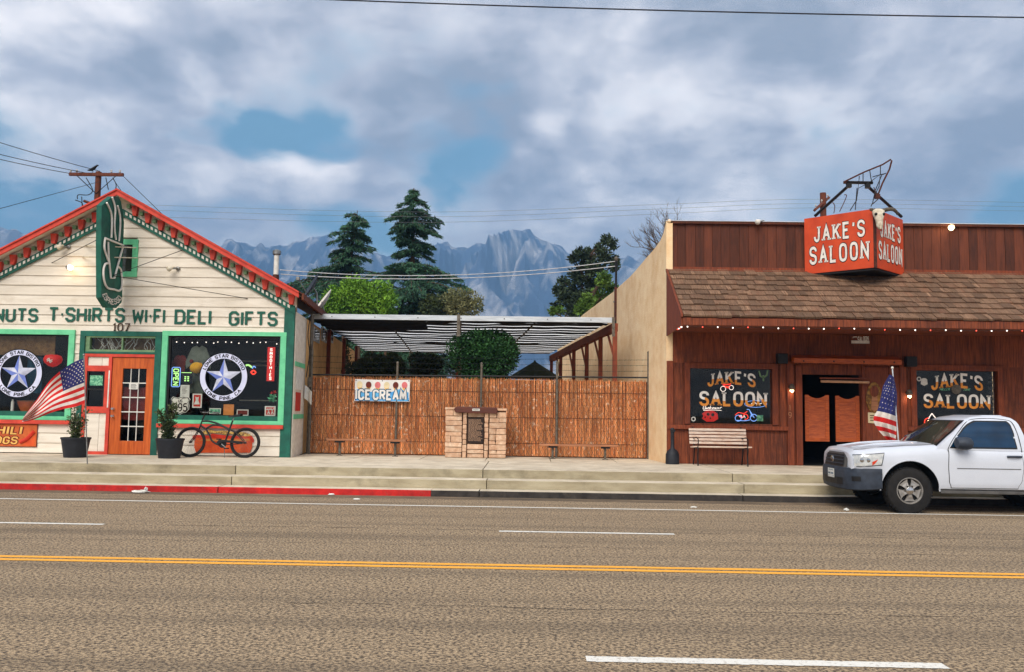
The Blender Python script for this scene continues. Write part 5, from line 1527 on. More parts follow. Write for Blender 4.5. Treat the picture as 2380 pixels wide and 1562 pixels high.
for i, (r_, X, w) in enumerate(cells):
    jit = random.uniform(-.03, .02); lift = .012+random.uniform(0, .012)
    if i < 300:
        o = piece('shingle', sme, aw, rp(X+.004, r_*ex+jit, lift), (w-.008, 1, 1+random.uniform(0,.5)), (SLp, 0, random.uniform(-.012,.012)))
    else:
        a, b = X+.004, X+w-.004; s0 = r_*ex+jit-.02; s1 = s0+ex*1.35
        stuff.hexa([rp(a,s0,lift), rp(b,s0,lift), rp(b,s1,lift), rp(a,s1,lift), rp(a,s0,lift+.040), rp(b,s0,lift+.040), rp(b,s1,lift+.005), rp(a,s1,lift+.005)])
M('shingle_fill', (146,114,88), (78,56,43), scale=5, stretch=(9,.7,1), rough=.92, bump=.7, bscale=9, detail=7, dirt=(112,70,50), dirt_scale=.9, dirt_rng=(.52,.75), island=.3)
stuff.build('shingle_field', 'shingle_fill', aw, kind='stuff')
box('ridge_flashing', 'saloon_trim', (SX0+.03, FY-.06, RT-.03), (SX1, FY-.025, RT+.035), aw)
fz0 = at(1800, 757, EY).z
box('fascia', 'saloon_wood', (SX0+.03, EY-.02, fz0), (SX1, EY+.03, EZ-.02), aw, bevel=.006)
box('soffit', 'saloon_wood', (SX0+.05, EY+.031, fz0+.03), (SX1, FY-.02, fz0+.05), aw)
MB().prism([(EY+.03,fz0-.02),(FY-.005,fz0-.06),(FY-.005,RT),(EY+.03,EZ)], lambda a,b:(SX0+.0,a,b), lambda a,b:(SX0+.028,a,b)).build('end_panel', 'saloon_trim', aw)
MB().hexa([(SX0-.02,EY-.03,EZ-.0),(SX0+.03,EY-.03,EZ-.0),(SX0+.03,FY-.02,RT-.0),(SX0-.02,FY-.02,RT-.0),(SX0-.02,EY-.03,EZ+.06),(SX0+.03,EY-.03,EZ+.06),(SX0+.03,FY-.02,RT+.06),(SX0-.02,FY-.02,RT+.06)]).build('rake_trim', 'saloon_trim', aw)
st = thing('string_lights', 'string of red and white bulbs along the awning edge', 'string lights', (SX0, EY, fz0))
mb = MB(); n = 34; prev = None
for i in range(n):
    X = SX0+.12+i*.32
    p = Vector((X, EY-.035, fz0-.02+random.uniform(-.012,.008)))
    if prev: mb.tube([prev, (prev+p)/2-Vector((0,0,.02)), p], .004, 4)
    prev = p
    MB().ball(p-Vector((0,.01,.02)), .015, 8).build('bulb', 'bulb_red' if i % 3 == 1 else 'bulb_white', st, smooth=True)
mb.build('cable', 'wire', st)
for i in range(4):
    p = Vector((SX0+.02, EY+.12+i*.16, fz0-.03)); MB().ball(p, .021, 8).build('bulb', 'bulb_red' if i % 2 else 'bulb_white', st, smooth=True)
# parapet boards, cap
pb_ = MB().box(0, -.022, 0, 1, 0, PT-.06-RT+.03).build('parapet_board', 'parapet_wood', None, local=True); pme = pb_.data; bpy.data.objects.remove(pb_)
X = SX0+.06
while X < SX1-.05:
    w = random.choice((.20,.215,.22,.23)); piece('parapet_board', pme, sl, (X+.004, FY+.095+random.uniform(-.006,.004), RT-.03), (min(w, SX1-X)-.008, 1, 1)); X += w
box('parapet_cap', 'parapet_wood', (SX0+.02, FY-.0, PT-.06), (SX1, FY+.26, PT), sl, bevel=.008)
box('cap_flashing', 'beam_white', (SX0-.01, FY-.012, PT+.001), (SX1, FY+.27, PT+.014), sl)
box('parapet_base', 'saloon_trim', (SX0+.04, FY+.03, RT+.03), (SX1, FY+.07, RT+.12), sl)
# stucco side wall with a falling curved parapet
def wally(px, py):
    k = ray(px, py); k = k.x/k.y
    Y = (SX0-SK*FY)/(k-SK); return Y, at(px, py, Y).z
prof = [(FY+.0, S), (FY+.0, PT)]
for px, py in ((1541,542),(1533,560),(1518,580),(1500,600),(1480,624),(1460,646),(1440,664),(1420,682),(1400,697),(1375,716),(1352,733)):
    prof.append(wally(px, py))
ye, ze = prof[-1]
prof += [(ye+.6, ze-.03), (40, ze-.1), (40, S)]
MB().prism(prof, lambda a,b:(SX0+sk(a)-.0,a,b), lambda a,b:(SX0+sk(a)+.15,a,b)).build('stucco_wall', 'stucco', sl)
MB().tube([(SX0+sk(a)+.075, a, b+.01) for a, b in prof[1:-2]], .05, 6).build('wall_coping', 'stucco', sl)
box('back_mass', 'stucco', (SX0+.3, FY+6, S), (SX1, FY+17, 4.6), sl)
# parapet floodlights
flood('parapet_floodlight', 'white floodlight on the saloon parapet left of the red sign', 1758, 517, FY+.05, 'white_paint', -.14)
flood('parapet_floodlight', 'lit floodlight on the saloon parapet right of the red sign', 2204, 530, FY+.05, 'bulb_warm', -.10, True)

# ------------------------------------------------------------------ red wedge sign with skull and broken neon frame
xa, xf, xb = at(1870, 570, FY-.05).x, at(2032, 560, FY-1.1).x, at(2100, 570, FY-.05).x
za, zt_ = at(1870, 636, FY-.05).z, at(1870, 507, FY-.05).z
Ya, Yf = FY-.02, FY-1.12
ws = thing('wedge_sign', 'red wedge-shaped box sign with white lettering on the saloon parapet', 'sign', (xf, Ya, za))
MB().prism([(xa,Ya),(xf-.03,Yf),(xf+.03,Yf),(xb,Ya)], lambda a,b:(a,b,za), lambda a,b:(a,b,zt_)).build('box', 'sign_red', ws)
MB().prism([(xa+.02,Ya),(xf,Yf+.02),(xb-.02,Ya)], lambda a,b:(a,b,za-.05), lambda a,b:(a,b,za-.001)).build('underside', 'black', ws)
MB().prism([(xf-.035,Yf-.012),(xf+.035,Yf-.012),(xf+.033,Yf+.02),(xf-.033,Yf+.02)], lambda a,b:(a,b,za-.004), lambda a,b:(a,b,zt_+.004)).build('corner_strip', 'rust_metal', ws)
def face(A, B, nx):
    A, B = Vector(A), Vector(B); e1 = (B-A).normalized(); L_ = (B-A).length; nn = Vector((e1.y, -e1.x, 0))
    for word, v0, h, m0, m1, rise in (("JAKE'S", .76, .33, .16, .13, .12), ("SALOON", .24, .36, .09, .08, .05)):
        for mat, sw, d, off in (('black_gloss', .30, .003, .0), ('sign_letter', .19, .004, .0035)):
            mb = MB()
            def mp(u, v, w):
                q = A+e1*(m0*L_+u)+nn*(off+w)
                return (q.x, q.y, za+v0+v)
            text(mb, word, h, mp, sw=sw, d=d, fit=L_*(1-m0-m1), gap=.46, serif=.19+(.045 if off == 0 else 0), rounded=True, each=(lambda m: m.build('letter', mat, ws), 0))
face((xa, Ya, 0), (xf-.03, Yf, 0), -1); face((xf+.03, Yf, 0), (xb, Ya, 0), 1)
# steel frame above
fm = thing('sign_frame', 'rusty steel strut frame with an empty arrow outline above the red sign', 'frame', (xf, FY-.5, zt_))
def c7(cx, cy, Y): return at((2400+cx/2.84)/1.308, (450+cy/2.84)/1.308, Y)
for A, B, r, Y0, Y1_ in (((215,585),(515,315),.035,20.75,20.2), ((965,590),(665,320),.035,20.75,20.2), ((465,293),(715,297),.038,20.2,20.2)):
    MB().tube([c7(*A,Y0), c7(*B,Y1_)], r, 6).build('strut', 'dark_metal', fm)
YF = 20.15
for L_ in ([(465,290),(640,205),(800,140),(872,95),(880,105),(860,180),(800,300),(765,390),(755,405)], [(465,290),(490,298)]):
    MB().tube([c7(*q,YF) for q in L_], .020, 6).build('outline_bar', 'rust_metal', fm)
for L_ in ([(600,240),(590,345),(700,285),(780,225),(770,330),(735,395)], [(632,215),(632,290)], [(690,190),(705,290)], [(782,148),(782,225)], [(715,245),(830,215)], [(830,215),(795,228),(735,370)], [(590,345),(575,450),(520,535)], [(580,340),(565,530)], [(735,370),(715,470),(700,500)], [(760,440),(715,480)]):
    MB().tube([c7(*q,YF) for q in L_], .011, 5).build('brace', 'dark_metal', fm)
for L_ in ([(725,335),(740,375),(760,420),(778,435)], [(470,400),(490,405),(475,450),(430,545)], [(370,465),(388,500),(380,560)]):
    MB().tube(bez([c7(*q,YF) for q in L_]), .010, 5).build('loose_cable', 'rust_metal', fm)
for q in ((510,320),(672,325),(755,415)):
    p = c7(*q, YF); MB().box(p.x-.05,p.y-.05,p.z-.05,p.x+.05,p.y+.05,p.z+.05).build('joint_plate', 'rust_metal' if q[0] > 700 else 'dark_metal', fm)
# cow skull
sc_ = at(2040, 503, Yf-.08)
skl = thing('cow_skull', 'bleached cow skull with a dark horn at the corner of the red sign', 'skull', sc_)
pts = [(0,-.30),(0,-.22),(0,-.08),(0,.04),(0,.14),(0,.18)]; rw = [.035,.075,.085,.13,.14,.06]; rd = [.05,.07,.09,.12,.10,.05]
mb = MB(); n = 14; vs = []
for (x, z), a, b in zip(pts, rw, rd):
    for j in range(n):
        t_ = 2*pi*j/n; vs.append((sc_.x+x+a*cos(t_), sc_.y-.02+b*sin(t_)*.8-(.12-z)*.18, sc_.z+z))
fs = [(i*n+j, i*n+(j+1)%n, (i+1)*n+(j+1)%n, (i+1)*n+j) for i in range(len(pts)-1) for j in range(n)]+[tuple(range(n))[::-1], tuple(range((len(pts)-1)*n, len(pts)*n))]
mb.add(vs, fs).build('skull', 'bone', skl, smooth=True, sharp=80)
for s_ in (-1, 1):
    MB().ball((sc_.x+s_*.085, sc_.y-.10, sc_.z+.04), .035, 10).build('eye_socket', 'black', skl, smooth=True)
    MB().ball((sc_.x+s_*.028, sc_.y-.115, sc_.z-.22), .018, 8).build('nostril', 'black', skl)
MB().tube(bez([sc_+Vector((.10,0,.14)), sc_+Vector((.24,-.03,.17)), sc_+Vector((.36,-.03,.15)), sc_+Vector((.44,0,.05))]), [.045]*6+[.042]*4+[.035]*3+[.025]*2+[.01], 8).build('horn', 'horn', skl, smooth=True)
MB().tube(bez([sc_+Vector((-.10,0,.14)), sc_+Vector((-.15,-.02,.16)), sc_+Vector((-.18,-.02,.15))]), .036, 8).build('horn_stub', 'horn', skl, smooth=True)
# ------------------------------------------------------------------ reed fence
NY = 22.72
fx0, fx1 = at(718, 1000, NY).x, at(1506, 1000, NY).x
ftop = at(1100, 878, NY).z
fn_ = thing('reed_fence', 'chain-link fence backed with tan reed matting between the two buildings', 'fence', ((fx0+fx1)/2, NY, S))
rng = np.random.default_rng(21)
def reed_panel(x0, x1, seed, tilt):
    r = random.Random(seed); mb = MB(); X = x0
    while X < x1:
        w = r.uniform(.007, .014); segs = r.choice((3, 4, 5, 6))
        y = NY+.045+r.uniform(-.012, .012); sx = r.uniform(-.012, .012)+tilt
        z = S+.02+r.uniform(0, .02); top = ftop-.02+r.uniform(-.03, .03)
        for k in range(segs):
            za_ = z+(top-z)*k/segs; zb_ = z+(top-z)*(k+1)/segs-(.01 if segs > 1 else 0)
            xa_ = X+sx*(za_-S); xb_ = X+sx*(zb_-S); dy = r.uniform(-.004, .004)
            mb.add([(xa_-w*.5,y+dy,za_),(xa_,y-w*.6+dy,za_),(xa_+w*.5,y+dy,za_),(xb_-w*.5,y,zb_),(xb_,y-w*.6,zb_),(xb_+w*.5,y,zb_)], [(0,1,4,3),(1,2,5,4)])
        X += w*r.uniform(.8, 1.15)
    mb.build('reed_mat', 'reed', fn_, kind='stuff')
sx_ = [fx0+.03, at(1036,970,NY).x, at(1294,970,NY).x, fx1-.05]
for i, (a, b) in enumerate(zip(sx_[:-1], sx_[1:])): reed_panel(a, b-.012, i+3, random.uniform(-.004, .004))
box('reed_backing', 'reed_back', (fx0+.02, NY+.07, S+.01), (fx1-.02, NY+.08, ftop-.06), fn_)
for z in (.35, 1.0, 1.65): MB().tube([(fx0+.02,NY+.025,S+z),((fx0+fx1)/2,NY+.025,S+z-.01),(fx1-.02,NY+.025,S+z)], .005, 4).build('binding_wire', 'rust_metal', fn_)
me_ = MB(); pitch = .11; k = 0; X = fx0+.04
nz = int((ftop-S-.04)/pitch)
while X < fx1-.05:
    pts = [(X+(pitch*.5 if (i+k) % 2 else 0), NY-.012-(.004 if i % 2 else 0), S+.03+i*pitch) for i in range(nz+1)]
    me_.tube(pts, .0042, 3, cap=False); X += pitch*.5; k += 1
me_.build('chain_link', 'galv', fn_, kind='stuff')
posts = [(718, 735, .045), (920.5, 846, .030), (1116.5, 848, .030), (1293, 845, .034), (1506, 822, .036)]
for px, py, r in posts:
    X = at(px, 1000, NY).x; Zt = at(px, py, NY).z
    MB().tube([(X,NY-.05,S),(X,NY-.05,Zt)], r, 10).build('post', 'galv', fn_, smooth=True)
    MB().lathe([(r*1.1,0),(r*1.1,.03),(r*.4,.05)], (X,NY-.05,Zt), 10).build('post_cap', 'galv', fn_, smooth=True)
MB().tube([(fx0,NY-.03,at(718,872,NY).z),(fx1,NY-.03,at(1506,879,NY).z)], .020, 8).build('top_rail', 'dark_metal', fn_, smooth=True)
for i, y in enumerate((835, 848, 861)):
    za_, zb_ = at(718, y-6, NY).z, at(1506, y+3, NY).z
    xs2 = [at(q[0],1000,NY).x for q in posts]; mb = MB()
    for a, b in zip(xs2[:-1], xs2[1:]):
        za2, zb2 = [za_+(zb_-za_)*(q-fx0)/(fx1-fx0) for q in (a, b)]
        mb.tube([(a,NY-.05,za2),((a+b)/2,NY-.05,(za2+zb2)/2-.02),(b,NY-.05,zb2)], .0035, 4)
        for j in range(int((b-a)/.15)):
            f = (j+.5)*.15/(b-a); q = Vector((a+(b-a)*f, NY-.05, za2+(zb2-za2)*f-.08*f*(1-f)))
            mb.tube([q+Vector((-.012,0,-.015)), q+Vector((.012,0,.015))], .0025, 3)
    mb.build('barbed_wire', 'dark_metal', fn_)
# ice cream banner
x0, z0, x1, z1 = fr(824, 883, 952, 934, 0, NY-.08)
t = thing('food_banner', 'vinyl banner with ice cream cones and blue lettering on the reed fence', 'banner', ((x0+x1)/2, NY-.08, z0))
def bn(a, b, o=0.0): return (x0+(x1-x0)*a, NY-.08-o+.012*sin(a*9+b*3)*(1), z0+(z1-z0)*b-.012*sin(a*pi)*(b > .5))
MB().grid(lambda u, v: bn(u, v), 24, 8).build('vinyl', 'banner_white', t, smooth=True)
MB().grid(lambda u, v: bn(.01+.98*u, .02+.16*v, .004), 24, 2).build('blue_band', 'banner_blue', t)
MB().grid(lambda u, v: bn(.02+.96*u, .18+(.32+.08*sin(u*17))*v, .003), 40, 3).build('blue_wash', 'banner_blue', t)
for i, mt in enumerate(('scoop_cream','scoop_choc','scoop_pink','scoop_cream','scoop_choc','scoop_pink')):
    u = .09+i*.163; mb = MB(); n = 16
    mb.add([bn(u+.052*cos(2*pi*j/n), .76+.15*sin(2*pi*j/n), .006) for j in range(n)], [tuple(range(n))]); c_ = mb.build('scoop_print', mt, t)
    mb = MB(); mb.add([bn(u-.045,.66,.005), bn(u+.045,.66,.005), bn(u+.01,.46,.005), bn(u-.01,.46,.005)], [(0,1,2,3)]); mb.build('cone_print', 'chili_text', t)
for mat, sw, o in (('interior_blue', .46, .008), ('banner_white', .26, .011)):
    mb = MB(); W0 = x1-x0; H0 = z1-z0
    for word, u0, wd in (("ICE", .03, .25), ("CREAM", .35, .58)):
        text(mb, word, H0*.40, lambda u,v,w,u0=u0: bn(u0+u/W0, .10+v/H0, o+w), sw=sw, d=.001, fit=wd*W0, gap=.36, each=(lambda m: m.build('letter', mat, t), 0))
mb = MB()
for a, b in ((.02,.95),(.5,.96),(.98,.95),(.02,.06),(.98,.06)): p = bn(a, b, .005); mb.lathe([(.014,0),(.014,-.003),(.007,-.003)], p, 8, 'y')
mb.build('grommet', 'dark_metal', t)
# plank benches
def plank_bench(px0, px1, py, legs, label):
    Yb = 22.05
    x0, x1 = at(px0, py, Yb).x, at(px1, py, Yb).x; zc = at((px0+px1)/2, py, Yb).z
    t = thing('plank_bench', label, 'bench', ((x0+x1)/2, Yb, S))
    MB().box(x0, Yb-.13, zc-.045, x1, Yb+.13, zc).build('seat', 'plank', t, bevel=.006)
    for px in legs:
        X = at(px, 1045, Yb).x
        l_ = MB(); l_.tube([(X,Yb,S),(X,Yb,zc-.09)], .032, 10); l_ = l_.build('leg', 'galv', t, smooth=True)
        MB().box(X-.11, Yb-.11, zc-.09, X+.11, Yb+.11, zc-.046).build('bracket', 'dark_metal', l_)
        MB().lathe([(.075,0),(.07,.015),(.034,.02)], (X,Yb,S), 14).build('foot_plate', 'galv', l_)
plank_bench(762, 944, 1022, (789, 918), 'low plank bench on metal legs below the ice cream banner')
plank_bench(1253, 1436, 1034, (1284, 1406), 'low plank bench on metal legs right of the stone monument')
p = gnd(772, 1052, S); o = MB().lathe([(.03,0),(.035,.02),(.03,.09),(.02,.10)], p, 10).build('paper_cup', 'paper', smooth=True); tag(o, 'small white cup on the pavement under the left plank bench', 'cup')
# stone monument
MYf = 21.95; MYb = 22.45
mn = thing('stone_monument', 'low stone monument with brown timber cap and bronze plaque', 'monument', (at(1105,1060,MYf).x, MYf, S))
def MX(px): return at(px, 1010, MYf).x
def MZ(py): return at(1105, py, MYf).z
zs_ = MZ(960)
box('core', 'mortar', (MX(1037), MYf+.10, S), (MX(1174), MYb, MZ(956)), mn)
def stack(x0, x1, y, z0, z1, rows, mat='stone'):
    r = random.Random(int(x0*100))
    z = z0
    hs = [r.uniform(.7, 1.3) for _ in range(rows)]; k = (z1-z0)/sum(hs)
    for h in hs:
        h *= k; cuts = [x0, x1] if (x1-x0) < .18 or r.random() < .8 else [x0, x0+(x1-x0)*r.uniform(.3,.7), x1]
        for a, b in zip(cuts[:-1], cuts[1:]):
            e = r.uniform(-.015, .012); nx = 3
            mb = MB(); j = lambda s=.008: r.uniform(-s, s)
            mb.hexa([(a+.005+j(),y+e+j(),z+.005+j(.004)),(b-.005+j(),y+e+j(),z+.005+j(.004)),(b-.005,y+.14,z+.005),(a+.005,y+.14,z+.005),(a+.005+j(),y+e+j(),z+h-.005+j(.004)),(b-.005+j(),y+e+j(),z+h-.005+j(.004)),(b-.005,y+.14,z+h-.005),(a+.005,y+.14,z+h-.005)])
            mb.build('stone', mat, mn, bevel=.010)
        z += h
stack(MX(1034), MX(1073), MYf, S, MZ(955), 9); stack(MX(1136), MX(1176), MYf, S, MZ(958), 9)
stack(MX(1074.5), MX(1084), MYf-.02, S, zs_, 8); stack(MX(1125), MX(1134.5), MYf-.02, S, zs_, 8)
stack(MX(1085.5), MX(1124), MYf+.03, S, MZ(1033), 3); stack(MX(1085.5), MX(1124), MYf+.03, MZ(971), zs_, 1)
for a, b, z in ((1033, 1056, 954), (1154, 1177, 955)): box('cap_stone', 'stone', (MX(a), MYf-.03, MZ(z)), (MX(b), MYb, MZ(z)+.055), mn, bevel=.012)
MB().xz([(MX(1055)+.04,MZ(961)),(MX(1156)-.02,MZ(962)),(MX(1156),MZ(955)),(MX(1153),MZ(947.5)),(MX(1060),MZ(946.5)),(MX(1053.5),MZ(953))], MYf-.10, MYb+.02).build('timber_cap', 'cap_wood', mn, bevel=.015)
box('cap_plate', 'paper', (MX(1097), MYf-.106, MZ(956)), (MX(1114), MYf-.1015, MZ(951)), mn)
mb = MB(); 
for i in range(6): mb.box(MX(1098.5)+i*.025, MYf-.1085, MZ(954.5), MX(1098.5)+i*.025+.014, MYf-.1065, MZ(952.4))
mb.build('plate_text', 'black', mn)
pl = box('plaque', 'bronze', (MX(1086), MYf+.005, MZ(1031)), (MX(1123.5), MYf+.03, MZ(973)), mn, bevel=.004)
mb = MB(); x0, x1 = MX(1088), MX(1121.5); r = random.Random(2)
for i in range(22):
    z = MZ(976)-.012-i*.0245; X = x0
    while X < x1-.02:
        w = r.uniform(.015, .06)
        if X+w > x1 or (i in (5, 11, 17) and X > x0+.2): break
        mb.box(X, MYf+.002, z, X+w, MYf+.0045, z+.011); X += w+.010
mb.build('plaque_text', 'bronze_text', pl)

# ------------------------------------------------------------------ pergola over the yard
PY0, PY1 = 23.9, 36.0
A0, A1 = at(722, 737, PY0), at(1423, 744, PY0)
B0, B1 = at(852, 812, PY1), at(1276, 832, PY1)
A0.z = A1.z = (A0.z+A1.z)/2; B0.z = B1.z = (B0.z+B1.z)/2
pg = thing('pergola', 'corrugated shade roof on brown posts over the fenced yard', 'pergola', ((A0.x+A1.x)/2, PY0, S))
def pgp(u, v, dz=0): 
    a = A0.lerp(A1, u); b = B0.lerp(B1, u); q = a.lerp(b, v); q.z += dz; return q
MB().hexa([pgp(0,0,-.05)+Vector((0,-.04,0)), pgp(1,0,-.05)+Vector((0,-.04,0)), pgp(1,0,-.05)+Vector((0,.02,0)), pgp(0,0,-.05)+Vector((0,.02,0)), pgp(0,0,.09)+Vector((0,-.04,0)), pgp(1,0,.09)+Vector((0,-.04,0)), pgp(1,0,.09)+Vector((0,.02,0)), pgp(0,0,.09)+Vector((0,.02,0))]).build('front_beam', 'beam_white', pg, bevel=.006)
mb = MB()
for i in range(7): p = pgp((i+.5)/7, 0, .02); mb.lathe([(.015,0),(.012,-.012)], (p.x,p.y-.041,p.z), 8, 'y')
mb.build('beam_bolt', 'black', pg)
ns = 16
r = random.Random(9)
def pz(u): return .02-.03*sin(u*pi)**2-.012*sin(u*pi*8)**2
def edge(i, u): return (i+.07*sin(u*9+i*2.1)+.05*sin(u*23+i))/ns
wf = [r.uniform(.18, .33) for _ in range(ns)]
for i in range(ns):                                          # pale translucent strips butted against dark shade cloth
    e0 = lambda u, i=i: max(0, edge(i, u)); e1 = lambda u, i=i: edge(i+wf[i], u)
    e2 = lambda u, i=i: min(1, edge(i+1, u))
    MB().grid(lambda u, v: pgp(u, e0(u)+(e1(u)-e0(u))*v, pz(u)), 40, 1).build('roof_strip', 'corrugate', pg)
    MB().grid(lambda u, v: pgp(u, e1(u)+(e2(u)-e1(u))*v, pz(u)), 40, 1).build('shade_strip', 'shade_cloth', pg)
mb = MB(); mb.grid(lambda u, v: pgp(u*.38, v*.22, -.03-.10*sin(u*pi)*sin(v*pi)-.03*sin(v*22)), 20, 24); mb.build('shade_cloth', 'shade_cloth', pg, smooth=True)
for v0, v1, u0, u1 in ((.03,.07,.30,1),(.60,.64,.2,.9)):
    mb = MB(); mb.grid(lambda u, v: pgp(u0+(u1-u0)*u, v0+(v1-v0)*v, -.02-.03*sin(u*13)), 20, 2); mb.build('shade_cloth', 'shade_cloth', pg, smooth=True)
for u in (.25, .5, .75): MB().tube([pgp(u,0,-.02), pgp(u,1,-.02)], .025, 6).build('purlin', 'dark_metal', pg)
MB().hexa([pgp(1,0,-.28), pgp(1.018,0,-.28), pgp(1.03,1,-.28), pgp(1,1,-.28), pgp(1,0,-.06), pgp(1.018,0,-.06), pgp(1.03,1,-.06), pgp(1,1,-.06)]).build('side_beam', 'beam_brown', pg)
for v in (.0, .16, .34, .54, .78, .98):
    p = pgp(1.008, v); b_ = MB().box(p.x-.06,p.y-.06,S,p.x+.06,p.y+.06,p.z-.281).build('post', 'beam_brown', pg)
    if v < .9:
        q = pgp(1.008, v+.07); MB().tube([(p.x-.02,p.y,p.z-1.0), (q.x-.02,q.y-.0,q.z-.27)], .035, 4).build('brace', 'beam_brown', pg)
for v in (0,.25,.5,.75): p = pgp(0, v); MB().box(p.x-.05,p.y-.05,S,p.x+.05,p.y+.05,p.z-.03).build('post', 'beam_brown', pg)
p = pgp(.492, 0); MB().box(p.x-.045,p.y-.045,p.z-.5,p.x+.045,p.y-.042,p.z+.12).build('strap_post', 'galv', pg); p = pgp(.492, .12); MB().box(p.x-.04,p.y-.04,S,p.x+.04,p.y+.04,p.z-.06).build('post', 'beam_brown', pg)
p = pgp(1.0, 0); MB().box(p.x-.02,p.y-.07,p.z-.45,p.x+.06,p.y-.062,p.z+.1).build('strap_post', 'galv', pg)
# yard furniture: green parasol, back wall
p = at(1242, 876, 33)
t = thing('patio_umbrella', 'closed-in dark green patio parasol seen above the fence', 'umbrella', (p.x, 33, S))
MB().lathe([(1.05,0),(1.0,.03),(.05,.62),(.03,.68)], (p.x,33,at(1242,878,33).z-.05), 8).build('canopy', 'umbrella_green', t)
MB().tube([(p.x,33,S),(p.x,33,at(1242,842,33).z)], .03, 8).build('pole', 'plank', t)
o = box('yard_wall', 'stucco_warm', (-9.5, 38.4, S), (3.2, 38.6, 2.95)); tag(o, 'low tan wall across the back of the yard', 'wall')

# ------------------------------------------------------------------ vegetation
def crown(c, r, shape=(1,1,1), shell=.55, lumps=14, seed=0):
    g = np.random.default_rng(seed+100)
    L_ = g.normal(size=(lumps,3)); L_ /= np.linalg.norm(L_, axis=1, keepdims=True); L_ = L_*np.array(shape)*r*.55
    lr = g.uniform(.42, .62, lumps)*r
    def f(rng, n):
        k = rng.integers(0, lumps, n); d = rng.normal(size=(n,3)); d /= np.linalg.norm(d, axis=1, keepdims=True)
        q = np.array(c)+L_[k]+d*np.array(shape)**.5*(lr[k]*rng.uniform(shell,1.04,n)**.6)[:,None]
        return q, d+np.array([0,0,.2])
    return f
def bush(name, label, cat, c, r, shape, mat, n, size, seed, trunk=True, group=None, shell=.5, lumps=14, aspect=.5, smat='bark'):
    t = thing(name, label, cat, (c[0], c[1], S), group)
    if trunk:
        rg = random.Random(seed); mb = MB()
        mb.tube([(c[0],c[1],.3),(c[0]+.02*r,c[1],c[2]-r*shape[2]*.4),(c[0],c[1],c[2])], [.09*r+.02,.07*r+.01,.03*r], 8)
        for i in range(9):
            a = rg.uniform(0,2*pi); e = rg.uniform(.3,1.1); L_ = r*rg.uniform(.5,.85)
            b = Vector((c[0],c[1],c[2]-r*shape[2]*rg.uniform(.1,.6)))
            m_ = b+Vector((cos(a)*cos(e)*shape[0],sin(a)*cos(e)*shape[1],sin(e)*shape[2]))*L_*.5
            mb.tube([b, m_, b+Vector((cos(a)*cos(e)*shape[0],sin(a)*cos(e)*shape[1],sin(e)*shape[2]*1.1))*L_], [.03*r,.02*r,.008*r], 5)
        mb.build('trunk', smat, t)
    leaves(n, crown(c, r, shape, shell, lumps, seed), size, mat, 'crown', t, aspect=aspect, seed=seed)
    return t
c = at(1121, 826, 24.6)
bush('round_bush', 'dense round dark green bush rising behind the reed fence', 'bush', c, 1.0, (.95,.9,.72), 'leaf_dark', 20000, .075, 31, lumps=26, shell=.6)
for px, py, Y, r_, sd_, lb in ((905, 852, 31, .55, 41, 'dark leafy shrub under the pergola left of the centre'), (985, 850, 33, .6, 42, 'dark leafy shrub in the middle of the shaded yard'), (850, 852, 28, .55, 43, 'small dark shrub by the tan wall in the yard')):
    c = at(px, py, Y); bush('yard_shrub', lb, 'shrub', c, r_, (1.25,1,.8), 'leaf_shrub', 3200, .11, sd_)
# climbing vine on the tan wall
k = ray(800, 820); k = k.x/k.y; Yv = (XC-SK*FY)/(k-SK)
vt = thing('climbing_vine', 'green climbing vine hanging down the tan side wall', 'vine', (XC+sk(Yv)+.05, Yv, S))
mb = MB(); tips = []
r = random.Random(8)
for i in range(7):
    y = Yv+r.uniform(-.9,1.2); x = XC+sk(y)+.06; pts = [(x, y, S+.2)]
    for kk in range(9): y += r.uniform(-.14,.14); pts.append((XC+sk(y)+.06+r.uniform(0,.06), y, S+.2+(3.3 if i < 4 else 2.4)*(kk+1)/9))
    mb.tube(pts, .012, 4); tips += pts[2:]
mb.build('stem', 'bark', vt)
T = np.array(tips)
def fv(rng, n):
    q = T[rng.integers(0,len(T),n)]+rng.normal(size=(n,3))*np.array([.06,.16,.16]); q[:,0] = np.maximum(q[:,0], XC+SK*(q[:,1]-FY)+.05); return q, rng.normal(size=(n,3))+np.array([.5,0,-.6])
leaves(900, fv, .11, 'leaf_shrub', 'foliage', vt, aspect=.55, seed=3)
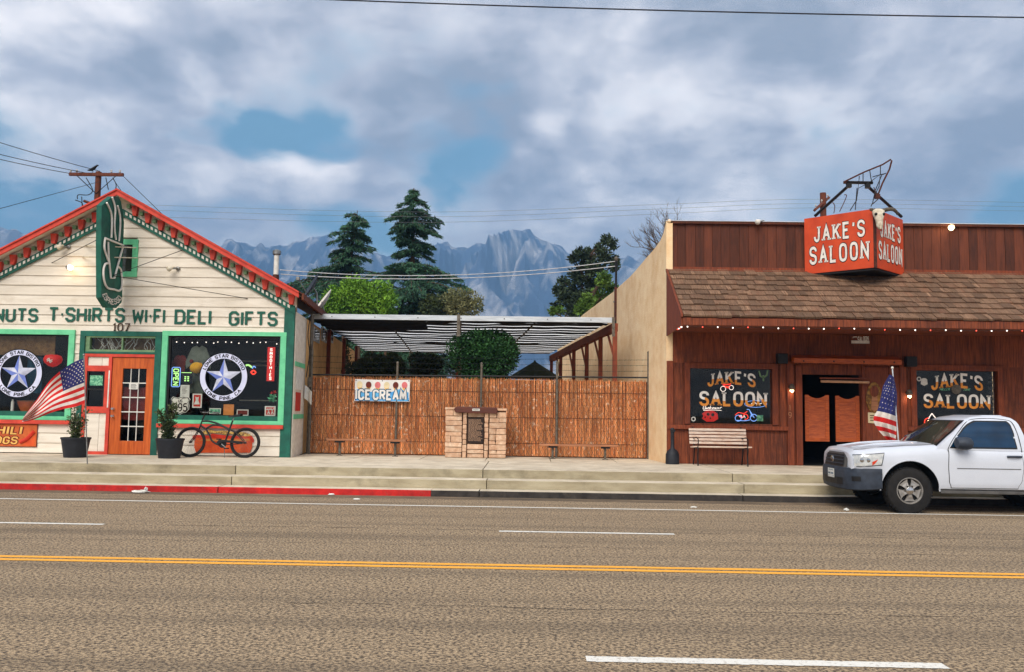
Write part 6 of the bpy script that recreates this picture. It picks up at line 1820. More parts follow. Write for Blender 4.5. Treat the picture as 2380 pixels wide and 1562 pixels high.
# cedars
def cedar(name, label, px, ptop, Y, wid, seed, topbend=0):
    top = at(px, ptop, Y); H = top.z-S; X = top.x
    t = thing(name, label, 'tree', (X, Y, S))
    MB().tube([(X,Y,.2),(X+.05,Y,H*.4),(X,Y,H*.8),(X+topbend,Y,H+S)], [.34,.25,.11,.02], 9).build('trunk', 'bark', t, smooth=True)
    rg = random.Random(seed); mb = MB(); P = []; D = []
    h = .16*H
    while h < H*.985:
        f = h/H; prof_ = (1-f)**.75*wid*(.82+.36*sin(f*21+seed))
        prof_ = max(prof_, .35)
        for _ in range(7 if f < .85 else 5):
            a = rg.uniform(0, 2*pi); L_ = prof_*rg.uniform(.6, 1.12); zz0 = S+h+rg.uniform(-.25,.25)
            b = Vector((X+topbend*max(0,(f-.8)/.2), Y, zz0)); dr = Vector((cos(a), sin(a), 0)); sd2 = Vector((-sin(a), cos(a), 0))
            pts = []
            for kk in range(6):
                s = kk/5; pts.append(b+dr*L_*s+Vector((0,0,L_*(.16*s-.34*s*s))))
            mb.tube(pts, [.05*(1-s/6)+.008 for s in range(6)], 4, cap=False)
            nn = int(34+L_*56)
            for _q in range(nn):
                s = rg.random()**.7; i = min(int(s*5), 4); ff = s*5-i; q = pts[i].lerp(pts[i+1], ff)
                side = rg.uniform(-1,1)*(.10+.40*L_*.35*(1.05-s)); 
                P.append(q+sd2*side+Vector((rg.uniform(-.05,.05),rg.uniform(-.05,.05),rg.uniform(-.16,.05)-abs(side)*.18))); D.append(dr*.9+sd2*(1 if side > 0 else -1)*.5+Vector((0,0,-.35)))
        h += rg.uniform(.30,.46)*(1.0 if f < .7 else .8)
    mb.build('limbs', 'bark', t)
    P = np.array([tuple(p) for p in P]); D = np.array([tuple(d) for d in D])
    leaves(len(P), lambda rng, n: (P, D), .36, 'leaf_cedar', 'crown', t, aspect=.17, droop=.1, seed=seed)
cedar('cedar_tree', 'broad dark cedar behind the shop roof, shorter of the two', 818, 488, 56, 9.2, 51, .35)
cedar('cedar_tree', 'tall narrow dark cedar, tallest tree above the pergola', 962, 436, 54, 7.8, 52)
# bright young trees, olive bush, pine, bare tree
for i, (px, py, r_) in enumerate(((768,712,.85),(800,700,1.0),(836,698,1.05),(868,706,.95),(898,712,.9))):
    c = at(px, py, 44); lb = ('leftmost of the row of', 'second from the left in the row of', 'middle one of the row of', 'fourth from the left in the row of', 'rightmost of the row of')[i]+' bright green young trees below the cedars'
    bush('young_tree', lb, 'tree', c, r_, (.62,.62,1.55), 'leaf_bright', 2400, .20, 60+i, group='bright young trees below the cedars', shell=.3, aspect=.35)
c = at(1070, 708, 50); bush('olive_bush', 'pale olive shrub right of the tall cedar above the pergola', 'shrub', c, 1.25, (1.1,.9,.75), 'leaf_olive', 3600, .16, 71, shell=.3)
c = at(1012, 712, 50); bush('olive_bush', 'darker olive shrub at the foot of the tall cedar', 'shrub', c, 1.0, (1.1,.9,.7), 'leaf_shrub', 2600, .16, 72, shell=.3)
def clump_tree(name, label, clumps, Y, mat, size, n, seed, tmat='bark'):
    cs = [at(px, py, Y)+Vector((0, random.Random(seed+i).uniform(-1,1), 0)) for i, (px, py, r_) in enumerate(clumps)]
    bx_ = sum(c.x for c in cs)/len(cs)
    t = thing(name, label, 'tree', (bx_, Y, S))
    mb = MB(); zt = max(c.z for c in cs)
    mb.tube([(bx_,Y,.2),(bx_+.1,Y,zt*.5),(bx_+.2,Y,zt*.9)], [.22,.16,.05], 8)
    for c in cs:
        zb = max(S+1, c.z-1.2); mb.tube([(bx_+.1*min(1,zb/zt),Y,zb), (c+Vector((bx_,Y,zb)))/2+Vector((0,0,.1)), c], [.08,.05,.02], 5)
    mb.build('trunk', tmat, t)
    rr = [q[2]/FPX*Y for q in clumps]
    CS = np.array([tuple(c) for c in cs]); RR = np.array(rr)
    def f(rng, n):
        k = rng.choice(len(CS), n, p=RR**2/np.sum(RR**2)); d = rng.normal(size=(n,3)); d /= np.linalg.norm(d, axis=1, keepdims=True)
        return CS[k]+d*(RR[k]*rng.uniform(.25,1.1,n))[:,None], d
    leaves(n, f, size, mat, 'crown', t, aspect=.4, seed=seed)
clump_tree('pine_tree', 'dark open-crowned pine left of the stucco wall', [(1408,556,14),(1420,572,14),(1392,575,13),(1370,585,16),(1345,590,13),(1430,598,13),(1400,600,20),(1360,608,20),(1330,605,14),(1425,620,14),(1380,630,24),(1340,640,22),(1310,650,15),(1300,672,16),(1335,675,24),(1375,665,24),(1310,695,20),(1350,700,26),(1290,712,12),(1330,725,22)], 50, 'leaf_pine', .24, 6500, 81)
clump_tree('green_tree', 'fresh green tree between the pine and the stucco wall', [(1400,655,20),(1420,672,18),(1390,690,24),(1365,705,22),(1412,640,12),(1350,722,18),(1300,722,12),(1282,726,10)], 46, M('leaf_fresh', (96,124,40), (66,96,30), scale=.8, rough=.7, island=.35).name, .19, 4200, 82)
def bare_tree(name, label, px, py, Y, seed, segs):
    b = at(px, py, Y); t = thing(name, label, 'tree', (b.x, Y, S))
    mb = MB(); rg = random.Random(seed)
    mb.tube([(b.x,Y,.2),b], [.18,.11], 8)
    def grow(p, d, L_, r_, depth):
        pts = [p]; q = p.copy(); dd = d.copy()
        for k in range(4):
            dd = (dd+Vector((rg.uniform(-.22,.22), rg.uniform(-.2,.2), rg.uniform(-.08,.2)))).normalized(); q = q+dd*L_/4; pts.append(q.copy())
        mb.tube(pts, [r_*(1-.15*k) for k in range(5)], 4 if depth else 5, cap=False)
        if depth > 3: return
        for k in range(3 if depth else 5):
            nd = (dd+Vector((rg.uniform(-.9,.7), rg.uniform(-.7,.7), rg.uniform(-.4,.6)))).normalized()
            grow(pts[rg.choice((2,3,4))], nd, L_*rg.uniform(.5,.8), r_*.55, depth+1)
    for dx, dz, L_ in segs: grow(b, Vector((dx, rg.uniform(-.2,.2), dz)).normalized(), L_, .05, 0)
    mb.build('limbs', 'bark_grey', t)
bare_tree('bare_tree', 'leafless grey tree showing above the curved stucco wall', 1566, 606, 40, 5, ((-.7,.8,1.0),(-.25,1,1.15),(-.9,.3,1.0),(-.9,-.1,.8),(-1,.5,1.1)))

# ------------------------------------------------------------------ saloon bench, ash stand, second flag
x0, x1 = at(1607, 1040, 20.35).x, at(1752, 1040, 20.35).x-.10
t = thing('slat_bench', 'worn white slatted bench under the left saloon window', 'bench', ((x0+x1)/2, 20.3, S))
sl_me = MB().box(0, -.012, -.027, x1-x0, .012, .027).build('slat', 'bench_white', None, local=True, bevel=0); sme2 = sl_me.data; bpy.data.objects.remove(sl_me)
for i in range(5):
    piece('back_slat', sme2, t, (x0, 20.62+.022*i, S+.50+.075*i), None, (radians(-14), 0, 0))
for i in range(5):
    piece('seat_slat', sme2, t, (x0, 20.16+.085*i, S+.43-.006*i), None, (radians(90), 0, 0))
for X in (x0+.10, x1-.10):
    MB().tube(bez([(X,20.12,S),(X,20.16,S+.2),(X,20.14,S+.40),(X,20.55,S+.40),(X,20.66,S+.6),(X,20.75,S+.86)]), .016, 6).build('end_frame', 'dark_metal', t, smooth=True)
    MB().tube(bez([(X,20.68,S),(X,20.6,S+.2),(X,20.56,S+.40)]), .016, 6).build('leg', 'dark_metal', t, smooth=True)
    MB().tube(bez([(X,20.14,S+.42),(X,20.10,S+.58),(X,20.3,S+.63),(X,20.66,S+.60)]), .013, 6).build('arm_rest', 'dark_metal', t, smooth=True)
p = gnd(1563, 1080, S)
t = thing('ash_stand', 'black bottle-shaped ash receptacle at the corner of the saloon', 'ash receptacle', (p.x, p.y+.05, S))
MB().lathe([(.155,0),(.16,.03),(.155,.22),(.12,.30),(.045,.36),(.04,.5),(.04,.70),(.05,.74),(.05,.80),(.03,.83)], (p.x,p.y+.05,S), 20).build('body', 'planter', t, smooth=True, sharp=50)
MB().box(p.x-.055,p.y-.01,S+.74,p.x+.055,p.y+.01,S+.79).build('opening', 'black', t)
FY2 = 18.3
ft2 = thing('flag_on_pole', 'american flag hanging limp in front of the saloon doors behind the truck', 'flag', (at(2092,1040,FY2).x, FY2, S))
pt, pb2 = at(2073, 856, FY2), at(2093, 1072, FY2)
pb2.z = S; MB().tube([pb2, pt], .013, 8).build('pole', 'beam_white', ft2, smooth=True)
MB().ball(pt, .028, 10).build('finial', 'white_paint', ft2, smooth=True)
LL = [(2066,872),(2052,898),(2048,915),(2040,950),(2029,975),(2040,1000),(2062,1024)]
RR = [(2074,866),(2080,895),(2084,920),(2083,955),(2083,985),(2082,1010),(2080,1026)]
def f2(u, v):                                             # u across the folds from the pole side, v from bottom to top
    a = cl(LL, 1-v); b = cl(RR, min(1, (1-v)*.92+.08))
    x, y = b[0]+(a[0]-b[0])*u, b[1]+(a[1]-b[1])*u
    y += 7*u*(1-u)*(-1)
    return at(x, y, FY2-.02-.10*sin(u*5.0)+.05*sin(u*11+v*3))
flag(ft2, f2, 24, 26, .015, canton_u=1.01)
# ------------------------------------------------------------------ pickup truck (local: x rearward from the front axle, -y toward the street, z up)
TX, TY = gnd(2104, 1192).x+.0, 16.17
tk = thing('pickup_truck', 'white two-door pickup truck parked at the kerb by the saloon', 'pickup truck', (TX, TY, 0))
def lerp(a, b, t): return a+(b-a)*t
def itp(x, P):
    if x <= P[0][0]: return P[0][1]
    for (a, b), (c, d) in zip(P[:-1], P[1:]):
        if x <= c:
            t = (x-a)/(c-a); t = t*t*(3-2*t); return lerp(b, d, t)
    return P[-1][1]
TOP = [(-.93,.985),(-.85,1.045),(-.4,1.10),(.1,1.135),(.55,1.16),(.75,1.14),(2.0,1.13),(2.1,1.17),(4.0,1.18)]
WID = [(-.93,.70),(-.89,.77),(-.80,.84),(-.62,.88),(-.4,.895),(0,.905),(.5,.90),(2.0,.90),(4.0,.90)]
def sec(x):
    zt, w = itp(x, TOP), itp(x, WID)
    zb = .40 if x > -.5 else .66
    return [(0,zt+.045*(x<.7)),(w*.35,zt+.04*(x<.7)),(w*.62,zt+.028*(x<.7)),(w*.80,zt+.008),(w*.92,zt-.025),(w*.975,zt-.08),(w*.995,zt-.16),(w,zt-.26),(w*.995,max(zb+.12,.66)),(w*.985,zb+.10),(w*.96,zb+.03),(w*.90,zb),(0,zb)]
def side_y(x, z):
    S_ = sec(x)
    best = S_[7][0]
    for (y0, z0), (y1, z1) in zip(S_[:-1], S_[1:]):
        if min(z0, z1) <= z <= max(z0, z1) and abs(z0-z1) > 1e-4: best = lerp(y0, y1, (z-z0)/(z1-z0))
    return best
def loft(xs):
    mb = MB(); n = None
    rings = []
    for x in xs:
        h = sec(x); ring = [(x, -y, z) for y, z in h]+[(x, y, z) for y, z in h[-2:0:-1]]
        rings.append(ring)
    n = len(rings[0]); vs = [p for r in rings for p in r]
    fs = [(i*n+j, (i+1)*n+j, (i+1)*n+(j+1)%n, i*n+(j+1)%n) for i in range(len(rings)-1) for j in range(n)]
    fs += [tuple(range(n)), tuple(range((len(rings)-1)*n, len(rings)*n))[::-1]]
    return mb.add(vs, fs)
def cutter(mb_o, wheels, r):
    o = mb_o
    mbc = MB()
    for x in wheels:
        for s_ in (-1, 1):
            mbc.lathe([(r,.50*s_),(r,1.1*s_)] if s_ > 0 else [(r,-1.1),(r,-.50)], (x,0,.40), 40, 'y')
    c = mbc.build('wheel_cutter', 'black', tk, local=True)
    for q in (o, c):
        bm = bmesh.new(); bm.from_mesh(q.data); bmesh.ops.remove_doubles(bm, verts=bm.verts, dist=1e-5); bmesh.ops.recalc_face_normals(bm, faces=bm.faces); bm.to_mesh(q.data); bm.free()
    m_ = o.modifiers.new('cut', 'BOOLEAN'); m_.operation = 'DIFFERENCE'; m_.object = c; m_.solver = 'EXACT'
    try: m_.material_mode = 'TRANSFER'
    except Exception: pass
    bpy.context.view_layer.update()
    dg = bpy.context.evaluated_depsgraph_get()
    me = bpy.data.meshes.new_from_object(o.evaluated_get(dg))
    o.modifiers.clear(); o.data = me
    bpy.data.objects.remove(c)
    if len(me.materials) < 2: me.materials.append(MATS['black'])
    else: me.materials[1] = MATS['black']
    for p_ in me.polygons:
        c_ = p_.center
        for x in wheels:
            dx, dz = c_.x-x, c_.z-.40; l_ = hypot(dx, dz)
            if l_ < r+.004 and abs(c_.y) > .45 and (abs(p_.normal.y) < .3 and p_.normal.x*dx+p_.normal.z*dz < 0 or abs(c_.y) < .56): p_.material_index = 1
    me.polygons.foreach_set('use_smooth', [True]*len(me.polygons))
    me.set_sharp_from_angle(angle=radians(32))
WB = 2.78
xs = [-.93,-.90,-.86,-.80,-.72,-.62,-.5,-.4,-.2,0,.2,.4,.55,.7,1.0,1.5,2.03]
body = loft(xs).build('body', 'truck_white', tk, local=True); cutter(body, [0], .487)
bed = loft([2.07,2.15,2.4,2.78,3.2,3.6,3.95,4.0]).build('bed', 'truck_white', tk, local=True); cutter(bed, [WB], .487)
MB().box(2.12,-.78,1.0,3.93,.78,1.185).build('bed_liner', 'black', bed, local=True)
MB().box(-.6,-.62,.36,3.9,.62,.46).build('chassis', 'black', tk, local=True)
# cab
def cab_w(z): return itp(z, [(1.10,.865),(1.35,.80),(1.55,.715),(1.64,.64),(1.68,.52)])
def cab_xf(z): return itp2(z, [(1.10,.46),(1.58,1.06),(1.64,1.20),(1.68,1.42)])
def cab_xr(z): return itp2(z, [(1.10,2.03),(1.55,1.93),(1.63,1.86),(1.68,1.74)])
def itp2(x, P):
    for (a, b), (c, d) in zip(P[:-1], P[1:]):
        if x <= c: return lerp(b, d, (x-a)/(c-a))
    return P[-1][1]
def ws_x(z, y): w = cab_w(z); return cab_xf(z)-.14*(1-(y/w)**2)
mb = MB(); rings = []
zs = [1.08,1.15,1.25,1.35,1.45,1.53,1.58,1.615,1.64,1.66,1.675,1.682]
for z in zs:
    w = cab_w(z); ring = []
    for i in range(13): y = -w+2*w*i/12; y2 = y; ring.append((ws_x(z, y), y2, z))
    xr = cab_xr(z)
    for i in range(1, 9): ring.append((lerp(cab_xf(z), xr, i/8), w*(1+.012*sin(pi*i/8)), z))
    for i in range(1, 8): ring.append((xr+.02*sin(pi*i/8), w-2*w*i/8, z))
    for i in range(0, 8): ring.append((lerp(xr, cab_xf(z), i/8), -w*(1+.012*sin(pi*i/8)), z))
    rings.append(ring)
n = len(rings[0]); vs = [p for r_ in rings for p in r_]
fs = [(i*n+j, i*n+(j+1)%n, (i+1)*n+(j+1)%n, (i+1)*n+j) for i in range(len(rings)-1) for j in range(n)]
fs.append(tuple(range((len(rings)-1)*n, len(rings)*n)))
mb.add(vs, fs).build('cab', 'truck_white', tk, local=True, smooth=True, sharp=50)
def cside(x, z, o=.006):
    w = cab_w(z); t = (x-cab_xf(z))/max(cab_xr(z)-cab_xf(z), .1); t = min(max(t, 0), 1)
    return w*(1+.012*sin(pi*t))+o
def win_edges(v, g=0.0):
    z = 1.135-g+(1.565-1.135+2*g)*v
    xl = itp2(v, [(0,.70),(.35,.82),(.7,.97),(.9,1.09),(1.0,1.20)])-g
    xr = itp2(v, [(0,1.80),(.85,1.775),(1.0,1.72)])+g
    return z, xl, xr
for s_ in (-1, 1):
    for nm, mat, g, o in (('window_seal', 'black', .022, .004), ('side_window', 'truck_glass', 0, .009)):
        mb = MB()
        def f(u, v, g=g, o=o):
            z, xl, xr = win_edges(v, g); x = lerp(xl, xr, u); return (x, s_*cside(x, z, o), z)
        mb.grid(f, 16, 14); mb.build(nm, mat, tk, local=True, smooth=True)
    # door panel over a dark gap, continuing up round the window as the frame line
    for nm, mat, g, o in (('door_gap', 'black', .010, .0025), ('door', 'truck_white', 0, .008)):
        mb = MB()
        def f(u, v, g=g, o=o):
            z = lerp(.45-g, 1.10+(g if 0 else 0), v); xl = itp(z, [(.45,.69),(.55,.655),(.8,.645),(1.1,.66)])-g; xr = itp(z, [(.45,1.80),(.6,1.87),(.8,1.895),(1.1,1.875)])+g
            x = lerp(xl, xr, u); return (x, s_*(side_y(x, z)+o), z)
        mb.grid(f, 18, 18); d_ = mb.build(nm, mat, tk, local=True, smooth=True)
    L_ = []
    for q in ((.645,1.06),(.66,1.12),(.76,1.26),(.90,1.42),(1.02,1.535),(1.16,1.605),(1.45,1.625),(1.74,1.605),(1.83,1.55),(1.87,1.35),(1.885,1.15),(1.89,1.06)):
        x, z = q; L_.append((x, s_*(cside(x, z, .003) if z > 1.1 else side_y(x, z)+.005), z))
    MB().tube(bez(L_, 4), .006, 4).build('door_seam', 'black', tk, local=True)
    MB().tube([(1.62,s_*(side_y(1.62,1.0)+.03),.985),(1.70,s_*(side_y(1.7,1.0)+.045),.987),(1.80,s_*(side_y(1.8,1.0)+.045),.987),(1.86,s_*(side_y(1.86,1)+.03),.985)], .018, 8).build('door_handle', 'truck_plastic', d_, local=True, smooth=True)
    y_ = s_*(side_y(1.2,.78)+.012)
    MB().box(.78,y_-.004,.772,1.85,y_+.004,.782).build('trim_line', 'truck_grey', d_, local=True)
    # mirror
    m_ = MB(); y0 = s_*.90
    m_.lathe([(.02,-.13),(.075,-.115),(.10,-.05),(.105,.03),(.09,.09),(.05,.12)], (0,0,0), 14, 'x')
    m_.v = [(.86+v[0]*1.1-.04*v[2], y0+s_*.11+v[1]*1.2, 1.20+v[2]*1.05) for v in m_.v]
    m_ = m_.build('mirror', 'truck_plastic', tk, local=True, smooth=True)
    MB().tube([(.78,s_*.83,1.14),(.84,s_*.93,1.17)], .03, 6).build('mirror_arm', 'truck_plastic', m_, local=True)
    # headlamp wraps the corner
    for nm, mat, za_, zb_, xa_, xb_, o in (('headlamp_bezel','truck_plastic',.762,.975,-.905,-.45,.004), ('headlamp','lamp_lens',.775,.962,-.90,-.465,.011), ('indicator','amber',.80,.86,-.64,-.565,.016)):
        mb = MB()
        def f(u, v):
            x = lerp(xa_, xb_, u); lo = za_+(.0 if nm != 'headlamp' else .0)+.04*u; hi = zb_+.045*u*(1-.0*u); z = lerp(lo, hi, v); x2 = x+.05*(v-.5)*u
            return (x2, s_*(side_y(x2, min(z, itp(x2,TOP)-.03))+o), z)
        mb.grid(f, 14, 6); h_ = mb.build(nm, mat, tk, local=True, smooth=True)
    for cx_ in (-.80, -.70):
        z_ = .885; y_ = s_*(side_y(cx_, z_)+.012)
        q_ = Vector((-.55, s_*.8, 0)).normalized(); mb = MB(); mb.lathe([(.036,0),(.034,.004),(.02,.006)], (0,0,0), 14); R_ = q_.to_track_quat('Z','Y')
        mb.v = [tuple(R_ @ Vector(v)+Vector((cx_, y_, z_))) for v in mb.v]; mb.build('lamp_reflector', 'chrome', tk, local=True, smooth=True)
    # black arch lip
    mb = MB(); mb.tube([(cos(a)*.498, s_*(side_y(cos(a)*.498, max(.40+sin(a)*.498,.45))-.006), .40+sin(a)*.498) for a in [radians(-2+i*184/24) for i in range(25)]], .012, 5); mb.build('arch_lip', 'truck_white', tk, local=True, smooth=True)
# windscreen
for nm, mat, g, o in (('screen_seal', 'black', .0, .004), ('windscreen', 'truck_windscreen', .035, .010)):
    mb = MB()
    def f(u, v, g=g, o=o):
        z = lerp(1.135+g*.4, 1.585-g*.6, v); w = cab_w(z)*.93-g; y = lerp(-w, w, u); return (ws_x(z, y)-o, y, z+o)
    mb.grid(f, 20, 12); mb.build(nm, mat, tk, local=True, smooth=True)
for y in (-.35, .1): MB().tube([(.36,y,1.155),(.52,y+.28,1.20),(.56,y+.42,1.235)], .008, 4).build('wiper', 'black', tk, local=True)
# hood shut lines, bonnet ridge
for s_ in (-1, 1):
    L_ = [(x, s_*itp(x, WID)*.80, itp(x, TOP)+.012) for x in (-.86,-.7,-.4,0,.35,.52)]
    MB().tube(L_, .005, 4).build('hood_seam', 'truck_grey', tk, local=True)
    L_ = [(x, s_*.36, itp(x, TOP)+.046) for x in (-.8,-.4,0,.35)]; MB().tube(L_, [.004,.016,.016,.006], 6).build('hood_ridge', 'truck_white', tk, local=True, smooth=True)
# grille, badge, bumper, plate
def fc(y): return -.945-.05*(1-(y/.62)**2)
def front_patch(nm, mat, y0, y1, z0, z1, o, lean=.10, nu=14, nv=6, par=tk):
    mb = MB(); mb.grid(lambda u, v: (fc(lerp(y0,y1,u))-o+lean*(v*(z1-z0)), lerp(y0,y1,u)*(1-.06*v), lerp(z0,z1,v)), nu, nv); return mb.build(nm, mat, par, local=True, smooth=True)
front_patch('nose', 'truck_white', -.63, .63, .66, 1.0, -.012, .25)
gr_ = front_patch('grille_surround', 'truck_grey', -.56, .56, .735, .995, .008, .20)
front_patch('grille', 'black', -.46, .46, .765, .965, .018, .20, par=gr_)
for z in (.805, .865, .925):
    MB().tube([(fc(y)-.022+.2*(z-.765), y, z) for y in (-.45,-.3,-.15,0,.15,.3,.45)], .009, 5).build('grille_bar', 'truck_plastic', gr_, local=True)
mb = MB()
for r_, sy in ((.055,1.0),(.04,.42)):
    mb.tube([(fc(0)-.032+.2*.1, r_*1.25*sy*cos(2*pi*i/20), .865+r_*sin(2*pi*i/20)) for i in range(20)], .006, 5, close=True)
mb.tube([(fc(0)-.032+.02, .06*cos(2*pi*i/20), .885+.022*sin(2*pi*i/20)) for i in range(20)], .005, 5, close=True)
mb.build('badge', 'chrome', gr_, local=True, smooth=True)
def bump_pt(u, v):
    """u around the front from the near wheel arch to the far one, v over the section from bottom to top"""
    S_ = [(-.48,-.905),(-.62,-.905),(-.76,-.87),(-.89,-.78),(-.985,-.60),(-1.03,-.30),(-1.04,0)]
    S_ = S_+[(a,-b) for a, b in S_[-2::-1]]
    s = u*(len(S_)-1); i = min(int(s), len(S_)-2); f = s-i
    p = [lerp(S_[i][k], S_[i+1][k], f) for k in (0,1)]
    V_ = [(.36,.82),(.38,.95),(.46,1.0),(.58,1.01),(.68,1.005),(.735,.97),(.745,.88)]
    s = v*(len(V_)-1); j = min(int(s), len(V_)-2); f = s-j; z = lerp(V_[j][0], V_[j+1][0], f); k = lerp(V_[j][1], V_[j+1][1], f)
    m = .0
    return (-.2+(p[0]+.2)*(1-(1-k)*.35), p[1]*(1-(1-k)*.25), z+(.05*(abs(u-.5)*2)**3)*(1-v))
bp = MB().grid(bump_pt, 36, 18).build('bumper', 'truck_plastic', tk, local=True, smooth=True)
mb = MB(); mb.grid(lambda u, v: (bump_pt(.36+.28*u, .30+.18*v)[0]-.006, bump_pt(.36+.28*u, .3+.18*v)[1], bump_pt(.36+.28*u, .3+.18*v)[2]), 10, 4); mb.build('bumper_intake', 'black', bp, local=True)
for s_ in (0, 1):
    mb = MB(); u0 = .20 if s_ == 0 else .72
    mb.grid(lambda u, v: tuple(Vector(bump_pt(u0+.08*u, .42+.12*v))+Vector((-.006, -.004 if s_ == 0 else .004, 0))), 6, 3); mb.build('fog_lamp_recess', 'black', bp, local=True)
px_ = -1.052; pl = MB().box(px_-.006,-.21,.545,px_,.10,.70).build('number_plate', 'paper', tk, local=True)
mb = MB()
for z_, h_, ys in ((.665,.018,(-.14,-.09,-.03,.03)), (.60,.03,(-.16,-.12,-.08,-.02,.02,.06)), (.56,.015,(-.17,.05))):
    for y_ in ys: mb.box(px_-.008, y_-.012, z_, px_-.0065, y_+.014, z_+h_)
mb.build('plate_characters', 'interior_blue', pl, local=True)
# sill, wheels
for s_ in (-1, 1): MB().box(.52,s_*.80,.345,2.02,s_*.86,.40).build('sill', 'truck_grey', tk, local=True, bevel=.01)
def wheel(x, s_, R=.388):
    y = s_*.745
    w_ = MB().lathe([(.225,-.115),(.34,-.12),(.375,-.10),(R,-.06),(R,.06),(.375,.10),(.34,.12),(.225,.115)], (x,y,R-.004), 40, 'y')
    w_.f = w_.f[:-2]; w_.m = w_.m[:-2]
    w_ = w_.build('wheel', 'tyre', tk, local=True, smooth=True)
    mb = MB()
    for i in range(44):                                  # tread blocks
        a = 2*pi*i/44
        for dy in (-.07, .0, .07):
            c = Vector((x+cos(a+dy)*(R+.003), y+dy, R-.004+sin(a+dy)*(R+.003))); tx = Vector((-sin(a+dy),0,cos(a+dy))); rr = Vector((cos(a+dy),0,sin(a+dy))); yy = Vector((0,1,0))
            mb.hexa([c-tx*.018-yy*.024-rr*.008, c+tx*.018-yy*.024-rr*.008, c+tx*.018+yy*.024-rr*.008, c-tx*.018+yy*.024-rr*.008, c-tx*.018-yy*.024+rr*.004, c+tx*.018-yy*.024+rr*.004, c+tx*.018+yy*.024+rr*.004, c-tx*.018+yy*.024+rr*.004])
    mb.build('tread', 'tyre', w_, local=True)
    yo = y+s_*.095; zc = R-.004
    rim = MB(); 
    def rg_(r, yy, n=40): return [(x+r*cos(2*pi*i/n), yy, zc+r*sin(2*pi*i/n)) for i in range(n)]
    rim.lathe([(.222,0),(.226,.014*s_),(.212,.016*s_),(.200,0),(.196,-.05*s_),(.192,-.07*s_)], (x,yo,zc), 40, 'y')
    rim.f = rim.f[:-2]; rim.m = rim.m[:-2]
    rim = rim.build('rim', 'alloy', w_, local=True, smooth=True, sharp=40)
    MB().lathe([(.195,-.06*s_),(.195,-.055*s_),(.01,-.05*s_)], (x,yo,zc), 30, 'y').build('rim_well', 'black', rim, local=True)
    for k in range(5):
        a = pi/2+2*pi*k/5+.63
        def pt(r, da, yy): return (x+r*cos(a+da), yo+yy*s_, zc+r*sin(a+da))
        for nm in ('spoke',):
            P = [(.055,-.70),(.10,-.42),(.15,-.40),(.198,-.46),(.198,.46),(.15,.40),(.10,.42),(.055,.70)]
            vs = [pt(r_, da, .008 if r_ < .12 else -.002) for r_, da in P]+[pt(r_, da, -.03) for r_, da in P]
            n = len(P); fs = [tuple(range(n)), tuple(range(n,2*n))[::-1]]+[(i,(i+1)%n,n+(i+1)%n,n+i) for i in range(n)]
            MB().add(vs, fs).build('spoke', 'alloy', rim, local=True)
    MB().lathe([(.062,-.01*s_),(.06,.02*s_),(.04,.028*s_),(.002,.03*s_)], (x,yo,zc), 20, 'y').build('hub_cap', 'chrome', rim, local=True, smooth=True)
    mb = MB()
    for k in range(6): a = 2*pi*k/6; mb.lathe([(.012,.0),(.012,.022*s_),(.004,.025*s_)], (x+.08*cos(a),yo,zc+.08*sin(a)), 8, 'y')
    mb.build('lug_nut', 'dark_metal', rim, local=True)
for x in (0, WB):
    for s_ in (-1, 1): wheel(x, s_)
# tail lamps and tailgate
for s_ in (-1, 1): MB().box(3.97,s_*.70,.78,4.02,s_*.88,1.10).build('tail_lamp', 'amber', bed, local=True, bevel=.01)
MB().box(3.9,-.86,.42,4.12,.86,.60).build('rear_bumper', 'chrome', bed, local=True, bevel=.03)
MB().box(2.035,-.84,.5,2.066,.84,1.08).build('cab_gap', 'black', tk, local=True)

# ------------------------------------------------------------------ utility poles and wires
UY = 40.0
def wire(name, label, pts, r, mat='wire', group=None, sag=0.0):
    P = []
    a, b = Vector(pts[0]), Vector(pts[-1])
    if len(pts) == 2:
        for i in range(17): f = i/16; q = a.lerp(b, f); q.z -= sag*4*f*(1-f); P.append(q)
    else: P = bez(pts)
    o = MB().tube(P, r, 5).build(name, mat); tag(o, label, 'wire', group); return o
pc = at(229, 406, UY)
up = thing('utility_pole', 'brown timber utility pole with a crossarm behind the gable peak', 'utility pole', (pc.x, UY, S))
MB().tube([(pc.x,UY,0),(pc.x,UY,pc.z+.15)], [.17,.13], 12).build('pole', 'pole_wood', up, smooth=True)
a, b = at(165, 405, UY), at(290, 408, UY); a.z = b.z = (a.z+b.z)/2
MB().box(a.x, UY-.20, a.z-.07, b.x, UY-.08, a.z+.07).build('crossarm', 'pole_wood', up)
for s_ in (a.x+.35, b.x-.35): MB().tube([(s_,UY-.14,a.z-.06),(pc.x,UY-.14,a.z-.9)], .02, 4).build('arm_brace', 'dark_metal', up)
a2, b2 = at(195, 466, UY), at(222, 476, UY)
MB().tube([a2, b2+Vector((.3,0,-.1))], .07, 6).build('lower_arm', 'pole_wood', up)
for px in (168, 182, 262, 282):
    p = at(px, 400, UY); MB().lathe([(.02,-.05),(.02,.05),(.06,.07),(.035,.11),(.05,.14),(.015,.18)], (p.x,UY-.14,a.z+.05), 10).build('insulator', 'porcelain', up, smooth=True)
for L_ in ([(200,412),(215,440),(205,452),(182,452),(180,462)], [(262,412),(270,430),(262,450),(240,462)], [(175,464),(190,470),(195,480),(215,484)], [(246,412),(252,440)], [(190,456),(191,480)]):
    MB().tube(bez([at(x, y, UY-.2) for x, y in L_]), .022, 5).build('jumper_cable', 'wire', up)
p = at(218, 397, UY)
bd = thing('perched_bird', 'small dark bird perched on the utility pole crossarm', 'bird', p+Vector((0,-.14,-.12)))
mb = MB(); n = 10; body_ = [(-.22,.00,.02),(-.12,.02,.05),(0,.06,.085),(.10,.12,.085),(.17,.19,.06),(.21,.23,.045),(.25,.235,.03),(.29,.225,.008)]
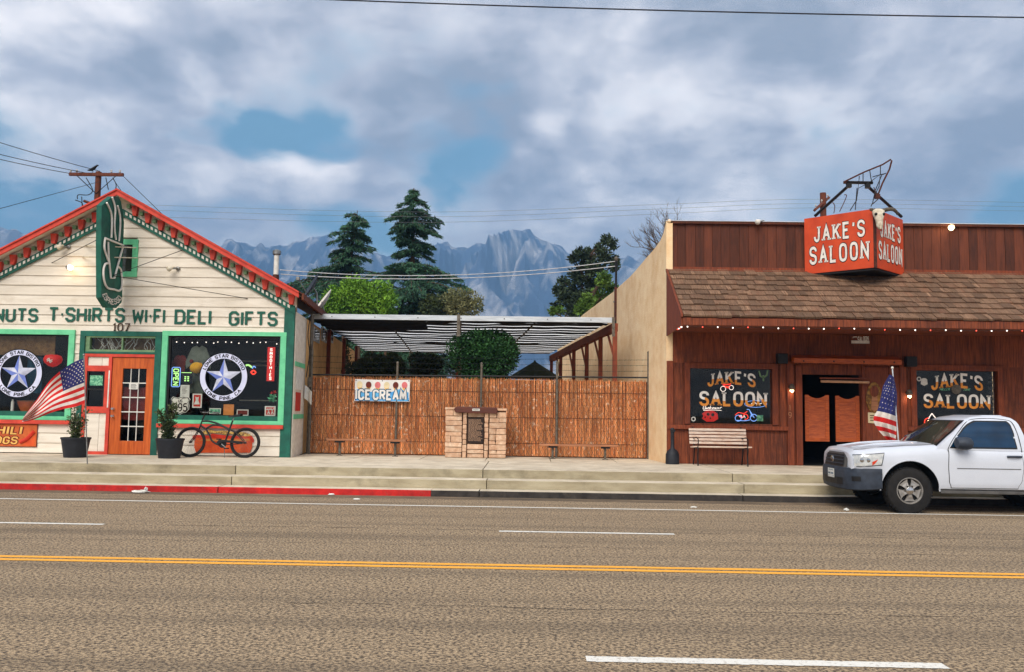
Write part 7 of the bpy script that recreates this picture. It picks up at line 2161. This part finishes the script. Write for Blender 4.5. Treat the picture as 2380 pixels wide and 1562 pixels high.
vs = [(p.x+x, UY-.14+r_*cos(2*pi*j/n), p.z+z+r_*sin(2*pi*j/n)) for x, z, r_ in body_ for j in range(n)]
mb.add(vs, [(i*n+j, i*n+(j+1)%n, (i+1)*n+(j+1)%n, (i+1)*n+j) for i in range(len(body_)-1) for j in range(n)]+[tuple(range(n))[::-1], tuple(range((len(body_)-1)*n, len(body_)*n))]).build('body', 'black', bd, smooth=True)
for dy in (-.03, .03): MB().tube([(p.x+.02,UY-.14+dy,p.z-.01),(p.x+.02,UY-.14+dy,p.z-.12)], .008, 4).build('leg', 'black', bd)
gl = 'wires to the pole behind the shop'
wire('utility_wire', 'uppermost of three wires running from the left edge to the pole', [at(-80, 305, 36), at(232, 397, UY)], .016, group=gl, sag=.05)
wire('utility_wire', 'middle of three wires running from the left edge to the pole', [at(-80, 338, 36), at(205, 402, UY)], .016, group=gl, sag=.05)
wire('utility_wire', 'lowest of three wires running from the left edge to the pole crossarm', [at(-80, 350, 36), at(167, 403, UY)], .016, group=gl, sag=.05)
wire('utility_wire', 'thin wire rising from the left edge to below the crossarm', [at(-60, 500, 30), at(235, 420, UY)], .012, group=gl)
wire('utility_wire', 'wire dropping from the right crossarm end behind the roof slope', [at(288, 410, UY), at(380, 500, 34)], .014, group=gl)
wire('utility_wire', 'wire dropping from the middle of the crossarm behind the roof', [at(262, 414, UY), at(300, 470, 36)], .014, group=gl)
wire('street_wire', 'black overhead wire crossing the top of the sky', [at(560, -10, 26), at(2480, 41, 26)], .022, sag=.10)
UY2 = 46.0
pc2 = at(1912, 452, UY2)
up2 = thing('utility_pole', 'brown timber utility pole with tilted crossarm behind the red sign', 'utility pole', (pc2.x, UY2, S))
MB().tube([(pc2.x,UY2,0),(pc2.x,UY2,pc2.z+.1)], [.19,.16], 12).build('pole', 'pole_wood', up2, smooth=True)
a, b = at(1889, 490, UY2-.6), at(1923, 460, UY2+.6)
MB().tube([a+Vector((0,-.2,0)), b+Vector((0,-.2,0))], .08, 4).build('crossarm', 'pole_wood', up2)
for f in (.1, .5, .9):
    q = a.lerp(b, f); MB().lathe([(.02,-.02),(.02,.14),(.06,.16),(.035,.2),(.015,.24)], (q.x,q.y-.2,q.z), 10).build('insulator', 'porcelain', up2, smooth=True)
for i, (ya_, ym_, yb_) in enumerate(((466,492,462), (478,503,472), (494,516,482))):
    wire('distant_wire', ('top','middle','bottom')[i]+' of three faint wires crossing behind the cedars', [at(300, ya_+8, 41), at(1000, ym_, 44), at(1560, (ym_+yb_)/2-4, 45), at(1905, yb_, UY2), at(2500, yb_+10, 46)], .007, 'wire_faint', group='faint wires behind the cedars')
ms = wally(1430, 780)
mx_ = at(1431, 700, ms[0]-.1)
mt = thing('service_mast', 'dark service mast pipe fixed to the stucco wall', 'pipe', (mx_.x, ms[0]-.1, at(1430,780,ms[0]).z))
zt2 = at(1432, 606, ms[0]-.1).z
MB().tube([(mx_.x,ms[0]-.1,at(1430,780,ms[0]).z),(mx_.x,ms[0]-.1,zt2)], .035, 8).build('mast', 'dark_metal', mt, smooth=True)
MB().lathe([(.035,0),(.06,.03),(.07,.09),(.03,.14)], (mx_.x,ms[0]-.1,zt2), 10).build('weather_head', 'galv', mt, smooth=True)
MB().box(mx_.x-.05,ms[0]-.16,at(1430,745,ms[0]).z,mx_.x+.06,ms[0]-.05,at(1430,668,ms[0]).z).build('conduit_box', 'rust_metal', mt)
for z in (674, 700): 
    q = at(1430, z, ms[0]-.1); MB().box(q.x-.06,ms[0]-.14,q.z-.02,q.x+.06,ms[0]+.0,q.z+.02).build('strap', 'steel', mt)
E0 = Vector((mx_.x, ms[0]-.1, zt2))
wire('service_cable', 'upper of two pale service cables crossing in front of the cedars', [E0, at(650, 626, 27)], .013, 'wire_pale', 'pale service cables', .30)
wire('service_cable', 'lower of two pale service cables crossing in front of the cedars', [E0-Vector((0,0,.15)), at(652, 636, 27)], .013, 'wire_pale', 'pale service cables', .26)
# ------------------------------------------------------------------ litter by the kerb
def crumple(name, label, px, py, r_, seed, mat='paper'):
    p = gnd(px, py, 0); rg = random.Random(seed); mb = MB(); mb.ball((0,0,0), 1, 8)
    mb.v = [(p.x+v[0]*r_[0]*rg.uniform(.6,1.25), p.y+v[1]*r_[1]*rg.uniform(.6,1.25), max(.006, r_[2]*.8+v[2]*r_[2]*rg.uniform(.5,1.2))) for v in mb.v]
    o = mb.build(name, mat); tag(o, label, 'litter'); return o
o = crumple('paper_litter', 'crumpled white paper bag lying against the red kerb', 326, 1147, (.19,.08,.035), 1)
crumple('paper_litter', 'small white paper ball standing on the crumpled bag by the red kerb', 340, 1144, (.06,.05,.07), 2)
crumple('paper_litter', 'flat white scrap in the gutter near the end of the red kerb', 770, 1152, (.07,.05,.02), 3)
crumple('paper_litter', 'thin white scrap on the road edge line left of centre', 829, 1163, (.08,.04,.018), 4)
crumple('paper_litter', 'small white scrap in the gutter before the parked truck', 1612, 1182, (.06,.04,.02), 5)
crumple('paper_litter', 'round white cup lid on the road in front of the truck bumper', 1967, 1189, (.05,.05,.03), 6)
# ------------------------------------------------------------------ air
hz = MB().box(-3900,-480,-1.5,3900,3480,760).build('haze', 'black', None)
hm = bpy.data.materials.new('air'); hm.use_nodes = True
t_ = hm.node_tree; t_.nodes.clear()
ho = t_.nodes.new('ShaderNodeOutputMaterial'); hv = t_.nodes.new('ShaderNodeVolumePrincipled')
hv.inputs['Color'].default_value = (.27, .54, .94, 1); hv.inputs['Density'].default_value = 3.7e-4; hv.inputs['Anisotropy'].default_value = .0
t_.links.new(hv.outputs[0], ho.inputs['Volume'])
hz.data.materials.clear(); hz.data.materials.append(hm); hz['kind'] = 'stuff'
